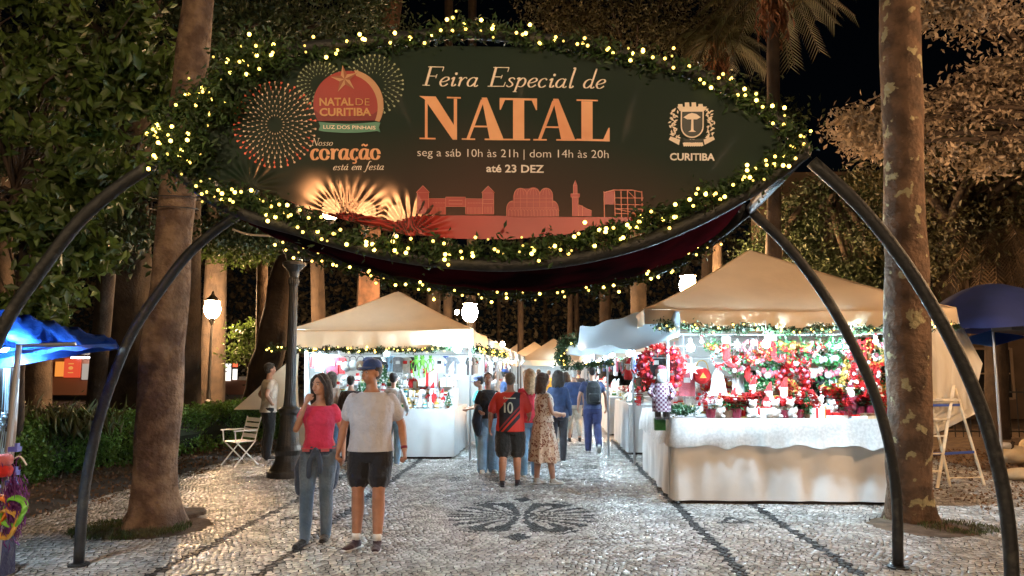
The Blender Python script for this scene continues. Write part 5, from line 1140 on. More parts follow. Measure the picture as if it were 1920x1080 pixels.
# side counter along the alley
CH = [rr.choice([('jar', 'wht', 'red', 'white jar with red sticker', 'jar'), ('plush', 'wht', 'cream', 'white plush toy', 'plush toy'), ('santa', 'red', 'wht', 'small santa doll', 'doll'), ('tray', 'wht', 'pink', 'white tray of pink pieces', 'tray'), ('gift', 'wht', 'red', 'white gift box with red ribbon', 'gift box'), ('snowman', 'red', 'wht', 'snowman doll', 'doll')]) for _ in range(14)]
for k, L in enumerate(names([c[3] for c in CH], 'alley side of right counter')): kind, col, col2, nm, cat = CH[k]; put(kind, (1.95 + rr.uniform(-.12, .3), 10.8 + k * .15, RH + .01), L, cat, col, col2, 1.1, rr.uniform(-1, 1) - 1.2, nm + ' on the right stall alley counter')

# ------------------------------------------------------------------ left stall
LX0, LX1, LY0, LY1, LH = -4.9, -1.76, 14.7, 17.0, .95
t = empty('market_tent', (-3.15, 16.0, 0), 0, 'orange-lit peaked tent with garland behind the walking couple', 'tent'); 
canopy(t, *rel(t, -4.95, -1.35, 14.3, 17.8), 2.50, 3.42, val=.36, seed=2)
side_wall(t, [(-1.4 + 3.15, 17.75 - 16), (-4.9 + 3.15, 17.75 - 16), (-4.9 + 3.15, 15.2 - 16)][::-1], .05, 2.3, name='rear_wall')
mb = MB(); a_, b_, c_ = at(438, 768, 15.0), at(560, 660, 14.6), at(560, 768, 14.6)
q = [Vector(x) for x in (a_, b_, c_)]; vs = []; n = 8
for i in range(n + 1):
    for j in range(n + 1): u, v = i / n, j / n; p = q[0].lerp(q[1], u).lerp(q[0].lerp(q[2], u), v); vs.append(p + Vector((0, .05 * math.sin(u * 9 + v * 4) * u, 0)))
tag(mb.add(vs, [(i * (n + 1) + j, (i + 1) * (n + 1) + j, (i + 1) * (n + 1) + j + 1, i * (n + 1) + j + 1) for i in range(n) for j in range(n)]).obj('tarp', m_canvas, None, smooth=True), 'warm-tinted tarp stretched down from the left tent beside the man in the pale shirt', 'tarp')
counter(LX0, LX1, LY0, LY1, LH, .7, 'r', 'counter of the left stall under grey-white cloth', 'pale grey-white cloth on the left stall counter')
P = [Vector((-5.35 + .34 * k, 14.24, 2.13 - .04 * math.sin(math.pi * k / 12) + .015 * math.sin(k * 2))) for k in range(12)]
garland('lit fir garland along the front eave of the left tent', smooth_path(P, 3), 2400, .045, 44, .015, leafsize=.06, off=(0, -.05, 0))
P = [Vector((-1.3 + .02 * k, 14.4 + .6 * k, 2.13 + .01 * math.sin(k * 2))) for k in range(13)]
garland('lit garland running down the alley side of the left tents', smooth_path(P, 3), 2000, .06, 40, .017, leafsize=.07, off=(.05, -.02, 0))
led(at(858, 654, 14.05), 'glaring white work lamp at the right corner of the left tent', r=.07)
led(at(600, 668, 15.2), 'work lamp at the left end of the left stall', r=.05)
led(at(725, 664, 15.6), 'work lamp over the middle of the left stall', r=.05)
mb = MB(); mb.tube([(-4.85, 15.4, 2.03), (-1.5, 15.4, 2.03)], .012, 6); tag(mb.obj('clothes_rail', m_metal), 'long metal rail for hanging clothes in the left stall', 'rail')
L_ = 'left stall'
for (px, kind, col, col2, lb, cat, s) in ((588, 'cloth', 'red', 'wht', 'red flag at the far left end of the left stall rail', 'flag', .6), (600, 'cloth', 'lblu', 'wht', 'pale blue cloth beside the red flag', 'cloth', .8), (610, 'cloth', 'blu', 'wht', 'blue print cloth second from the red flag', 'cloth', .6), (624, 'shirt', 'wine', 'wht', 'wine red shirt with white print on the left stall rail', 'shirt', .75),
        (637, 'shirt', 'red', 'wht', 'red shirt next to the wine one on the rail', 'shirt', .7), (650, 'bag', 'grey', 'blk', 'grey bag hanging beside the red shirt', 'bag', .95), (662, 'bag', 'silver', 'blk', 'silver bag hanging beside the grey bag', 'bag', .9), (676, 'bag', 'brn', 'blk', 'brown bag hanging over the blue cap', 'bag', .9), (692, 'shirt', 'navy', 'none', 'navy garment hanging right of the bags', 'garment', .6),
        (706, 'shirt', 'blk', 'none', 'black garment beside the navy one', 'garment', .65), (718, 'bag', 'blk', 'brn', 'black bag at the middle of the rail', 'bag', .95), (732, 'cloth', 'lblu', 'wht', 'light blue striped towel on the rail', 'towel', .8), (746, 'shirt', 'grey', 'wht', 'grey shirt with pale print on the rail', 'shirt', .65), (760, 'shirt', 'wht', 'red', 'white shirt with red print on the rail', 'shirt', .65), (772, 'shirt', 'blk', 'red', 'black shirt with red print on the rail', 'shirt', .6),
        (786, 'frog', 'lime', 'wht', 'bright green hanging frog toy', 'toy', 1.2), (797, 'frog', 'lime', 'wht', 'second green frog toy hanging lower', 'toy', 1.3), (812, 'frog', 'lime', 'wht', 'small green frog toy at the right of the frogs', 'toy', .9), (824, 'shirt', 'wht', 'blk', 'white shirt with dark print right of the frogs', 'shirt', .65), (836, 'cloth', 'blu', 'wht', 'blue and white hanging cloth right of the frogs', 'cloth', .5), (846, 'shirt', 'grey', 'none', 'dark grey garment near the right corner pole', 'garment', .7)):
    p = at(px, 676, 15.35); put(kind, (p.x, 15.35 if kind != 'frog' else 15.0, 2.0), lb, cat, col, col2, s)
for (yy, kind, col, col2, lb, s) in ((15.3, 'shirt', 'blk', 'wht', 'black and white knit jumper on the alley side rail', .75), (15.7, 'shirt', 'grey', 'blk', 'grey knit jumper on the alley side rail', .7), (16.1, 'bunch', 'red', 'wht', 'red bauble bunch on the alley side rail', 1.3), (16.5, 'shirt', 'silver', 'grey', 'silver jumper on the alley side rail', .7)):
    put(kind, (-1.5, yy, 2.0), lb, 'ornament' if kind == 'bunch' else 'jumper', col, col2, s, R(70))
mb = MB(); mb.tube([(-1.5, 15.0, 2.03), (-1.5, 17.5, 2.03)], .01, 6); tag(mb.obj('clothes_rail', m_metal), 'side rail of the left stall facing the alley', 'rail')
put('gift', at(803, 724, 15.2), 'large white and red box display above the left counter', 'box', 'wht', 'red', 2.6); put('gift', at(838, 725, 15.2), 'white box stacked beside the larger display box', 'box', 'wht', 'grey', 1.8)
KL = [('plush', 'wht', 'cream', 'white plush toy', 'plush toy'), ('snowman', 'red', 'wht', 'little snowman', 'doll'), ('jar', 'wht', 'red', 'white jar with red sticker', 'jar'), ('jar', 'cream', 'grn', 'cream jar with green sticker', 'jar'), ('tree', 'grn', 'wht', 'little green tree', 'decoration'), ('gift', 'wht', 'gold', 'white gift box with gold ribbon', 'gift box'), ('jar', 'teal', 'wht', 'teal jar', 'jar'), ('gnome', 'wht', 'wht', 'pale bearded gnome', 'doll'), ('santa', 'red', 'wht', 'little red santa', 'doll'), ('jar', 'gold', 'wht', 'gold jar', 'jar'), ('plush', 'cream', 'brn', 'cream plush bear', 'plush toy')]
rowfill(-3.5, -1.85, 14.85, LH + .01, 15, KL, .9, .02, 'front row, left counter', 'on the left counter front row')
rowfill(-4.6, -1.85, 15.05, LH + .08, 24, KL, 1.0, .02, 'second row, left counter', 'on the left counter second row')
rowfill(-4.6, -1.8, 15.2, LH + .22, 24, KL, 1.1, .02, 'raised step, left counter', 'on the left counter raised step')
rowfill(-4.6, -1.8, 15.3, LH + .40, 20, KL, 1.2, .02, 'top shelf, left counter', 'on the left counter top shelf')
mb = MB(); mb.box((-3.2, 15.22, LH + .11), (2.9, .18, .2)); mb.box((-3.2, 15.36, LH + .2), (2.9, .1, .38)); tag(mb.obj('stepped_shelf', m_cloth), 'white stepped shelf on the left counter', 'shelf')
mb = MB(); mb.box((3.3, 10.46, RH + .075), (2.7, .2, .12)); mb.box((2.98, 10.28, RH + .035), (1.9, .15, .045)); tag(mb.obj('stepped_shelf', m_cloth), 'low white stepped shelf on the right counter', 'shelf')
CH = [rr.choice(KL) for _ in range(14)]
for k, L in enumerate(names([c[3] for c in CH], 'alley side of left counter')):
    kind, col, col2, nm, cat = CH[k]; put(kind, (-2.0 + rr.uniform(-.15, .12), 15.5 + k * .11, LH + .01), L, cat, col, col2, 1.1, rr.uniform(.6, 2), nm + ' on the left alley counter')

# ------------------------------------------------------------------ further tents down the alley, both rows
ORD = ('second', 'third', 'fourth', 'fifth', 'sixth')
for side in (-1, 1):
    sn = 'left' if side < 0 else 'right'; ys = [18.3, 22.4, 26.8, 31.5, 37] if side < 0 else [15.3, 19.8, 24.5, 29.5, 35]
    for k, y0 in enumerate(ys):
        drift = .0 if k < 2 else .1 * (k - 1); x0, x1 = (-4.9 + drift, -1.3 + drift) if side < 0 else (1.25 + drift * 2, 4.9 + drift * 2); y1 = y0 + 3.6; cx, cy = (x0 + x1) / 2, (y0 + y1) / 2
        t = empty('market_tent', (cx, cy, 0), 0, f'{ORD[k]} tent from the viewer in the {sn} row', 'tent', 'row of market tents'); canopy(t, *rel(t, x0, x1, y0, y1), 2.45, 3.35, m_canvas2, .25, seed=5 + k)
        bx = x0 + .05 if side < 0 else x1 - .05
        side_wall(t, [(bx - cx, y0 + .1 - cy), (bx - cx, y1 - .1 - cy)], .05, 2.2, name='rear_wall')
        ax = (x1 - .42) if side < 0 else (x0 + .52)
        cx0, cx1 = (x1 - 2.6, x1 - .42) if side < 0 else (x0 + .52, x0 + 2.6)
        counter(cx0, cx1, y0 + .3, y1 - .3, 1.0, .65, 'r' if side < 0 else 'l', f'counter in the {ORD[k]} tent of the {sn} row', f'white cloth on the counter in the {ORD[k]} tent of the {sn} row', 'counters down the alley', 'white cloths down the alley')
        led(Vector((x1 - .55 if side < 0 else x0 + .6, y0 + .5, 2.12)), f'white work lamp in the {ORD[k]} tent of the {sn} row', r=.05, group='work lamps down the alley')
        nI = 16 if k < 3 else 8
        CH = [rr.choice(KL + KR[:3]) for _ in range(nI)]; LL = names([c[3] for c in CH], f'{ORD[k]} {sn} counter')
        for q in range(nI):
            kind, col, col2, nm, cat = CH[q]; put(kind, (ax - side * -.0 + (-.2 if side < 0 else .2) + rr.uniform(-.1, .1), y0 + .4 + (y1 - y0 - .8) * q / nI, 1.01), LL[q], cat, col, col2, 1.35, 0, f'{nm} on the {ORD[k]} {sn} counter')
        CH = [rr.choice([('shirt', 'blk', 'wht', 'dark garment', 'garment'), ('shirt', 'wht', 'red', 'white garment', 'garment'), ('cloth', 'brn', 'wht', 'brown scarf', 'scarf'), ('cloth', 'navy', 'wht', 'navy scarf', 'scarf'), ('bag', 'grey', 'blk', 'grey bag', 'bag'), ('bunch', 'red', 'wht', 'red bauble bunch', 'ornament'), ('cloth', 'wine', 'wht', 'wine scarf', 'scarf')]) for _ in range(9 if k < 3 else 5)]
        LL = names([c[3] for c in CH], f'hanging in the {ORD[k]} {sn} tent')
        for q in range(len(CH)):
            kind, col, col2, nm, cat = CH[q]; xx = (x1 - .75 if side < 0 else x0 + .8); put(kind, (xx + (-side) * -.5 * (q % 2) * .4, y0 + .5 + (y1 - y0 - .9) * q / 9, 2.05), LL[q], cat, col, col2, .95, R(70), f'{nm} hanging in the {ORD[k]} {sn} tent')
        if k == 0 and side > 0:
            CH = [rr.choice([('shirt', 'blk', 'wht', 'dark garment', 'garment'), ('cloth', 'brn', 'wht', 'brown scarf', 'scarf'), ('cloth', 'navy', 'wht', 'navy scarf', 'scarf'), ('cloth', 'wine', 'wht', 'wine scarf', 'scarf')]) for _ in range(8)]
            for q in range(8):
                nq = [c[3] for c in CH]; kind, col, col2, nm, cat = CH[q]; put(kind, (2.0 + .18 * q, y0 + .6, 2.05), f'{nm}, {NTH[min(6, nq[:q].count(nm))]}, front rail of the second right tent', cat, col, col2, .9, 0, f'{nm} on the front rail of the second right tent')
# garland looping round the corner of the second right tent, and its pale awning
P = [at(1190, 628, 13.2), at(1140, 632, 13.6), at(1085, 636, 14.2), at(1056, 646, 14.6), at(1052, 668, 14.6), at(1060, 684, 14.5)]
garland('green garland hooking round the awning at the left corner of the right row', smooth_path(P, 5), 2600, .09, 16, .014, leafsize=.08, off=(0, -.06, 0))
P = [at(1075, 688, 15), at(1110, 684, 15), at(1150, 680, 15)]; garland('short dark garland below the alley awning', smooth_path(P, 4), 700, .06, 3, .014, leafsize=.07)
q = [at(1056, 640, 14.8), at(1235, 618, 12.9), at(1180, 662, 13.0), at(1062, 668, 14.6)]; vs = []; n = 12
for i in range(n + 1):
    for j in range(n + 1): u, v = i / n, j / n; p = q[0].lerp(q[1], u).lerp(q[3].lerp(q[2], u), v); vs.append(p + Vector((0, -.1 * math.sin(math.pi * v), .05 * math.sin(math.pi * u) * (1 - v) + .015 * math.sin(u * 17))))
tag(MB().add(vs, [(i * (n + 1) + j, (i + 1) * (n + 1) + j, (i + 1) * (n + 1) + j + 1, i * (n + 1) + j + 1) for i in range(n) for j in range(n)]).obj('awning_sheet', MC['awning_pale'], None, smooth=True), 'pale blue-lit awning over the alley edge of the right row', 'awning')
# tents across the far end of the alley
for k, (px, Y, zp) in enumerate(((972, 52, 3.6), (1002, 47, 3.5), (1038, 42, 3.5))):
    c = at(px, 650, Y); t = empty('market_tent', (c.x, c.y, 0), 0, ('leftmost warm-tinted tent peak across the alley end', 'middle warm-tinted tent peak across the alley end', 'rightmost and widest warm-tinted tent peak across the alley end')[k], 'tent'); canopy(t, -1.9, 1.9, -1.8, 1.8, 2.3, zp, m_canvas, .3, seed=20 + k)
    led(Vector((c.x, c.y - 1.2, 2.0)), f'distant work lamp under far end tent {("at the left", "in the middle", "at the right")[k]}', r=.06, group=None)
    side_wall(t, [(-1.8, 1.7), (1.8, 1.7)], .05, 2.2, name='rear_wall')
# ================================================================== PEOPLE
def V3(*a): return Vector(a)
def skin_mat(k): 
    c = {'light': (.52, .28, .19), 'tan': (.42, .20, .12), 'fair': (.60, .36, .27), 'brown': (.28, .14, .085)}[k]; return mat('skin_' + k, c, .5, tuple(.85 * x for x in c), 12, .1, 80)
def fabric(name, c, c2=None, sc=7): return mat('wear_' + name, c, .85, c2 or tuple(.72 * x for x in c), sc, 1.6, 10, sheen=.25)
def limb(mb, P, rs, n=12, steps=4):
    Q = smooth_path(P, steps); m = len(Q); k = len(rs); r = [float(np.interp(i / (m - 1), np.linspace(0, 1, k), rs)) for i in range(m)]
    mb.tube(Q, r, n, ref=Vector((0, 1, 0))); mb.ball(Q[-1], r[-1] * .98, 8, 6); mb.ball(Q[0], r[0] * .98, 8, 6)
def hand(mb, w, d, palm_n, s=1.0, curl=.35, side=1):
    """w wrist, d direction of the hand, palm_n normal out of the palm, side: which side the thumb is on"""
    d = d.normalized(); nrm = (palm_n - d * palm_n.dot(d)).normalized(); x = d.cross(nrm).normalized() * side
    mb.tube([w - d * .01, w + d * .03 * s, w + d * .085 * s], [(.026 * s, .020 * s), (.036 * s, .019 * s), (.038 * s, .015 * s)], 10, ref=nrm)
    for k, (o, L) in enumerate(((-.028, .070), (-.010, .080), (.010, .075), (.027, .058))):
        p = w + d * .082 * s - x * o * s; c = curl * (1 + .12 * k); q1 = p + (d * math.cos(c) + nrm * math.sin(c)) * L * .45 * s; q2 = q1 + (d * math.cos(2.2 * c) + nrm * math.sin(2.2 * c)) * L * .33 * s; q3 = q2 + (d * math.cos(3.2 * c) + nrm * math.sin(3.2 * c)) * L * .25 * s
        mb.tube([p - d * .02, q1, q2, q3], [.0100 * s, .0092 * s, .0085 * s, .007 * s], 8)
    t0 = w + d * .022 * s + x * .024 * s; t1 = t0 + (d * .7 + x * .6 + nrm * .25).normalized() * .042 * s; t2 = t1 + (d * .95 + x * .1 + nrm * .3).normalized() * .034 * s
    mb.tube([t0 - x * .01, t1, t2], [.0135 * s, .011 * s, .0085 * s], 8)
def person(label, loc, rz, H=1.72, sex='m', skin='light', hair=('short', (.02, .013, .01)), head_yaw=0, head_tilt=0, legs=None, arms=None, build=1.0, top=None, bottom=None, shoes=None, extras=(), voxel=.011, group=None, lean=0, shoe_style='trainer'):
    s = H / 1.75; fem = sex == 'f'; B = build
    # joints (figure faces -Y; its right side is -X)
    legs = legs or {}; arms = arms or {}
    Jt = {}
    for q, sg in (('R', -1), ('L', 1)):
        l = legs.get(q, {}); foot = Vector(l.get('foot', (sg * .10, .02, 0))); hip = V3(sg * .088 * (1.08 if fem else 1) * min(B, 1.1), .01, .92)
        ank = foot + V3(0, .0, .085); mid = (hip + ank) / 2; kn = mid + V3(0, -.03 - l.get('bend', 0), .02)
        if 'knee' in l: kn = Vector(l['knee'])
        Jt[q] = (hip, kn, ank, l.get('toe', sg * .12), l.get('pitch', 0))
        a = arms.get(q, {}); sh = V3(sg * (.150 if fem else .172) * (1 + (B - 1) * .6), .01, 1.392); el = Vector(a.get('elbow', (sg * (.215 + .05 * (B - 1)), .04, 1.13))); wr_ = Vector(a.get('wrist', (sg * (.235 + .05 * (B - 1)), -.03, .90)))
        Jt['a' + q] = (sh, el, wr_, Vector(a.get('palm', (-sg, 0, 0))), a.get('curl', .35), Vector(a['hand']) if 'hand' in a else (wr_ - el))
    if fem: T = [(.82, .155, .115, .012), (.90, .172, .125, .015), (.98, .155, .112, .01), (1.07, .122, .092, 0), (1.16, .128, .094, 0), (1.26, .148, .108, -.008), (1.34, .150, .10, -.004), (1.40, .135, .082, .004), (1.44, .085, .062, .008), (1.47, .05, .052, .01)]
    else: T = [(.82, .150, .110, .012), (.90, .162, .118, .012), (.98, .152, .110, .005), (1.07, .145, .104, 0), (1.18, .160, .110, 0), (1.29, .180, .120, 0), (1.36, .178, .112, .004), (1.41, .155, .09, .008), (1.45, .09, .066, .012), (1.48, .056, .056, .012)]
    def TB(z, rx, ry): k = B if z < 1.38 else 1 + (B - 1) * .5; return rx * k, ry * (k + (.18 * (B - 1) * 4 if .95 < z < 1.25 else 0))
    body = MB(); body.rings([(z, *TB(z, rx, ry), 0, oy) for z, rx, ry, oy in T], 20)
    if fem:
        for sg in (-1, 1): body.ball((sg * .068, -.085, 1.265), (.058, .045, .055), 10, 8)
    LB = 1 + (B - 1) * .6
    for q in 'RL':
        hip, kn, ank, toe, pit = Jt[q]; limb(body, [hip + V3(0, 0, .02), hip.lerp(kn, .5) + V3(0, -.01, 0), kn, kn.lerp(ank, .35) + V3(0, .022, 0), ank], [.088 * LB, .079 * LB, .055 * LB, .057 * LB, .036 * LB], 14)
        sh, el, w, pn, curl, hd = Jt['a' + q]; k = (.84 if fem else 1) * LB
        limb(body, [sh, sh.lerp(el, .5), el, el.lerp(w, .35), w], [.045 * k, .044 * k, .037 * k, .038 * k, .024 * k], 12); hand(body, w, hd, pn, .92 if fem else 1.0, curl, side=1 if q == 'L' else -1)
        fd = V3(math.sin(toe), -math.cos(toe), 0)   # toes point to -Y
        body.tube([ank + V3(0, 0, -.02), ank + fd * .02 + V3(0, 0, -.05), ank + fd * .12 + V3(0, 0, -.065)], [.034, .034, .028], 10)
    # head
    hm = Matrix.Rotation(head_yaw, 3, 'Z') @ Matrix.Rotation(head_tilt, 3, 'X'); pv = V3(0, .012, 1.53)
    HD = MB(); fk = .95 if fem else 1.0
    HD.ball((0, .012, 1.665), (.074 * fk, .094, .088), 18, 12); HD.ball((0, -.022, 1.60), (.060 * fk, .070, .070), 16, 10); HD.ball((0, -.048, 1.562), (.030, .034, .026), 10, 8); HD.ball((0, -.052, 1.64), (.056 * fk, .040, .050), 12, 8)
    HD.tube([(0, -.086, 1.658), (0, -.098, 1.635), (0, -.108, 1.614)], [.008, .010, .014], 8); HD.ball((0, -.100, 1.612), (.018, .012, .010), 8, 6)
    for sg in (-1, 1): HD.ball((sg * .074 * fk, .012, 1.628), (.010, .020, .030), 8, 6); HD.ball((sg * .034, -.070, 1.607), (.020, .018, .020), 8, 6); HD.ball((sg * .028, -.078, 1.668), (.024, .014, .008), 8, 6)
    HD.ball((0, -.087, 1.584), (.024, .012, .010), 8, 6)
    HD.v = [tuple(pv + hm @ (Vector(v) - pv)) for v in HD.v]; body.add(HD.v, HD.f)
    body.tube([(0, .015, 1.44), tuple(pv + hm @ (V3(0, .008, 1.52) - pv)), tuple(pv + hm @ (V3(0, .0, 1.60) - pv))], [(.058 if not fem else .048), (.054 if not fem else .044), .05], 14)
    me = remesh(body.mesh('person'), voxel, 3)
    root = obj('person', me, skin_mat(skin)); tag(root, label, 'person', group)
    def child(name, mb_or_me, m, vx=None, it=3, noise=0):
        me = mb_or_me.mesh(name) if isinstance(mb_or_me, MB) else mb_or_me
        if vx: me = remesh(me, vx, it)
        if noise:
            for v in me.vertices:
                c = v.co; n_ = Vector((mnoise.noise(c * 9 + Vector((0, 0, H))), mnoise.noise(c * 9 + Vector((5, 1, 0))), 0)); v.co = c + n_ * noise + n_ * noise * .0
        me.name = name; return obj(name, me, m, root)
    hx = lambda p: pv + hm @ (Vector(p) - pv)
    face = MB()
    for sg in (-1, 1): face.ball(hx((sg * .030, -.0835, 1.646)), (.0095, .0095, .0065), 8, 6)
    child('eyes', face, mat('eye_white', (.32, .28, .26), .4)); iris = MB()
    for sg in (-1, 1): iris.ball(hx((sg * .030, -.0915, 1.646)), .0058, 8, 6)
    child('pupils', iris, gm('blk')); lp = MB(); lp.ball(hx((0, -.098, 1.5855)), (.019, .005, .0065), 10, 6); child('lips', lp, mat('lips', (.35, .10, .08), .5))
    br = MB()
    for sg in (-1, 1): br.tube([hx((sg * .016, -.094, 1.667)), hx((sg * .032, -.092, 1.672)), hx((sg * .046, -.080, 1.667))], [.004, .0045, .003], 6)
    hc = fabric('hair%02d' % (int(hair[1][0] * 200)), hair[1], tuple(1.6 * c for c in hair[1]), 30) if hair else None
    if hc: child('eyebrows', br, hc)
    if hair:
        hb = MB(); st = hair[0]
        hb.ball((0, .028, 1.684), (.082, .094, .086), 18, 12); hb.ball((0, .038, 1.63), (.072, .070, .07), 14, 10)
        if st == 'short': hb.ball((0, -.035, 1.725), (.058, .040, .030), 12, 8)
        if st in ('long', 'bob', 'wavy'):
            L = {'long': .30, 'bob': .17, 'wavy': .26}[st]; nS = 15
            for k in range(nS):
                a = math.pi * (-.12 + 1.24 * k / (nS - 1)); x, y = .083 * math.cos(a), .075 * math.sin(a) + .03; f = .5 + .5 * abs(math.cos(a))
                e = 1.60 - L - .02 * math.sin(k * 2.3); w = .012 * math.sin(k * 3.1) * (2 if st == 'wavy' else 1)
                hb.tube(smooth_path([(x * .9, y, 1.69), (x * 1.12, y * 1.08, 1.58), (x * 1.2 + w, y * 1.05 + .012, 1.58 - L * .5), (x * 1.12 - w, y * 1.0 + .02, e)], 4), [.026, .028, .029, .029, .029, .029, .028, .027, .026, .024, .021, .018, .012], 8)
            for sg in (-1, 1): hb.tube([(sg * .012, -.055, 1.745), (sg * .058, -.058, 1.70), (sg * .082, -.028, 1.64), (sg * .09, -.012, 1.57)], [.018, .02, .021, .02], 8)
        if st == 'bun': hb.ball((0, .12, 1.70), .04, 10, 8)
        if st == 'pony': hb.tube(smooth_path([(0, .11, 1.70), (0, .15, 1.64), (0, .14, 1.5), (0, .13, 1.42)], 4), [.03] * 6 + [.028, .026, .024, .02, .018, .014, .01], 8)
        hb.v = [tuple(hx(v)) if Vector(v).z > 1.50 else tuple(hx((v[0], v[1], 1.50)) + Vector((0, 0, v[2] - 1.50))) for v in hb.v]
        child('hair', hb, hc, vx=max(voxel, .009), it=2, noise=.006)
    # ---- clothing
    def trunk_mb(z0, z1, off, flare=0, neck=True):
        mb = MB(); Z = [(z, *TB(z, rx, ry), oy) for z, rx, ry, oy in T if z0 < z <= z1]
        f = lambda z: [float(np.interp(z, [t[0] for t in T], [(*TB(t[0], t[1], t[2]), t[3])[i] for t in T])) for i in range(3)]
        a = f(z0); Z = [(z0, a[0] + flare, a[1] + flare, a[2])] + Z
        if Z[-1][0] < z1: a = f(z1); Z.append((z1, *a))
        mb.rings([(z, rx + off, ry + off, 0, oy) for z, rx, ry, oy in Z], 22)
        if fem and z1 > 1.3:
            for sg in (-1, 1): mb.ball((sg * .064, -.082 - off * .6, 1.262), (.060, .048, .058), 10, 8)
        return mb
    if top:
        col, sl, hem = top['m'], top.get('sleeve', .45), top.get('hem', .88); off = top.get('off', .018) + .010
        mb = trunk_mb(hem, top.get('neck', 1.455), off, top.get('flare', .012))
        for q in 'RL':
            sh, el, w, *_ = Jt['a' + q]; k = (.84 if fem else 1) * LB; o2 = top.get('soff', .016)
            if sl <= 0: mb.ball(sh, .05 * k + .01, 10, 8); continue
            if sl <= 1: e = sh.lerp(el, sl); limb(mb, [sh + V3(0, 0, .004), sh.lerp(e, .5), e], [.046 * k + o2 * .5, .050 * k + o2 * .9, .046 * k + o2 * 1.2], 14)
            else: e = el.lerp(w, min(sl - 1, 1)); limb(mb, [sh + V3(0, 0, .004), sh.lerp(el, .5), el, el.lerp(e, .5), e], [.046 * k + o2 * .5, .048 * k + o2, .044 * k + o2, .04 * k + o2, .03 * k + o2], 14)
        child(top.get('name', 'shirt'), mb, col, vx=max(.009, voxel * .9), it=2, noise=.006)
    if bottom:
        bt_, m = bottom['type'], bottom['m']
        if bt_ in ('shorts', 'trousers'):
            mb = trunk_mb(.80, bottom.get('waist', 1.0), .019)
            for q in 'RL':
                hip, kn, ank, *_ = Jt[q]; wd = bottom.get('wide', 1.0)
                if bt_ == 'shorts': e = hip.lerp(kn, bottom.get('len', .8)); limb(mb, [hip + V3(0, 0, .02), hip.lerp(e, .5), e], [.108 * LB, .104 * LB * wd, .094 * LB * wd], 16)
                else: e = ank + V3(0, .0, bottom.get('up', -.03)); limb(mb, [hip + V3(0, 0, .02), hip.lerp(kn, .5), kn, kn.lerp(e, .4) + V3(0, .012, 0), e], [.108 * LB, .098 * LB * wd, .074 * LB * wd, .072 * LB * wd, .056 * wd * bottom.get('cuff', 1)], 16)
            child(bt_, mb, m, vx=max(.009, voxel * .9), it=2, noise=.005)
        if bt_ == 'skirt':
            zt, zb, r1 = bottom.get('top', 1.02), bottom.get('hem', .32), bottom.get('r', .24); vs = []; n, mm = 64, 16
            for j in range(mm + 1):
                f = j / mm; r0 = .14 + (r1 - .14) * f ** .7
                for k in range(n): a = 2 * math.pi * k / n; w = .022 * f * math.sin(a * 9 + 1.2 * math.sin(a * 2) + f) + .012 * f * math.sin(a * 17); vs.append(((r0 * 1.05 + w) * math.cos(a), (r0 * .85 + w) * math.sin(a) + .012, zt + (zb - zt) * f + .01 * math.sin(a * 5) * f))
            child('skirt', MB().add(vs, [(j * n + k, j * n + (k + 1) % n, (j + 1) * n + (k + 1) % n, (j + 1) * n + k) for j in range(mm) for k in range(n)]).mesh('skirt', True), m)
    if shoes:
        for q in 'RL':
            hip, kn, ank, toe, pit = Jt[q]; fd = V3(math.sin(toe), -math.cos(toe), 0); z0 = ank.z - .085; mb = MB(); so = MB()
            up_ = math.sin(pit); P = [ank - fd * .045 + V3(0, 0, -.045), ank + fd * .0 + V3(0, 0, -.035), ank + fd * .07 + V3(0, 0, -.05), ank + fd * .13 + V3(0, 0, -.058), ank + fd * .175 + V3(0, 0, -.062)]
            mb.tube(P, [(.034, .036), (.040, .045), (.044, .032), (.043, .025), (.03, .018)], 12); mb.tube([ank + V3(0, 0, -.03), ank + V3(0, 0, .015)], [.043, .042], 12)
            so.tube([p_ + V3(0, 0, -.0) for p_ in [Vector((x.x, x.y, z0 + .014)) for x in (ank - fd * .075, ank, ank + fd * .08, ank + fd * .15, ank + fd * .195)]], [(.03, .013), (.038, .014), (.047, .013), (.045, .012), (.02, .010)], 12)
            me1 = remesh(mb.mesh('shoe'), .009, 2); me2 = so.mesh('sole', True)
            if pit:
                Rm = Matrix.Rotation(pit, 3, fd.cross(V3(0, 0, 1)))
                for me_ in (me1, me2):
                    for v in me_.vertices: v.co = ank + Rm @ (v.co - ank)
            o = child('shoe', me1, shoes['m']); obj('sole', me2, shoes.get('sole', fm('wht')), o)
            if shoes.get('sock'): sk = MB(); sk.tube([ank + V3(0, 0, 0), ank.lerp(kn, .14)], [.0395 * LB, .0395 * LB], 12); child('sock', sk.mesh('sock', True), shoes['sock'])
    for e in extras: e(root, child, Jt, hx, T)
    root.scale = (s, s, s); root.location = loc; root.rotation_euler = (lean, 0, rz); return root
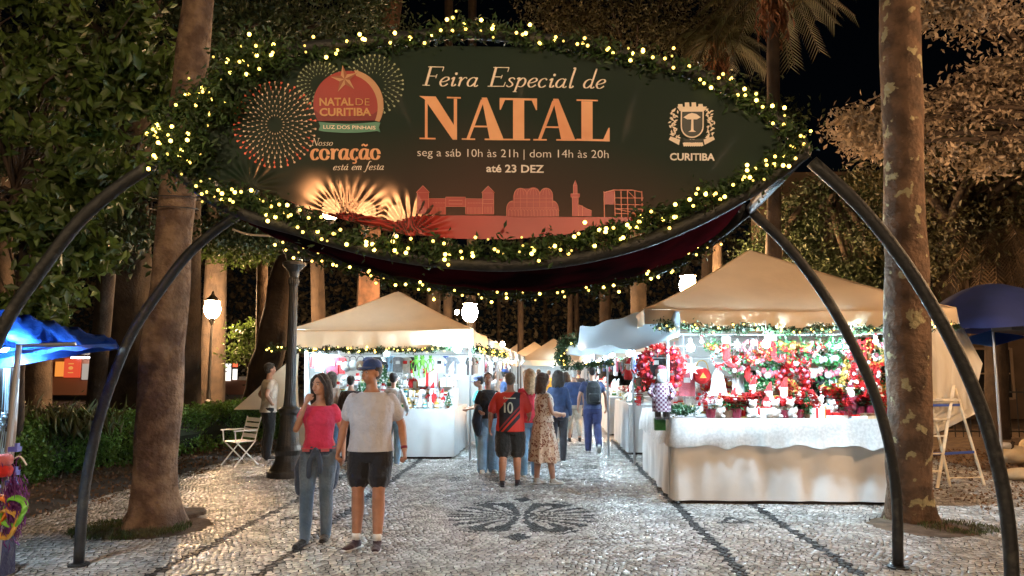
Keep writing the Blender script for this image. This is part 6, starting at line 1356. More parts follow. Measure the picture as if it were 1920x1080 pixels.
def cap_extra(m, yaw=0):
    def f(root, child, J, hx, T):
        mb = MB(); mb.rings([(1.695, .087, .102, 0, .012), (1.72, .086, .100, 0, .012), (1.75, .075, .088, 0, .012), (1.772, .05, .06, 0, .012), (1.782, .012, .015, 0, .012)], 18)
        mb.v = [tuple(hx(v)) for v in mb.v]; o = child('cap', mb.mesh('cap', True), m); b = MB(); vs = []; n = 12
        for i in range(n + 1):
            a = math.pi * (.08 + .84 * i / n)
            for r, z in ((.95, 1.702), (1.35, 1.694), (1.72, 1.680)): vs.append(tuple(hx((.086 * math.cos(a) * (1 + .05 * (r - 1)), .012 - .10 * math.sin(a) * r * (1 if r > 1 else 1), z))))
        k = len(vs); vs += [tuple(Vector(v) - Vector((0, 0, .006))) for v in vs]; fs = [(i * 3 + j, (i + 1) * 3 + j, (i + 1) * 3 + j + 1, i * 3 + j + 1) for i in range(n) for j in range(2)]; fs += [tuple(x + k for x in reversed(q)) for q in fs]; b.add(vs, fs); obj('peak', b.mesh('peak', True), m, o)
    return f
def backpack(m):
    def f(root, child, J, hx, T):
        mb = MB(); mb.rings([(.98, .12, .05, 0, .2), (1.0, .15, .08, 0, .2), (1.15, .16, .10, 0, .2), (1.32, .15, .085, 0, .19), (1.42, .11, .06, 0, .17), (1.46, .05, .03, 0, .16)], 16); o = child('backpack', mb.mesh('backpack', True), m, vx=.012, it=4)
        p = MB(); p.rings([(1.03, .11, .03, 0, .285), (1.18, .115, .035, 0, .29), (1.2, .1, .02, 0, .285)], 14); obj('front_pocket', p.mesh('front_pocket', True), m, o)
        for sg in (-1, 1): st = MB(); st.tube(smooth_path([(sg * .1, .13, 1.42), (sg * .11, .03, 1.475), (sg * .12, -.1, 1.40), (sg * .13, -.13, 1.25), (sg * .15, -.02, 1.12), (sg * .13, .12, 1.05)], 4), (.02), 6, sq=.4); obj('strap', st.mesh('strap', True), m, o)
    return f
gp = lambda px, py: gnd(px, py)
denim = fabric('denim', (.07, .12, .19), (.13, .19, .27), 3); denim_l = fabric('denim_light', (.20, .34, .50), (.28, .42, .56), 3)
# 1 woman in pink, 2 man in grey tee - the two walking in front
def jacket_waist(root, child, J, hx, T):
    denim = fabric('jacket_denim', (.035, .06, .11), (.06, .09, .15), 4)
    mb = MB(); mb.rings([(.90, .185, .145, 0, .015), (.95, .19, .15, 0, .01), (1.0, .165, .13, 0, .005), (1.02, .15, .115, 0, .005)], 20); j = child('tied_jacket', mb, denim, vx=.01, it=2, noise=.012)
    t = MB(); t.ball((.0, -.155, .965), (.035, .025, .03), 8, 6); limb(t, [(-.01, -.16, .95), (-.05, -.175, .84), (-.06, -.16, .70)], [.03, .034, .028]); limb(t, [(.01, -.16, .95), (.05, -.175, .86), (.055, -.165, .74)], [.03, .032, .026]); obj('tied_sleeves', remesh(t.mesh('t'), .009, 2), denim, j)
    b = MB(); limb(b, [(-.12, .10, .96), (-.20, .14, .74), (-.22, .13, .50)], [.06, .09, .05]); limb(b, [(.1, .12, .96), (.12, .16, .74), (.12, .15, .56)], [.06, .08, .05]); obj('jacket_tail', remesh(b.mesh('t'), .012, 2), denim, j)
    for sg in (-1, 1): c = MB(); c.box((sg * .10, -.155, .965), (.085, .012, .03), rz=sg * .35); obj('pink_trim', c.mesh('c'), fm('pink'), j)
p = gp(593, 1016)
person('woman in a pink top, hand at her mouth, denim jacket tied round her waist', p, R(4), 1.66, 'f', 'light', ('long', (.014, .009, .008)), head_yaw=R(-22), legs={'R': {'foot': (-.085, -.16, 0), 'toe': -.35}, 'L': {'foot': (.075, .10, 0), 'toe': .0}},
       arms={'R': {'elbow': (-.215, -.15, 1.17), 'wrist': (-.10, -.20, 1.465), 'hand': (.30, .12, .9), 'palm': (.2, .9, 0), 'curl': .75}, 'L': {'elbow': (.24, .05, 1.14), 'wrist': (.27, -.03, .92)}},
       top={'m': fabric('pink', (.66, .045, .14), (.55, .035, .11)), 'sleeve': .42, 'hem': .97, 'neck': 1.42, 'off': .016}, bottom={'type': 'trousers', 'm': denim, 'waist': 1.0, 'wide': .98}, shoes={'m': fabric('black_shoe', (.015, .015, .017)), 'sole': fm('blk')}, extras=(jacket_waist,), voxel=.0075)
def wristband(root, child, J, hx, T):
    sh, el, w, *_ = J['aL']; d = (el - w).normalized(); mb = MB(); mb.tube([w + d * .02, w + d * .045], [.031, .033], 14); child('wristband', mb.mesh('w', True), fm('wine'))
p = gp(691, 1026)
person('man in a blue cap, grey T-shirt and black shorts walking beside the woman in pink', p, R(2), 1.79, 'm', 'tan', ('short', (.03, .022, .018)), head_yaw=R(-38), legs={'R': {'foot': (-.105, -.06, 0), 'toe': -.5}, 'L': {'foot': (.10, -.10, 0), 'toe': .08}},
       arms={'R': {'elbow': (-.27, .06, 1.14), 'wrist': (-.30, -.03, .90), 'curl': .8}, 'L': {'elbow': (.285, .07, 1.14), 'wrist': (.33, -.02, .90), 'curl': .9}}, build=1.13,
       top={'m': fabric('grey_tee', (.50, .50, .56), (.44, .44, .50)), 'sleeve': .62, 'hem': .90, 'off': .022, 'flare': .016}, bottom={'type': 'shorts', 'm': fabric('black_short', (.008, .009, .016)), 'waist': .99, 'len': .72, 'wide': 1.06},
       shoes={'m': fabric('wine_shoe', (.05, .016, .024), (.03, .012, .018), 9), 'sole': fm('silver'), 'sock': fm('wht')}, extras=(cap_extra(fabric('blue_cap', (.025, .07, .26))), wristband), voxel=.0075)
# 3 man in pale tee at the left, hands on hips, seen from behind-right
p = gp(501, 862)
person('bearded man in a pale T-shirt and black trousers, hands on hips beside the hedge', p, R(118), 1.84, 'm', 'light', ('short', (.02, .014, .01)), head_yaw=R(18), arms={'R': {'elbow': (-.38, .10, 1.18), 'wrist': (-.19, -.02, 1.02), 'hand': (.6, -.4, -.5)}, 'L': {'elbow': (.38, .12, 1.18), 'wrist': (.19, .0, 1.02), 'hand': (-.6, -.4, -.5)}},
       top={'m': fabric('cream_tee', (.62, .52, .42)), 'sleeve': .5, 'hem': .86, 'off': .024}, bottom={'type': 'trousers', 'm': fabric('black_trs', (.01, .01, .012)), 'waist': .96, 'wide': 1.15}, shoes={'m': fabric('black_shoe', (.015,) * 3), 'sole': fm('wht')})
# 4 woman in white seen behind the man in the cap
person('woman in a long-sleeved white shirt and pale jeans standing at the left counter', gp(736, 872), R(168), 1.66, 'f', 'light', ('short', (.015, .01, .009)), top={'m': fabric('white_shirt', (.62, .62, .64)), 'sleeve': 1.9, 'hem': .86}, bottom={'type': 'trousers', 'm': denim_l}, shoes={'m': fabric('white_shoe', (.6,) * 3)},
       arms={'R': {'elbow': (-.25, -.02, 1.13), 'wrist': (-.2, -.2, 1.0)}})
person('shopper with dark hair at the left stall, half hidden by the woman in pink', gp(618, 862), R(165), 1.68, 'f', 'light', ('bob', (.03, .018, .014)), top={'m': fabric('beige_top', (.45, .36, .30)), 'sleeve': 1.8}, bottom={'type': 'trousers', 'm': denim}, shoes={'m': MC['wear_black_shoe']})
person('shopper in a dark jacket hidden between the walking woman and man', gp(655, 868), R(175), 1.60, 'm', 'light', ('short', (.02, .012, .01)), top={'m': fabric('dark_jkt', (.04, .02, .022)), 'sleeve': 2, 'off': .03}, bottom={'type': 'trousers', 'm': fabric('dk_trs', (.03, .03, .04))}, shoes={'m': MC['wear_black_shoe']})
# 6-7 the two at the left counter corner
def arm_jacket(root, child, J, hx, T):
    mb = MB(); limb(mb, [(-.19, -.12, 1.12), (-.22, -.16, .92), (-.2, -.14, .70)], [.07, .10, .06]); child('carried_jacket', mb, fabric('dkdenim', (.02, .03, .05)), vx=.012, noise=.012)
person('woman in a black shirt and wide pale jeans carrying a dark jacket over her arm', gp(915, 886), R(12), 1.66, 'f', 'light', ('pony', (.06, .03, .02)), head_yaw=R(-6), top={'m': fabric('black_shirt', (.012, .012, .014)), 'sleeve': .6, 'hem': .95, 'off': .022}, bottom={'type': 'trousers', 'm': denim_l, 'wide': 1.3, 'cuff': 1.3}, shoes={'m': MC['wear_white_shoe']},
       arms={'R': {'elbow': (-.24, -.05, 1.13), 'wrist': (-.18, -.22, 1.08)}}, extras=(arm_jacket,))
person('girl in a turquoise top and dark cap looking down at the left counter', gp(899, 866), R(-75), 1.60, 'f', 'light', ('pony', (.02, .012, .01)), head_yaw=R(0), head_tilt=R(15), top={'m': fabric('turq', (.02, .38, .42)), 'sleeve': .5}, bottom={'type': 'trousers', 'm': fabric('teal_trs', (.02, .13, .16))}, shoes={'m': MC['wear_white_shoe']},
       arms={'R': {'elbow': (-.22, -.08, 1.12), 'wrist': (-.12, -.26, 1.08)}, 'L': {'elbow': (.22, -.08, 1.12), 'wrist': (.12, -.26, 1.08)}}, extras=(cap_extra(fabric('navy_cap', (.02, .025, .07))),))
# 8 man in football shirt
def jersey():
    m = mat('jersey', (.60, .035, .02), .7); n = m.node_tree.nodes; l = m.node_tree.links; tc = n.new('ShaderNodeTexCoord'); sp = n.new('ShaderNodeSeparateXYZ'); l.new(tc.outputs['Object'], sp.inputs[0])
    a = n.new('ShaderNodeMath'); a.operation = 'MULTIPLY_ADD'; a.inputs[1].default_value = 1.1; l.new(sp.outputs['X'], a.inputs[0]); l.new(sp.outputs['Z'], a.inputs[2])
    cr_ = n.new('ShaderNodeValToRGB'); cr_.color_ramp.interpolation = 'CONSTANT'; e = cr_.color_ramp.elements; e[0].color = (.60, .035, .02, 1); e[0].position = 0; e[1].position = .95; e[1].color = (.60, .035, .02, 1)
    mr = n.new('ShaderNodeMapRange'); mr.inputs[1].default_value = .7; mr.inputs[2].default_value = 1.7; l.new(a.outputs[0], mr.inputs[0]); l.new(mr.outputs[0], cr_.inputs[0])
    for p_, c in ((.17, (.02, .015, .02, 1)), (.25, (.60, .035, .02, 1)), (.29, (.02, .015, .02, 1)), (.33, (.25, .02, .02, 1)), (.37, (.02, .015, .02, 1)), (.66, (.60, .035, .02, 1))): q = cr_.color_ramp.elements.new(p_); q.color = c
    ax = n.new('ShaderNodeMath'); ax.operation = 'ABSOLUTE'; l.new(sp.outputs['X'], ax.inputs[0]); gt = n.new('ShaderNodeMath'); gt.operation = 'GREATER_THAN'; gt.inputs[1].default_value = .165; l.new(ax.outputs[0], gt.inputs[0])
    mx = n.new('ShaderNodeMix'); mx.data_type = 'RGBA'; l.new(gt.outputs[0], mx.inputs[0]); l.new(cr_.outputs[0], mx.inputs[6]); mx.inputs[7].default_value = (.60, .035, .02, 1); l.new(mx.outputs[2], n['Principled BSDF'].inputs['Base Color']); return m
def number10(root, child, J, hx, T):
    sh = [c for c in root.children if c.name.startswith('football_shirt')][0]; bv = BVHTree.FromPolygons([v.co.copy() for v in sh.data.vertices], [tuple(p_.vertices) for p_ in sh.data.polygons])
    def strip(P, w, closed=False):
        mb = MB(); L, Rr = [], []; n = len(P)
        for i, (x, z) in enumerate(P):
            a = P[(i - 1) % n] if closed else P[max(i - 1, 0)]; b = P[(i + 1) % n] if closed else P[min(i + 1, n - 1)]; tx, tz = b[0] - a[0], b[1] - a[1]; ln = math.hypot(tx, tz) or 1; ww = w / 2; L.append((x - tz / ln * ww, z + tx / ln * ww)); Rr.append((x + tz / ln * ww, z - tx / ln * ww))
        vs = []
        for x, z in L + Rr:
            h = bv.ray_cast(Vector((x, 1, z)), Vector((0, -1, 0))); vs.append((x, (h[0].y if h[0] else .14) + .006, z))
        mb.add(vs, [(i, (i + 1) % n, n + (i + 1) % n, n + i) for i in range(n if closed else n - 1)]); return mb
    D = MB()
    # seen from behind, +X of the figure is at the viewer's left
    for m_ in (strip([(.068, 1.20 + .03 * k) for k in range(-2, 4)] , .026), strip([(.083, 1.272), (.068, 1.29)], .02), strip([(-.018 + .034 * math.cos(a), 1.215 + .077 * math.sin(a)) for a in np.linspace(0, 2 * math.pi, 21)[:-1]], .024, True), strip([(-.10 + .02 * k, 1.362 - .0 * k) for k in range(9)], .014), strip([(.075 + .016 * math.cos(a), 1.366 + .016 * math.sin(a)) for a in np.linspace(0, 2 * math.pi, 11)[:-1]], .008, True)): D.add(m_.v, m_.f)
    obj('number_print', D.mesh('number_print'), fm('cream'), sh)
person('man in a red and black striped football shirt with number 10, seen from behind', gp(957, 910), R(176), 1.66, 'm', 'tan', ('short', (.10, .07, .05)), build=1.22, legs={'R': {'foot': (-.11, -.02, 0), 'toe': -.1}, 'L': {'foot': (.11, .16, 0), 'toe': .25}},
       arms={'R': {'elbow': (-.29, -.02, 1.14), 'wrist': (-.28, -.22, 1.05)}, 'L': {'elbow': (.30, .05, 1.13), 'wrist': (.33, -.03, .90)}}, top={'m': jersey(), 'name': 'football_shirt', 'sleeve': .78, 'hem': .84, 'off': .026, 'soff': .024}, bottom={'type': 'shorts', 'm': fabric('blk_short', (.012,) * 3), 'len': .98, 'wide': 1.25},
       shoes={'m': fabric('slipper', (.03, .02, .02)), 'sole': fm('blk')}, extras=(number10,), voxel=.010)
# 9 woman in red
person('fair-haired woman in a red jumper and blue jeans behind the football shirt', gp(992, 893), R(200), 1.72, 'f', 'fair', ('wavy', (.35, .20, .10)), head_yaw=R(20), top={'m': fabric('red_jumper', (.62, .02, .035)), 'sleeve': 1.9, 'off': .024}, bottom={'type': 'trousers', 'm': denim_l, 'wide': 1.1}, shoes={'m': MC['wear_white_shoe']})
# 10 woman in floral dress
def floral():
    m = mat('floral', (.5, .4, .32), .85); n = m.node_tree.nodes; l = m.node_tree.links; tc = n.new('ShaderNodeTexCoord'); v = n.new('ShaderNodeTexVoronoi'); v.inputs['Scale'].default_value = 26; no = n.new('ShaderNodeTexNoise'); no.inputs['Scale'].default_value = 20; l.new(tc.outputs['Object'], no.inputs[0]); mxv = n.new('ShaderNodeMix'); mxv.data_type = 'VECTOR'; mxv.inputs[0].default_value = .12; l.new(tc.outputs['Object'], mxv.inputs[4]); l.new(no.outputs['Color'], mxv.inputs[5]); l.new(mxv.outputs[1], v.inputs['Vector'])
    c = n.new('ShaderNodeValToRGB'); e = c.color_ramp.elements; e[0].position = .28; e[0].color = (.16, .05, .035, 1); e[1].position = .5; e[1].color = (.58, .47, .38, 1); x = e.new(.38); x.color = (.36, .20, .14, 1); l.new(v.outputs['Distance'], c.inputs[0]); l.new(c.outputs[0], n['Principled BSDF'].inputs['Base Color']); return m
mf = floral()
person('woman in a sleeveless floral midi dress and white trainers', gp(1020, 908), R(118), 1.66, 'f', 'light', ('bob', (.07, .035, .022)), head_yaw=R(-8), build=1.1, arms={'R': {'elbow': (-.22, -.04, 1.13), 'wrist': (-.15, -.25, 1.10)}, 'L': {'elbow': (.23, -.04, 1.13), 'wrist': (.16, -.27, 1.08)}}, top={'m': mf, 'name': 'dress_top', 'sleeve': 0, 'hem': .98, 'neck': 1.43}, bottom={'type': 'skirt', 'm': mf, 'hem': .36, 'r': .27, 'top': 1.06},
       shoes={'m': fabric('white_shoe2', (.66, .64, .6)), 'sole': fm('wht')}, legs={'R': {'foot': (-.08, -.12, 0)}, 'L': {'foot': (.09, .08, 0)}})
person('woman in a navy denim jacket walking just behind the floral dress', gp(1047, 866), R(172), 1.70, 'f', 'light', ('bob', (.02, .012, .01)), top={'m': fabric('navy_jkt', (.025, .05, .13)), 'sleeve': 1.95, 'off': .028, 'hem': .85}, bottom={'type': 'trousers', 'm': fabric('dk_trs', (.03, .03, .04))}, shoes={'m': MC['wear_black_shoe']})
def bag_extra(root, child, J, hx, T): mb = MB(); mb.ball((.2, -.02, .86), (.06, .13, .09), 12, 8); child('handbag', mb.mesh('h', True), fm('blk'))
person('grey-haired man in a blue vest and beige trousers walking away', gp(1077, 829), R(188), 1.72, 'm', 'light', ('short', (.42, .41, .40)), build=1.08, legs={'R': {'foot': (-.1, .18, .03), 'bend': .06}, 'L': {'foot': (.1, -.14, 0)}}, top={'m': fabric('blue_vest', (.03, .06, .17)), 'sleeve': .25, 'off': .034, 'hem': .9}, bottom={'type': 'trousers', 'm': fabric('beige_trs', (.50, .44, .36)), 'up': .09}, shoes={'m': MC['wear_black_shoe'], 'sole': fm('blk')})
person('companion in a plum top glimpsed left of the man in the blue vest', gp(1062, 822), R(182), 1.66, 'f', 'tan', ('bob', (.02, .012, .01)), top={'m': fabric('plum', (.12, .02, .09)), 'sleeve': 1.9}, bottom={'type': 'trousers', 'm': fabric('dk_trs', (.03, .03, .04))}, shoes={'m': MC['wear_black_shoe']})
person('man in a navy T-shirt and navy trousers with a black backpack, walking away', gp(1112, 848), R(184), 1.79, 'm', 'light', ('short', (.012, .009, .008)), legs={'R': {'foot': (-.09, .26, .09), 'bend': .10, 'pitch': -.7}, 'L': {'foot': (.09, -.08, 0)}}, arms={'R': {'elbow': (-.27, .06, 1.14), 'wrist': (-.29, -.05, .91)}, 'L': {'elbow': (.27, .02, 1.14), 'wrist': (.29, -.1, .92)}},
       top={'m': fabric('navy_tee', (.035, .05, .13)), 'sleeve': .5, 'off': .022}, bottom={'type': 'trousers', 'm': fabric('navy_trs', (.035, .045, .15)), 'wide': 1.12}, shoes={'m': fabric('grey_shoe', (.35, .38, .40)), 'sole': fm('wht')}, extras=(backpack(fabric('blk_pack', (.012, .014, .018))),))
# people further down the alley
for (px, py, rz, H, sex, col, hr, lb) in ((1052, 786, 175, 1.68, 'f', (.35, .02, .03), 'bob', 'distant shopper in a dark red top'), (1010, 790, 190, 1.74, 'm', (.55, .54, .52), 'short', 'distant shopper in a pale shirt between the tents'), (1030, 776, 170, 1.7, 'm', (.55, .35, .05), 'short', 'distant shopper in a mustard top'), (930, 800, 20, 1.7, 'f', (.30, .31, .33), 'long', 'distant shopper in grey facing the camera'), (1086, 782, 185, 1.72, 'm', (.03, .03, .04), 'short', 'distant shopper in black near the right row'), (948, 822, 100, 1.72, 'm', (.05, .10, .25), 'short', 'distant shopper in a blue top and cap at the left row')):
    person(lb, gp(px, py), R(rz), H, sex, 'light', (hr, (.03, .02, .015)), top={'m': fabric('far%d' % px, col), 'sleeve': .6}, bottom={'type': 'trousers', 'm': MC['wear_dk_trs']}, shoes={'m': MC['wear_black_shoe']}, voxel=.02, extras=(cap_extra(MC['wear_blue_cap']),) if px == 948 else ())
# vendors
person('white-haired vendor behind the goods of the right stall', (2.62, 11.75, 0), R(15), 1.50, 'm', 'fair', ('short', (.6, .6, .58)), top={'m': fabric('vend_w', (.62, .6, .6)), 'sleeve': .6}, bottom={'type': 'trousers', 'm': MC['wear_dk_trs']}, shoes={'m': MC['wear_black_shoe']})
person('vendor in dark clothes reaching up behind the clock wreath', (4.05, 11.1, 0), R(10), 1.72, 'f', 'fair', ('bob', (.02, .012, .01)), top={'m': fabric('vend_d', (.03, .03, .035)), 'sleeve': .5}, bottom={'type': 'trousers', 'm': MC['wear_dk_trs']}, shoes={'m': MC['wear_black_shoe']}, arms={'R': {'elbow': (-.26, -.22, 1.22), 'wrist': (-.22, -.34, 1.45), 'hand': (0, -.2, 1)}})
# ================================================================== THINGS ROUND THE SQUARE
# --- step ladder behind the lichen trunk
m_alu = mat('ladder_paint', (.78, .68, .50), .5, (.52, .46, .36), 6)
m_blue = mat('blue_strap', (.03, .07, .30), .7)
def ladder(label, foot_px, top_px, rear_px, Y, w, n, blue=True):
    f0 = gnd(*foot_px); t0 = at(*top_px, f0.y + .35); b0 = gnd(*rear_px); W_ = Vector((w, .12, 0)); t = empty('step_ladder', f0, 0, label, 'ladder'); f = lambda p: Vector(p) - f0
    for k in (0, 1):
        o = W_ * (k - 1); mb = MB(); a, b = f(f0) + o, f(t0) + o * .72; mb.tube([a, b], .027, 4) ; mb.obj('rail', m_alu, t); mb = MB(); mb.box(a, (.05, .05, .03)); mb.obj('foot', fm('blk'), t)
        mb = MB(); c = f(b0) + o * .9; mb.tube([c + Vector((0, 0, .0)), b + Vector((.05, .06, -.05))], .022, 6); mb.obj('rear_leg', m_alu, t)
    for k in range(1, n + 1):
        u = k / (n + 1.0); a = f(f0).lerp(f(t0), u); mb = MB(); mb.box(a - W_ * .5 * (1 - .28 * u), (w * (1 - .28 * u), .07, .018), rz=math.atan2(.12, w)); mb.obj('step', m_alu, t)
    a, b = f(b0), f(t0); mb = MB(); mb.tube([a.lerp(b, .08), a.lerp(b, .08) - W_ * .9], .01, 6); mb.obj('brace', m_alu, t)
    if blue:
        for u in (.33, .80): mb = MB(); p1 = f(f0).lerp(f(t0), u); p2 = f(b0).lerp(f(t0), u); mb.tube([p1, p2], [(.004, .022)] * 2, 6); mb.tube([p1 - W_ * .9, p1], [(.004, .022)] * 2, 6); mb.obj('strap', m_blue, t)
        mb = MB(); c = f(t0) - W_ * .36; mb.box(c + Vector((.0, .0, -.22)), (w * .8, .2, .03), rz=.2); mb.obj('platform', m_alu, t); mb = MB(); mb.tube(smooth_path([f(t0) - W_ * .72, f(t0) - W_ * .72 + Vector((.03, 0, .0)), f(t0) - W_ * .55 + Vector((.0, .0, -.12))], 4), .012, 6); mb.obj('hoop', m_alu, t)
    return t
ladder('tall cream step ladder with blue straps standing on the dirt beside the right tent', (1757, 917), (1788, 722), (1846, 910), 11, .62, 5)
ladder('small aluminium ladder leaning behind the front arch leg at the right stall', (1668, 925), (1662, 838), (1690, 922), 10, .28, 2, blue=False)
# --- folding chair by the hedge
def chair():
    c = gnd(448, 872); t = empty('folding_chair', c, R(-38), 'white folding garden chair standing empty in front of the hedge', 'chair'); m = mat('white_frame', (.85, .84, .82), .4)
    for s in (-1, 1):
        x = s * .23
        mb = MB(); mb.tube([(x, -.22, 0), (x, .16, .42), (x, .27, .86)], .013, 6); mb.obj('leg', m, t); mb = MB(); mb.tube([(x * .92, .26, 0), (x * .92, -.2, .44), (x * .92, -.22, .62)], .013, 6); mb.obj('leg', m, t)
        mb = MB(); mb.box((x, -.03, .63), (.04, .44, .02)); mb.obj('armrest', m, t)
    for k in range(5): mb = MB(); mb.box((0, -.18 + .085 * k, .43), (.43, .07, .012)); mb.obj('slat', m, t)
    for k in range(4): mb = MB(); mb.box((0, .185 + .025 * k, .52 + .095 * k), (.43, .012, .07), rx=-.2); mb.obj('back_slat', m, t)
chair()
# --- blue-roofed stall at the left edge
m_tarpb = mat('tarp_blue', (.01, .07, .40), .5, (.02, .10, .5), 8, .4, 30, trans=.5)
def blue_stall():
    t = empty('blue_stall', (-5.0, 6.3, 0), 0, 'stall under a bright blue tarpaulin at the left edge', 'market stall'); o = Vector((-5.0, 6.3, 0))
    edge = [at(-260, 700, 5.2), at(-60, 668, 5.2), at(60, 655, 5.6), at(140, 648, 6.1), at(217, 644, 6.6)]; ridge = [at(-260, 570, 6.0), at(-60, 574, 6.2), at(40, 590, 6.4), at(130, 612, 6.7), at(217, 638, 6.9)]
    E, Rg = smooth_path(edge, 6), smooth_path(ridge, 6); n = len(E); vs = []
    far = [p + Vector((0, .75 * (1 - i / len(E)) + .05, -.05)) for i, p in enumerate(E)]
    for i in range(n):
        for j in range(7): f = j / 6; p = E[i].lerp(Rg[i], f); p = p + Vector((0, 0, .03 * math.sin(i * .9) * (1 - f) + .02 * math.sin(i * 2.1 + j))) ; vs.append(p - o)
        for j in range(1, 5): vs.append(Rg[i].lerp(far[i], j / 4) - o)
    k = 11; mb = MB().add(vs, [(i * k + j, (i + 1) * k + j, (i + 1) * k + j + 1, i * k + j + 1) for i in range(n - 1) for j in range(k - 1)]); mb.obj('tarpaulin', m_tarpb, t, smooth=True)
    mb = MB(); vs = []
    for i in range(n):
        for j in range(4): vs.append(E[i] + Vector((0, .01 * j, -.012 * j + .004 * math.sin(i * 1.3) * j)) - o)
    mb.add(vs, [(i * 4 + j, (i + 1) * 4 + j, (i + 1) * 4 + j + 1, i * 4 + j + 1) for i in range(n - 1) for j in range(3)]); mb.obj('hem', m_tarpb, t, smooth=True)
    a = at(36, 645, 5.45); b = gnd(12, 1100); b = Vector((a.x - .06, 5.45, 0)); mb = MB(); mb.tube([b - o, a - o], .021, 10); mb.obj('pole', m_metal, t)
    mb = MB(); mb.tube([at(-200, 655, 5.45) - o, at(142, 645, 5.75) - o], .015, 8); mb.obj('bar', m_metal, t); mb = MB(); mb.tube([at(-200, 968, 5.45) - o, at(20, 925, 5.45) - o], .012, 8); mb.obj('bar', m_metal, t)
    return t
blue_stall()
led(at(4, 652, 5.7), 'glaring white work lamp under the blue tarpaulin at the left edge', r=.045)
mb = MB(); P = [(-4.35, 5.25), (-3.90, 5.25), (-3.90, 6.2)]
t = empty('draped_table', (-4.78, 5.5, 0), 0, 'table under a dark blue cloth at the left edge', 'table'); skirt('skirt', [(-.6, -.25), (.34, -.25), (.34, .8)], .72, .02, fabric('navy_cloth', (.012, .02, .09)), t, fold=.02, freq=10); mb = MB(); mb.box((-.13, .27, .73), (.95, 1.05, .02)); mb.obj('table_top', MC['wear_navy_cloth'], t)
for k, (px, py, col, lb) in enumerate(((22, 962, 'lime', 'green coil of hair elastics at the left edge'), (8, 985, 'gold', 'yellow coil of hair elastics at the left edge'), (-8, 960, 'org', 'orange coil of hair elastics at the left edge'))):
    c = at(px, py, 5.3); mb = MB()
    for q in range(5): mb.tube([c + Vector((.075 * math.cos(a), .01 * q + .02 * math.sin(a * 3), .10 * math.sin(a) + .004 * q)) for a in np.linspace(0, 2 * math.pi, 17)], .009, 6)
    tag(mb.obj('elastic_coil', gm(col), None, smooth=True), lb, 'hair elastics')
c = at(24, 950, 5.35); C = RNG.normal(size=(700, 3)) * [.035, .03, .10] + np.array(c); tag(obj('tassel', leaf_mesh('tassel', C, .07, up=(.2, 0, -1), spread=.3, wid=.08), fm('wine') if 0 else mat('purple', (.16, .03, .22), .7)), 'purple feathery tassel hanging by the left edge pole', 'tassel')
for k, (py, lb) in enumerate(((842, 'top blue clip on the left stall pole'), (886, 'middle blue clip on the left stall pole'), (905, 'lowest blue clip on the left stall pole'))):
    c = at(28 - k * 3, py, 5.42); mb = MB(); mb.box(c, (.07, .05, .035)); mb.box(c + Vector((.03, -.02, .02)), (.02, .03, .05)); tag(mb.obj('clip', mat('clip_blue', (.12, .16, .62), .4)), lb, 'clip')
mb = MB(); mb.tube(smooth_path([at(24, 862, 5.4), at(38, 856, 5.4), at(50, 872, 5.4)], 5), .006, 5); tag(mb.obj('hook', gm('wht')), 'white plastic hook sticking out of the left stall pole', 'hook')
for k, (py, col, lb) in enumerate(((862, 'pink', 'pink rolled cloth in front of the left stall pole'), (882, 'red', 'red rolled cloth in front of the left stall pole'))):
    mb = MB(); mb.tube([at(-60, py + 8, 5.35), at(16, py, 5.3)], .045, 12); tag(mb.obj('rolled_cloth', fm(col), None, smooth=True), lb, 'cloth roll')
for k, (px, col, lb) in enumerate(((-2, 'blk', 'black beaded strand nearest the left stall pole'), (8, 'lblu', 'pale beaded strand by the left stall pole'), (18, 'blk', 'second black beaded strand at the left stall'), (26, 'silver', 'silver strand with loops at the left stall'))):
    mb = MB(); p0 = at(px, 690, 5.75); 
    for q in range(5): mb.tube(smooth_path([p0 + Vector((.012 * q, 0, 0)), p0 + Vector((.014 * q + .01 * math.sin(q), .01, -.35)), p0 + Vector((.012 * q, .0, -.62 - .03 * q))], 5), .0045, 5)
    for q in range(7): mb.ball(p0 + Vector((.02 + .01 * math.sin(q * 2), -.005, -.36 - .02 * q)), .014, 6, 4)
    tag(mb.obj('bead_strand', gm(col)), lb, 'beads')
# --- blue umbrella at the right edge
def umbrella():
    c = at(1862, 620, 12.2); t = empty('patio_umbrella', (c.x, c.y, 0), 0, 'large dark blue umbrella at the right edge', 'umbrella'); o = Vector((c.x, c.y, 0)); z0, z1, r = c.z - .02, at(1862, 532, 12.2).z, 1.25; n = 8; mm = 6
    vs = []
    N_ = n * 6
    for j in range(mm + 1):
        f = j / mm
        for k in range(N_):
            a = 2 * math.pi * k / N_ + .2; seg = abs(((k % 6) / 6) - .5) * 2; rr_ = r * f * (.90 + .10 * seg); z = z1 - (z1 - z0) * f ** 1.9 + .03 * (1 - seg) * f - .0; vs.append((rr_ * math.cos(a), rr_ * math.sin(a), z))
    MB().add(vs, [(j * N_ + k, j * N_ + (k + 1) % N_, (j + 1) * N_ + (k + 1) % N_, (j + 1) * N_ + k) for j in range(mm) for k in range(N_)]).obj('canopy', mat('umbrella_blue', (.02, .035, .16), .6, (.015, .03, .13), 3, trans=.12), t, smooth=True)
    mb = MB(); mb.tube([(0, 0, 0), (0, 0, z1)], .022, 8); mb.obj('pole', m_metal, t)
    for k in range(8): a = 2 * math.pi * k / 8 + .2; mb = MB(); mb.tube([(0, 0, z0 + .15), (r * .95 * math.cos(a), r * .95 * math.sin(a), z0 + .01)], .007, 5); mb.obj('rib', m_metal, t)
umbrella()
q = [at(1790, 640, 12.5), at(1860, 620, 12.5), at(1925, 632, 12.8), at(1860, 650, 12.2)]
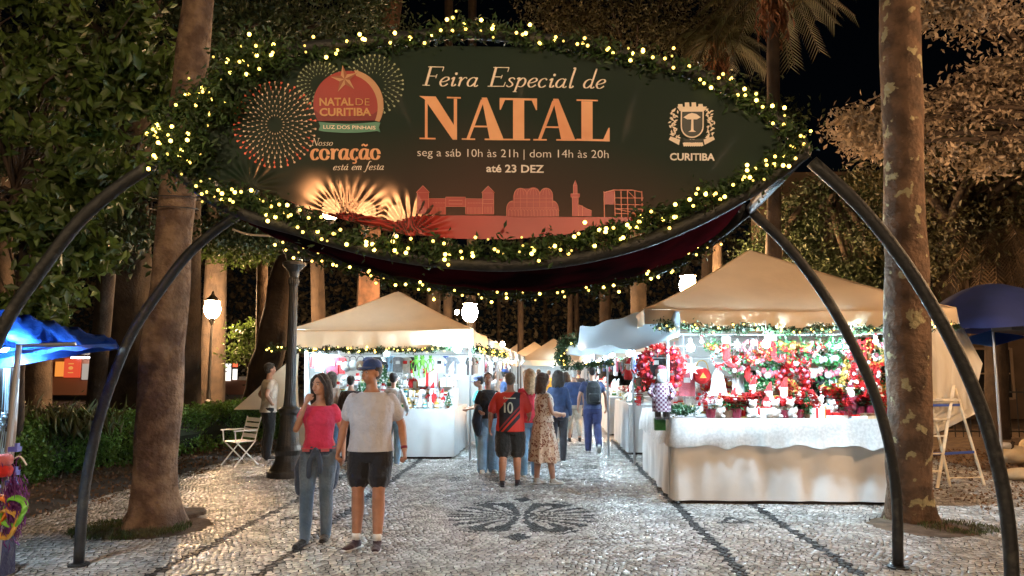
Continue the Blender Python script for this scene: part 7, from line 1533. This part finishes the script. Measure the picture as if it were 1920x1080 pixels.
tag(MB().add([tuple(x) for x in q] + [tuple(x + Vector((0, .01, .012))) for x in q], [(0, 1, 2, 3), (7, 6, 5, 4), (0, 4, 5, 1), (1, 5, 6, 2), (2, 6, 7, 3), (3, 7, 4, 0)]).obj('tarp_sheet', mat('tarp_light', (.10, .22, .55), .5, trans=.4)), 'light blue tarp tied below the dark umbrella', 'tarp')
mb = MB(); mb.box(at(1935, 622, 11.6), (.9, .5, .08), ry=.12); tag(mb.obj('folded_awning', m_bark_dark if 0 else mat('awning_brown', (.05, .03, .02), .8)), 'dark folded awning at the right edge below the umbrella', 'awning')
# --- pale sacks and tube at the right edge
m_sack = mat('sack', (.50, .40, .26), .8, (.40, .31, .2), 4, .6, 12)
for (px, py, rx, ry, rz_, lb) in ((1905, 850, .28, .3, .16, 'pale beige sack heaped at the right edge'), (1945, 840, .3, .3, .22, 'larger sack behind the heap at the right edge'), (1910, 880, .28, .22, .10, 'flattened sack lying in front at the right edge')):
    c = gnd(px, py + 20); mb = MB(); mb.ball((0, 0, rz_ * .9), (rx, ry, rz_), 18, 12); me = mb.mesh('sack', True)
    for v in me.vertices: n_ = mnoise.noise(v.co * 5 + Vector((px, 0, 0))); v.co *= 1 + .22 * n_; v.co.z = max(v.co.z, 0)
    tag(obj('sack', me, m_sack, None, c), lb, 'sack')
c = gnd(1885, 872); mb = MB(); mb.tube([c + Vector((-.12, 0, .36)), c + Vector((.10, 0, .34))], .06, 12); tag(mb.obj('rolled_mat', gm('silver'), None, smooth=True), 'grey rolled sheet sticking out behind the right arch leg', 'roll')
mb = MB(); 
for k in range(9): mb.tube([c + Vector((.12 + .02 * k, .1, .0)), c + Vector((.22 + .03 * math.sin(k), .1 + .01 * k, .42 - .01 * k))], .02, 6)
tag(mb.obj('driftwood', m_bark_mid), 'bundle of brown sticks beside the rolled sheet', 'sticks')
# --- building behind the right side: grille, fence, window bars
def building():
    y0 = 27.0; t = empty('building', (16, y0, 0), 0, 'dim old building with barred windows behind the right trunk', 'building'); mw = mat('plaster_dim', (.13, .085, .055), .9, (.09, .06, .04), 1.5)
    mb = MB(); mb.box((2, 1.0, 4.5), (20, 1.2, 9)); mb.obj('wall', mw, t)
    x = -7.2
    for r_ in range(3):
        for k in range(7):
            wx = -6.4 + 2.1 * k; z = 1.6 + 2.6 * r_
            mb = MB(); mb.box((wx, .37, z), (1.3, .05, 1.7)); w = mb.obj('window', mat('window_dark', (.02, .02, .022), .15), t)
            fr = MB()
            for s in (-1, 1): fr.box((wx + s * .68, .33, z), (.08, .1, 1.8)); fr.box((wx, .33, z + s * .88), (1.28, .1, .08))
            fr.box((wx, .34, z), (.05, .06, 1.68)); fr.box((wx - .33, .345, z), (.58, .04, .05)); fr.box((wx + .33, .345, z), (.58, .04, .05)); fr.obj('frame', mat('frame_pale', (.28, .20, .13), .7), w)
    mb = MB(); mb.box((0, .28, 3.0), (16, .3, .18)); mb.obj('cornice', mat('frame_pale', (.28, .20, .13), .7), t)
    sc = MB()
    for k in range(5): sc.box((-6.6 + .75 * k, -.1, 4.2), (.05, .05, 3.4))
    for k in range(4): sc.box((-5.1, -.15, 2.9 + .9 * k), (3.2, .05, .05))
    sc.obj('scaffold_grille', mat('grille', (.16, .13, .10), .6), t)
    return t
building()
bld_c = at(1766, 527, 26.2)
for ch, px in (('U', 1766), ('P', 1778), ('C', 1793)):
    cu = bpy.data.curves.new('sign_letter', 'FONT'); cu.body = ch; cu.size = .38; cu.extrude = .015; cu.align_x = 'CENTER'; o = bpy.data.objects.new('tmp', cu); COL.objects.link(o); dg = bpy.context.evaluated_depsgraph_get(); me = bpy.data.meshes.new_from_object(o.evaluated_get(dg)); bpy.data.objects.remove(o)
    for v in me.vertices: v.co = Vector((v.co.x, v.co.z, v.co.y - .14))
    me.materials.clear(); o = obj('sign_letter', me, mat('sign_pale', (.45, .40, .33), .6), None, at(px, 527, 26.3)); tag(o, f'pale letter {ch} on the dim facade behind the right trunk', 'sign letter')
fe = empty('railing', (10.5, 20, 0), 0, 'dark iron railing in front of the dim building', 'fence')
for k in range(60): mb = MB(); mb.tube([(-3.5 + .2 * k, 0, 0), (-3.5 + .2 * k, 0, 1.25)], .014, 5); mb.obj('bar', m_iron, fe)
for z in (.15, 1.15): mb = MB(); mb.box((2.4, 0, z), (11.9, .04, .04)); mb.obj('rail', m_iron, fe)
# --- kiosk far left with lit sign and tube lights, and lit shop behind
def kiosk():
    b = gnd(160, 752); t = empty('food_kiosk', b, 0, 'small food kiosk with red lit sign and white tube lights beyond the hedge', 'kiosk'); s = 1.0; Yk = b.y
    def bx(px0, py0, px1, py1, d, name, m, par=t, dy=0):
        a, c = at(px0, py0, Yk + dy), at(px1, py1, Yk + dy); mb = MB(); mb.box(((a.x + c.x) / 2 - b.x, dy, (a.z + c.z) / 2), (abs(c.x - a.x), d, abs(a.z - c.z))); return mb.obj(name, m, par)
    bx(100, 668, 225, 740, 1.6, 'body', mat('kiosk_body', (.25, .12, .08), .7), dy=1.0)
    sg = bx(122, 672, 150, 708, .08, 'sign_panel', lampmat('sign_glow', (.9, .10, .04), .55), dy=-.1)
    a = at(136, 690, Yk); mb = MB(); mb.ball((a.x - b.x, -.16, a.z), (.14, .02, .10), 10, 6); mb.box((a.x - b.x, -.16, a.z - .26), (.3, .02, .05)); mb.box((a.x - b.x, -.16, a.z + .24), (.3, .02, .06)); mb.obj('print', lampmat('sign_glow2', (.9, .35, .08), .6), sg)
    bx(105, 678, 118, 706, .08, 'sign_panel', lampmat('sign_glow3', (.9, .30, .05), .7), dy=-.1)
    for x0, x1 in ((134, 172), (192, 214)): bx(x0, 669, x1, 672, .06, 'tube_light', lampmat('tube_glow', (.9, .95, 1), 14), dy=-.4)
    bx(155, 682, 170, 712, .06, 'lit_shelf', lampmat('shelf_glow', (.8, .7, .6), .35), dy=-.1); bx(190, 678, 214, 700, .06, 'lit_shelf', MC['shelf_glow'], dy=-.1)
    aw = bx(125, 652, 172, 664, 1.2, 'awning', m_canvas2, dy=-.5); bx(195, 645, 220, 664, 1.2, 'awning', m_canvas2, dy=-.5); return t
kiosk()
t = empty('lit_shop', gnd(405, 740), 0, 'brightly lit white shop stand glimpsed between the dark trunks', 'kiosk'); b = t.location.copy()
for (x0, y0, x1, y1, nm, m, par) in ((384, 655, 397, 680, 'sign_panel', mat('pale_panel', (.5, .4, .35), .7), t), (387, 686, 398, 702, 'screen', lampmat('screen_glow', (.5, .75, 1), 1.6), t), (420, 682, 432, 714, 'lit_panel', lampmat('panel_glow', (1, .95, .85), 1.1), t), (437, 681, 445, 688, 'red_lamp', lampmat('red_glow', (1, .12, .05), 1.2), t), (437, 692, 444, 712, 'lit_panel', MC['panel_glow'] if 'panel_glow' in MC else None, t), (448, 706, 462, 713, 'counter', m_cloth, t)):
    a, c = at(x0, y0, b.y), at(x1, y1, b.y); mb = MB(); mb.box(((a.x + c.x) / 2 - b.x, 0, (a.z + c.z) / 2), (c.x - a.x, .1, a.z - c.z)); mb.obj(nm, m or mat('panel_glow', (1, 1, 1), 1), t)
a = at(430, 716, b.y); mb = MB(); mb.box((.6, .3, .55), (3.2, .5, 1.1)); mb.obj('base', mat('kiosk_body', (.25, .12, .08), .7), t)
# dark litter bins / low board behind the hedge at the man
mb = MB(); c = gnd(468, 800); mb.rings([(0, .22, .22), (.75, .26, .26), (.8, .24, .24)], 14); tag(mb.obj('planter', mat('terracotta', (.22, .10, .06), .8), None, loc=c + Vector((0, 1.5, 0))), 'terracotta planter near the leaning trunk', 'planter')
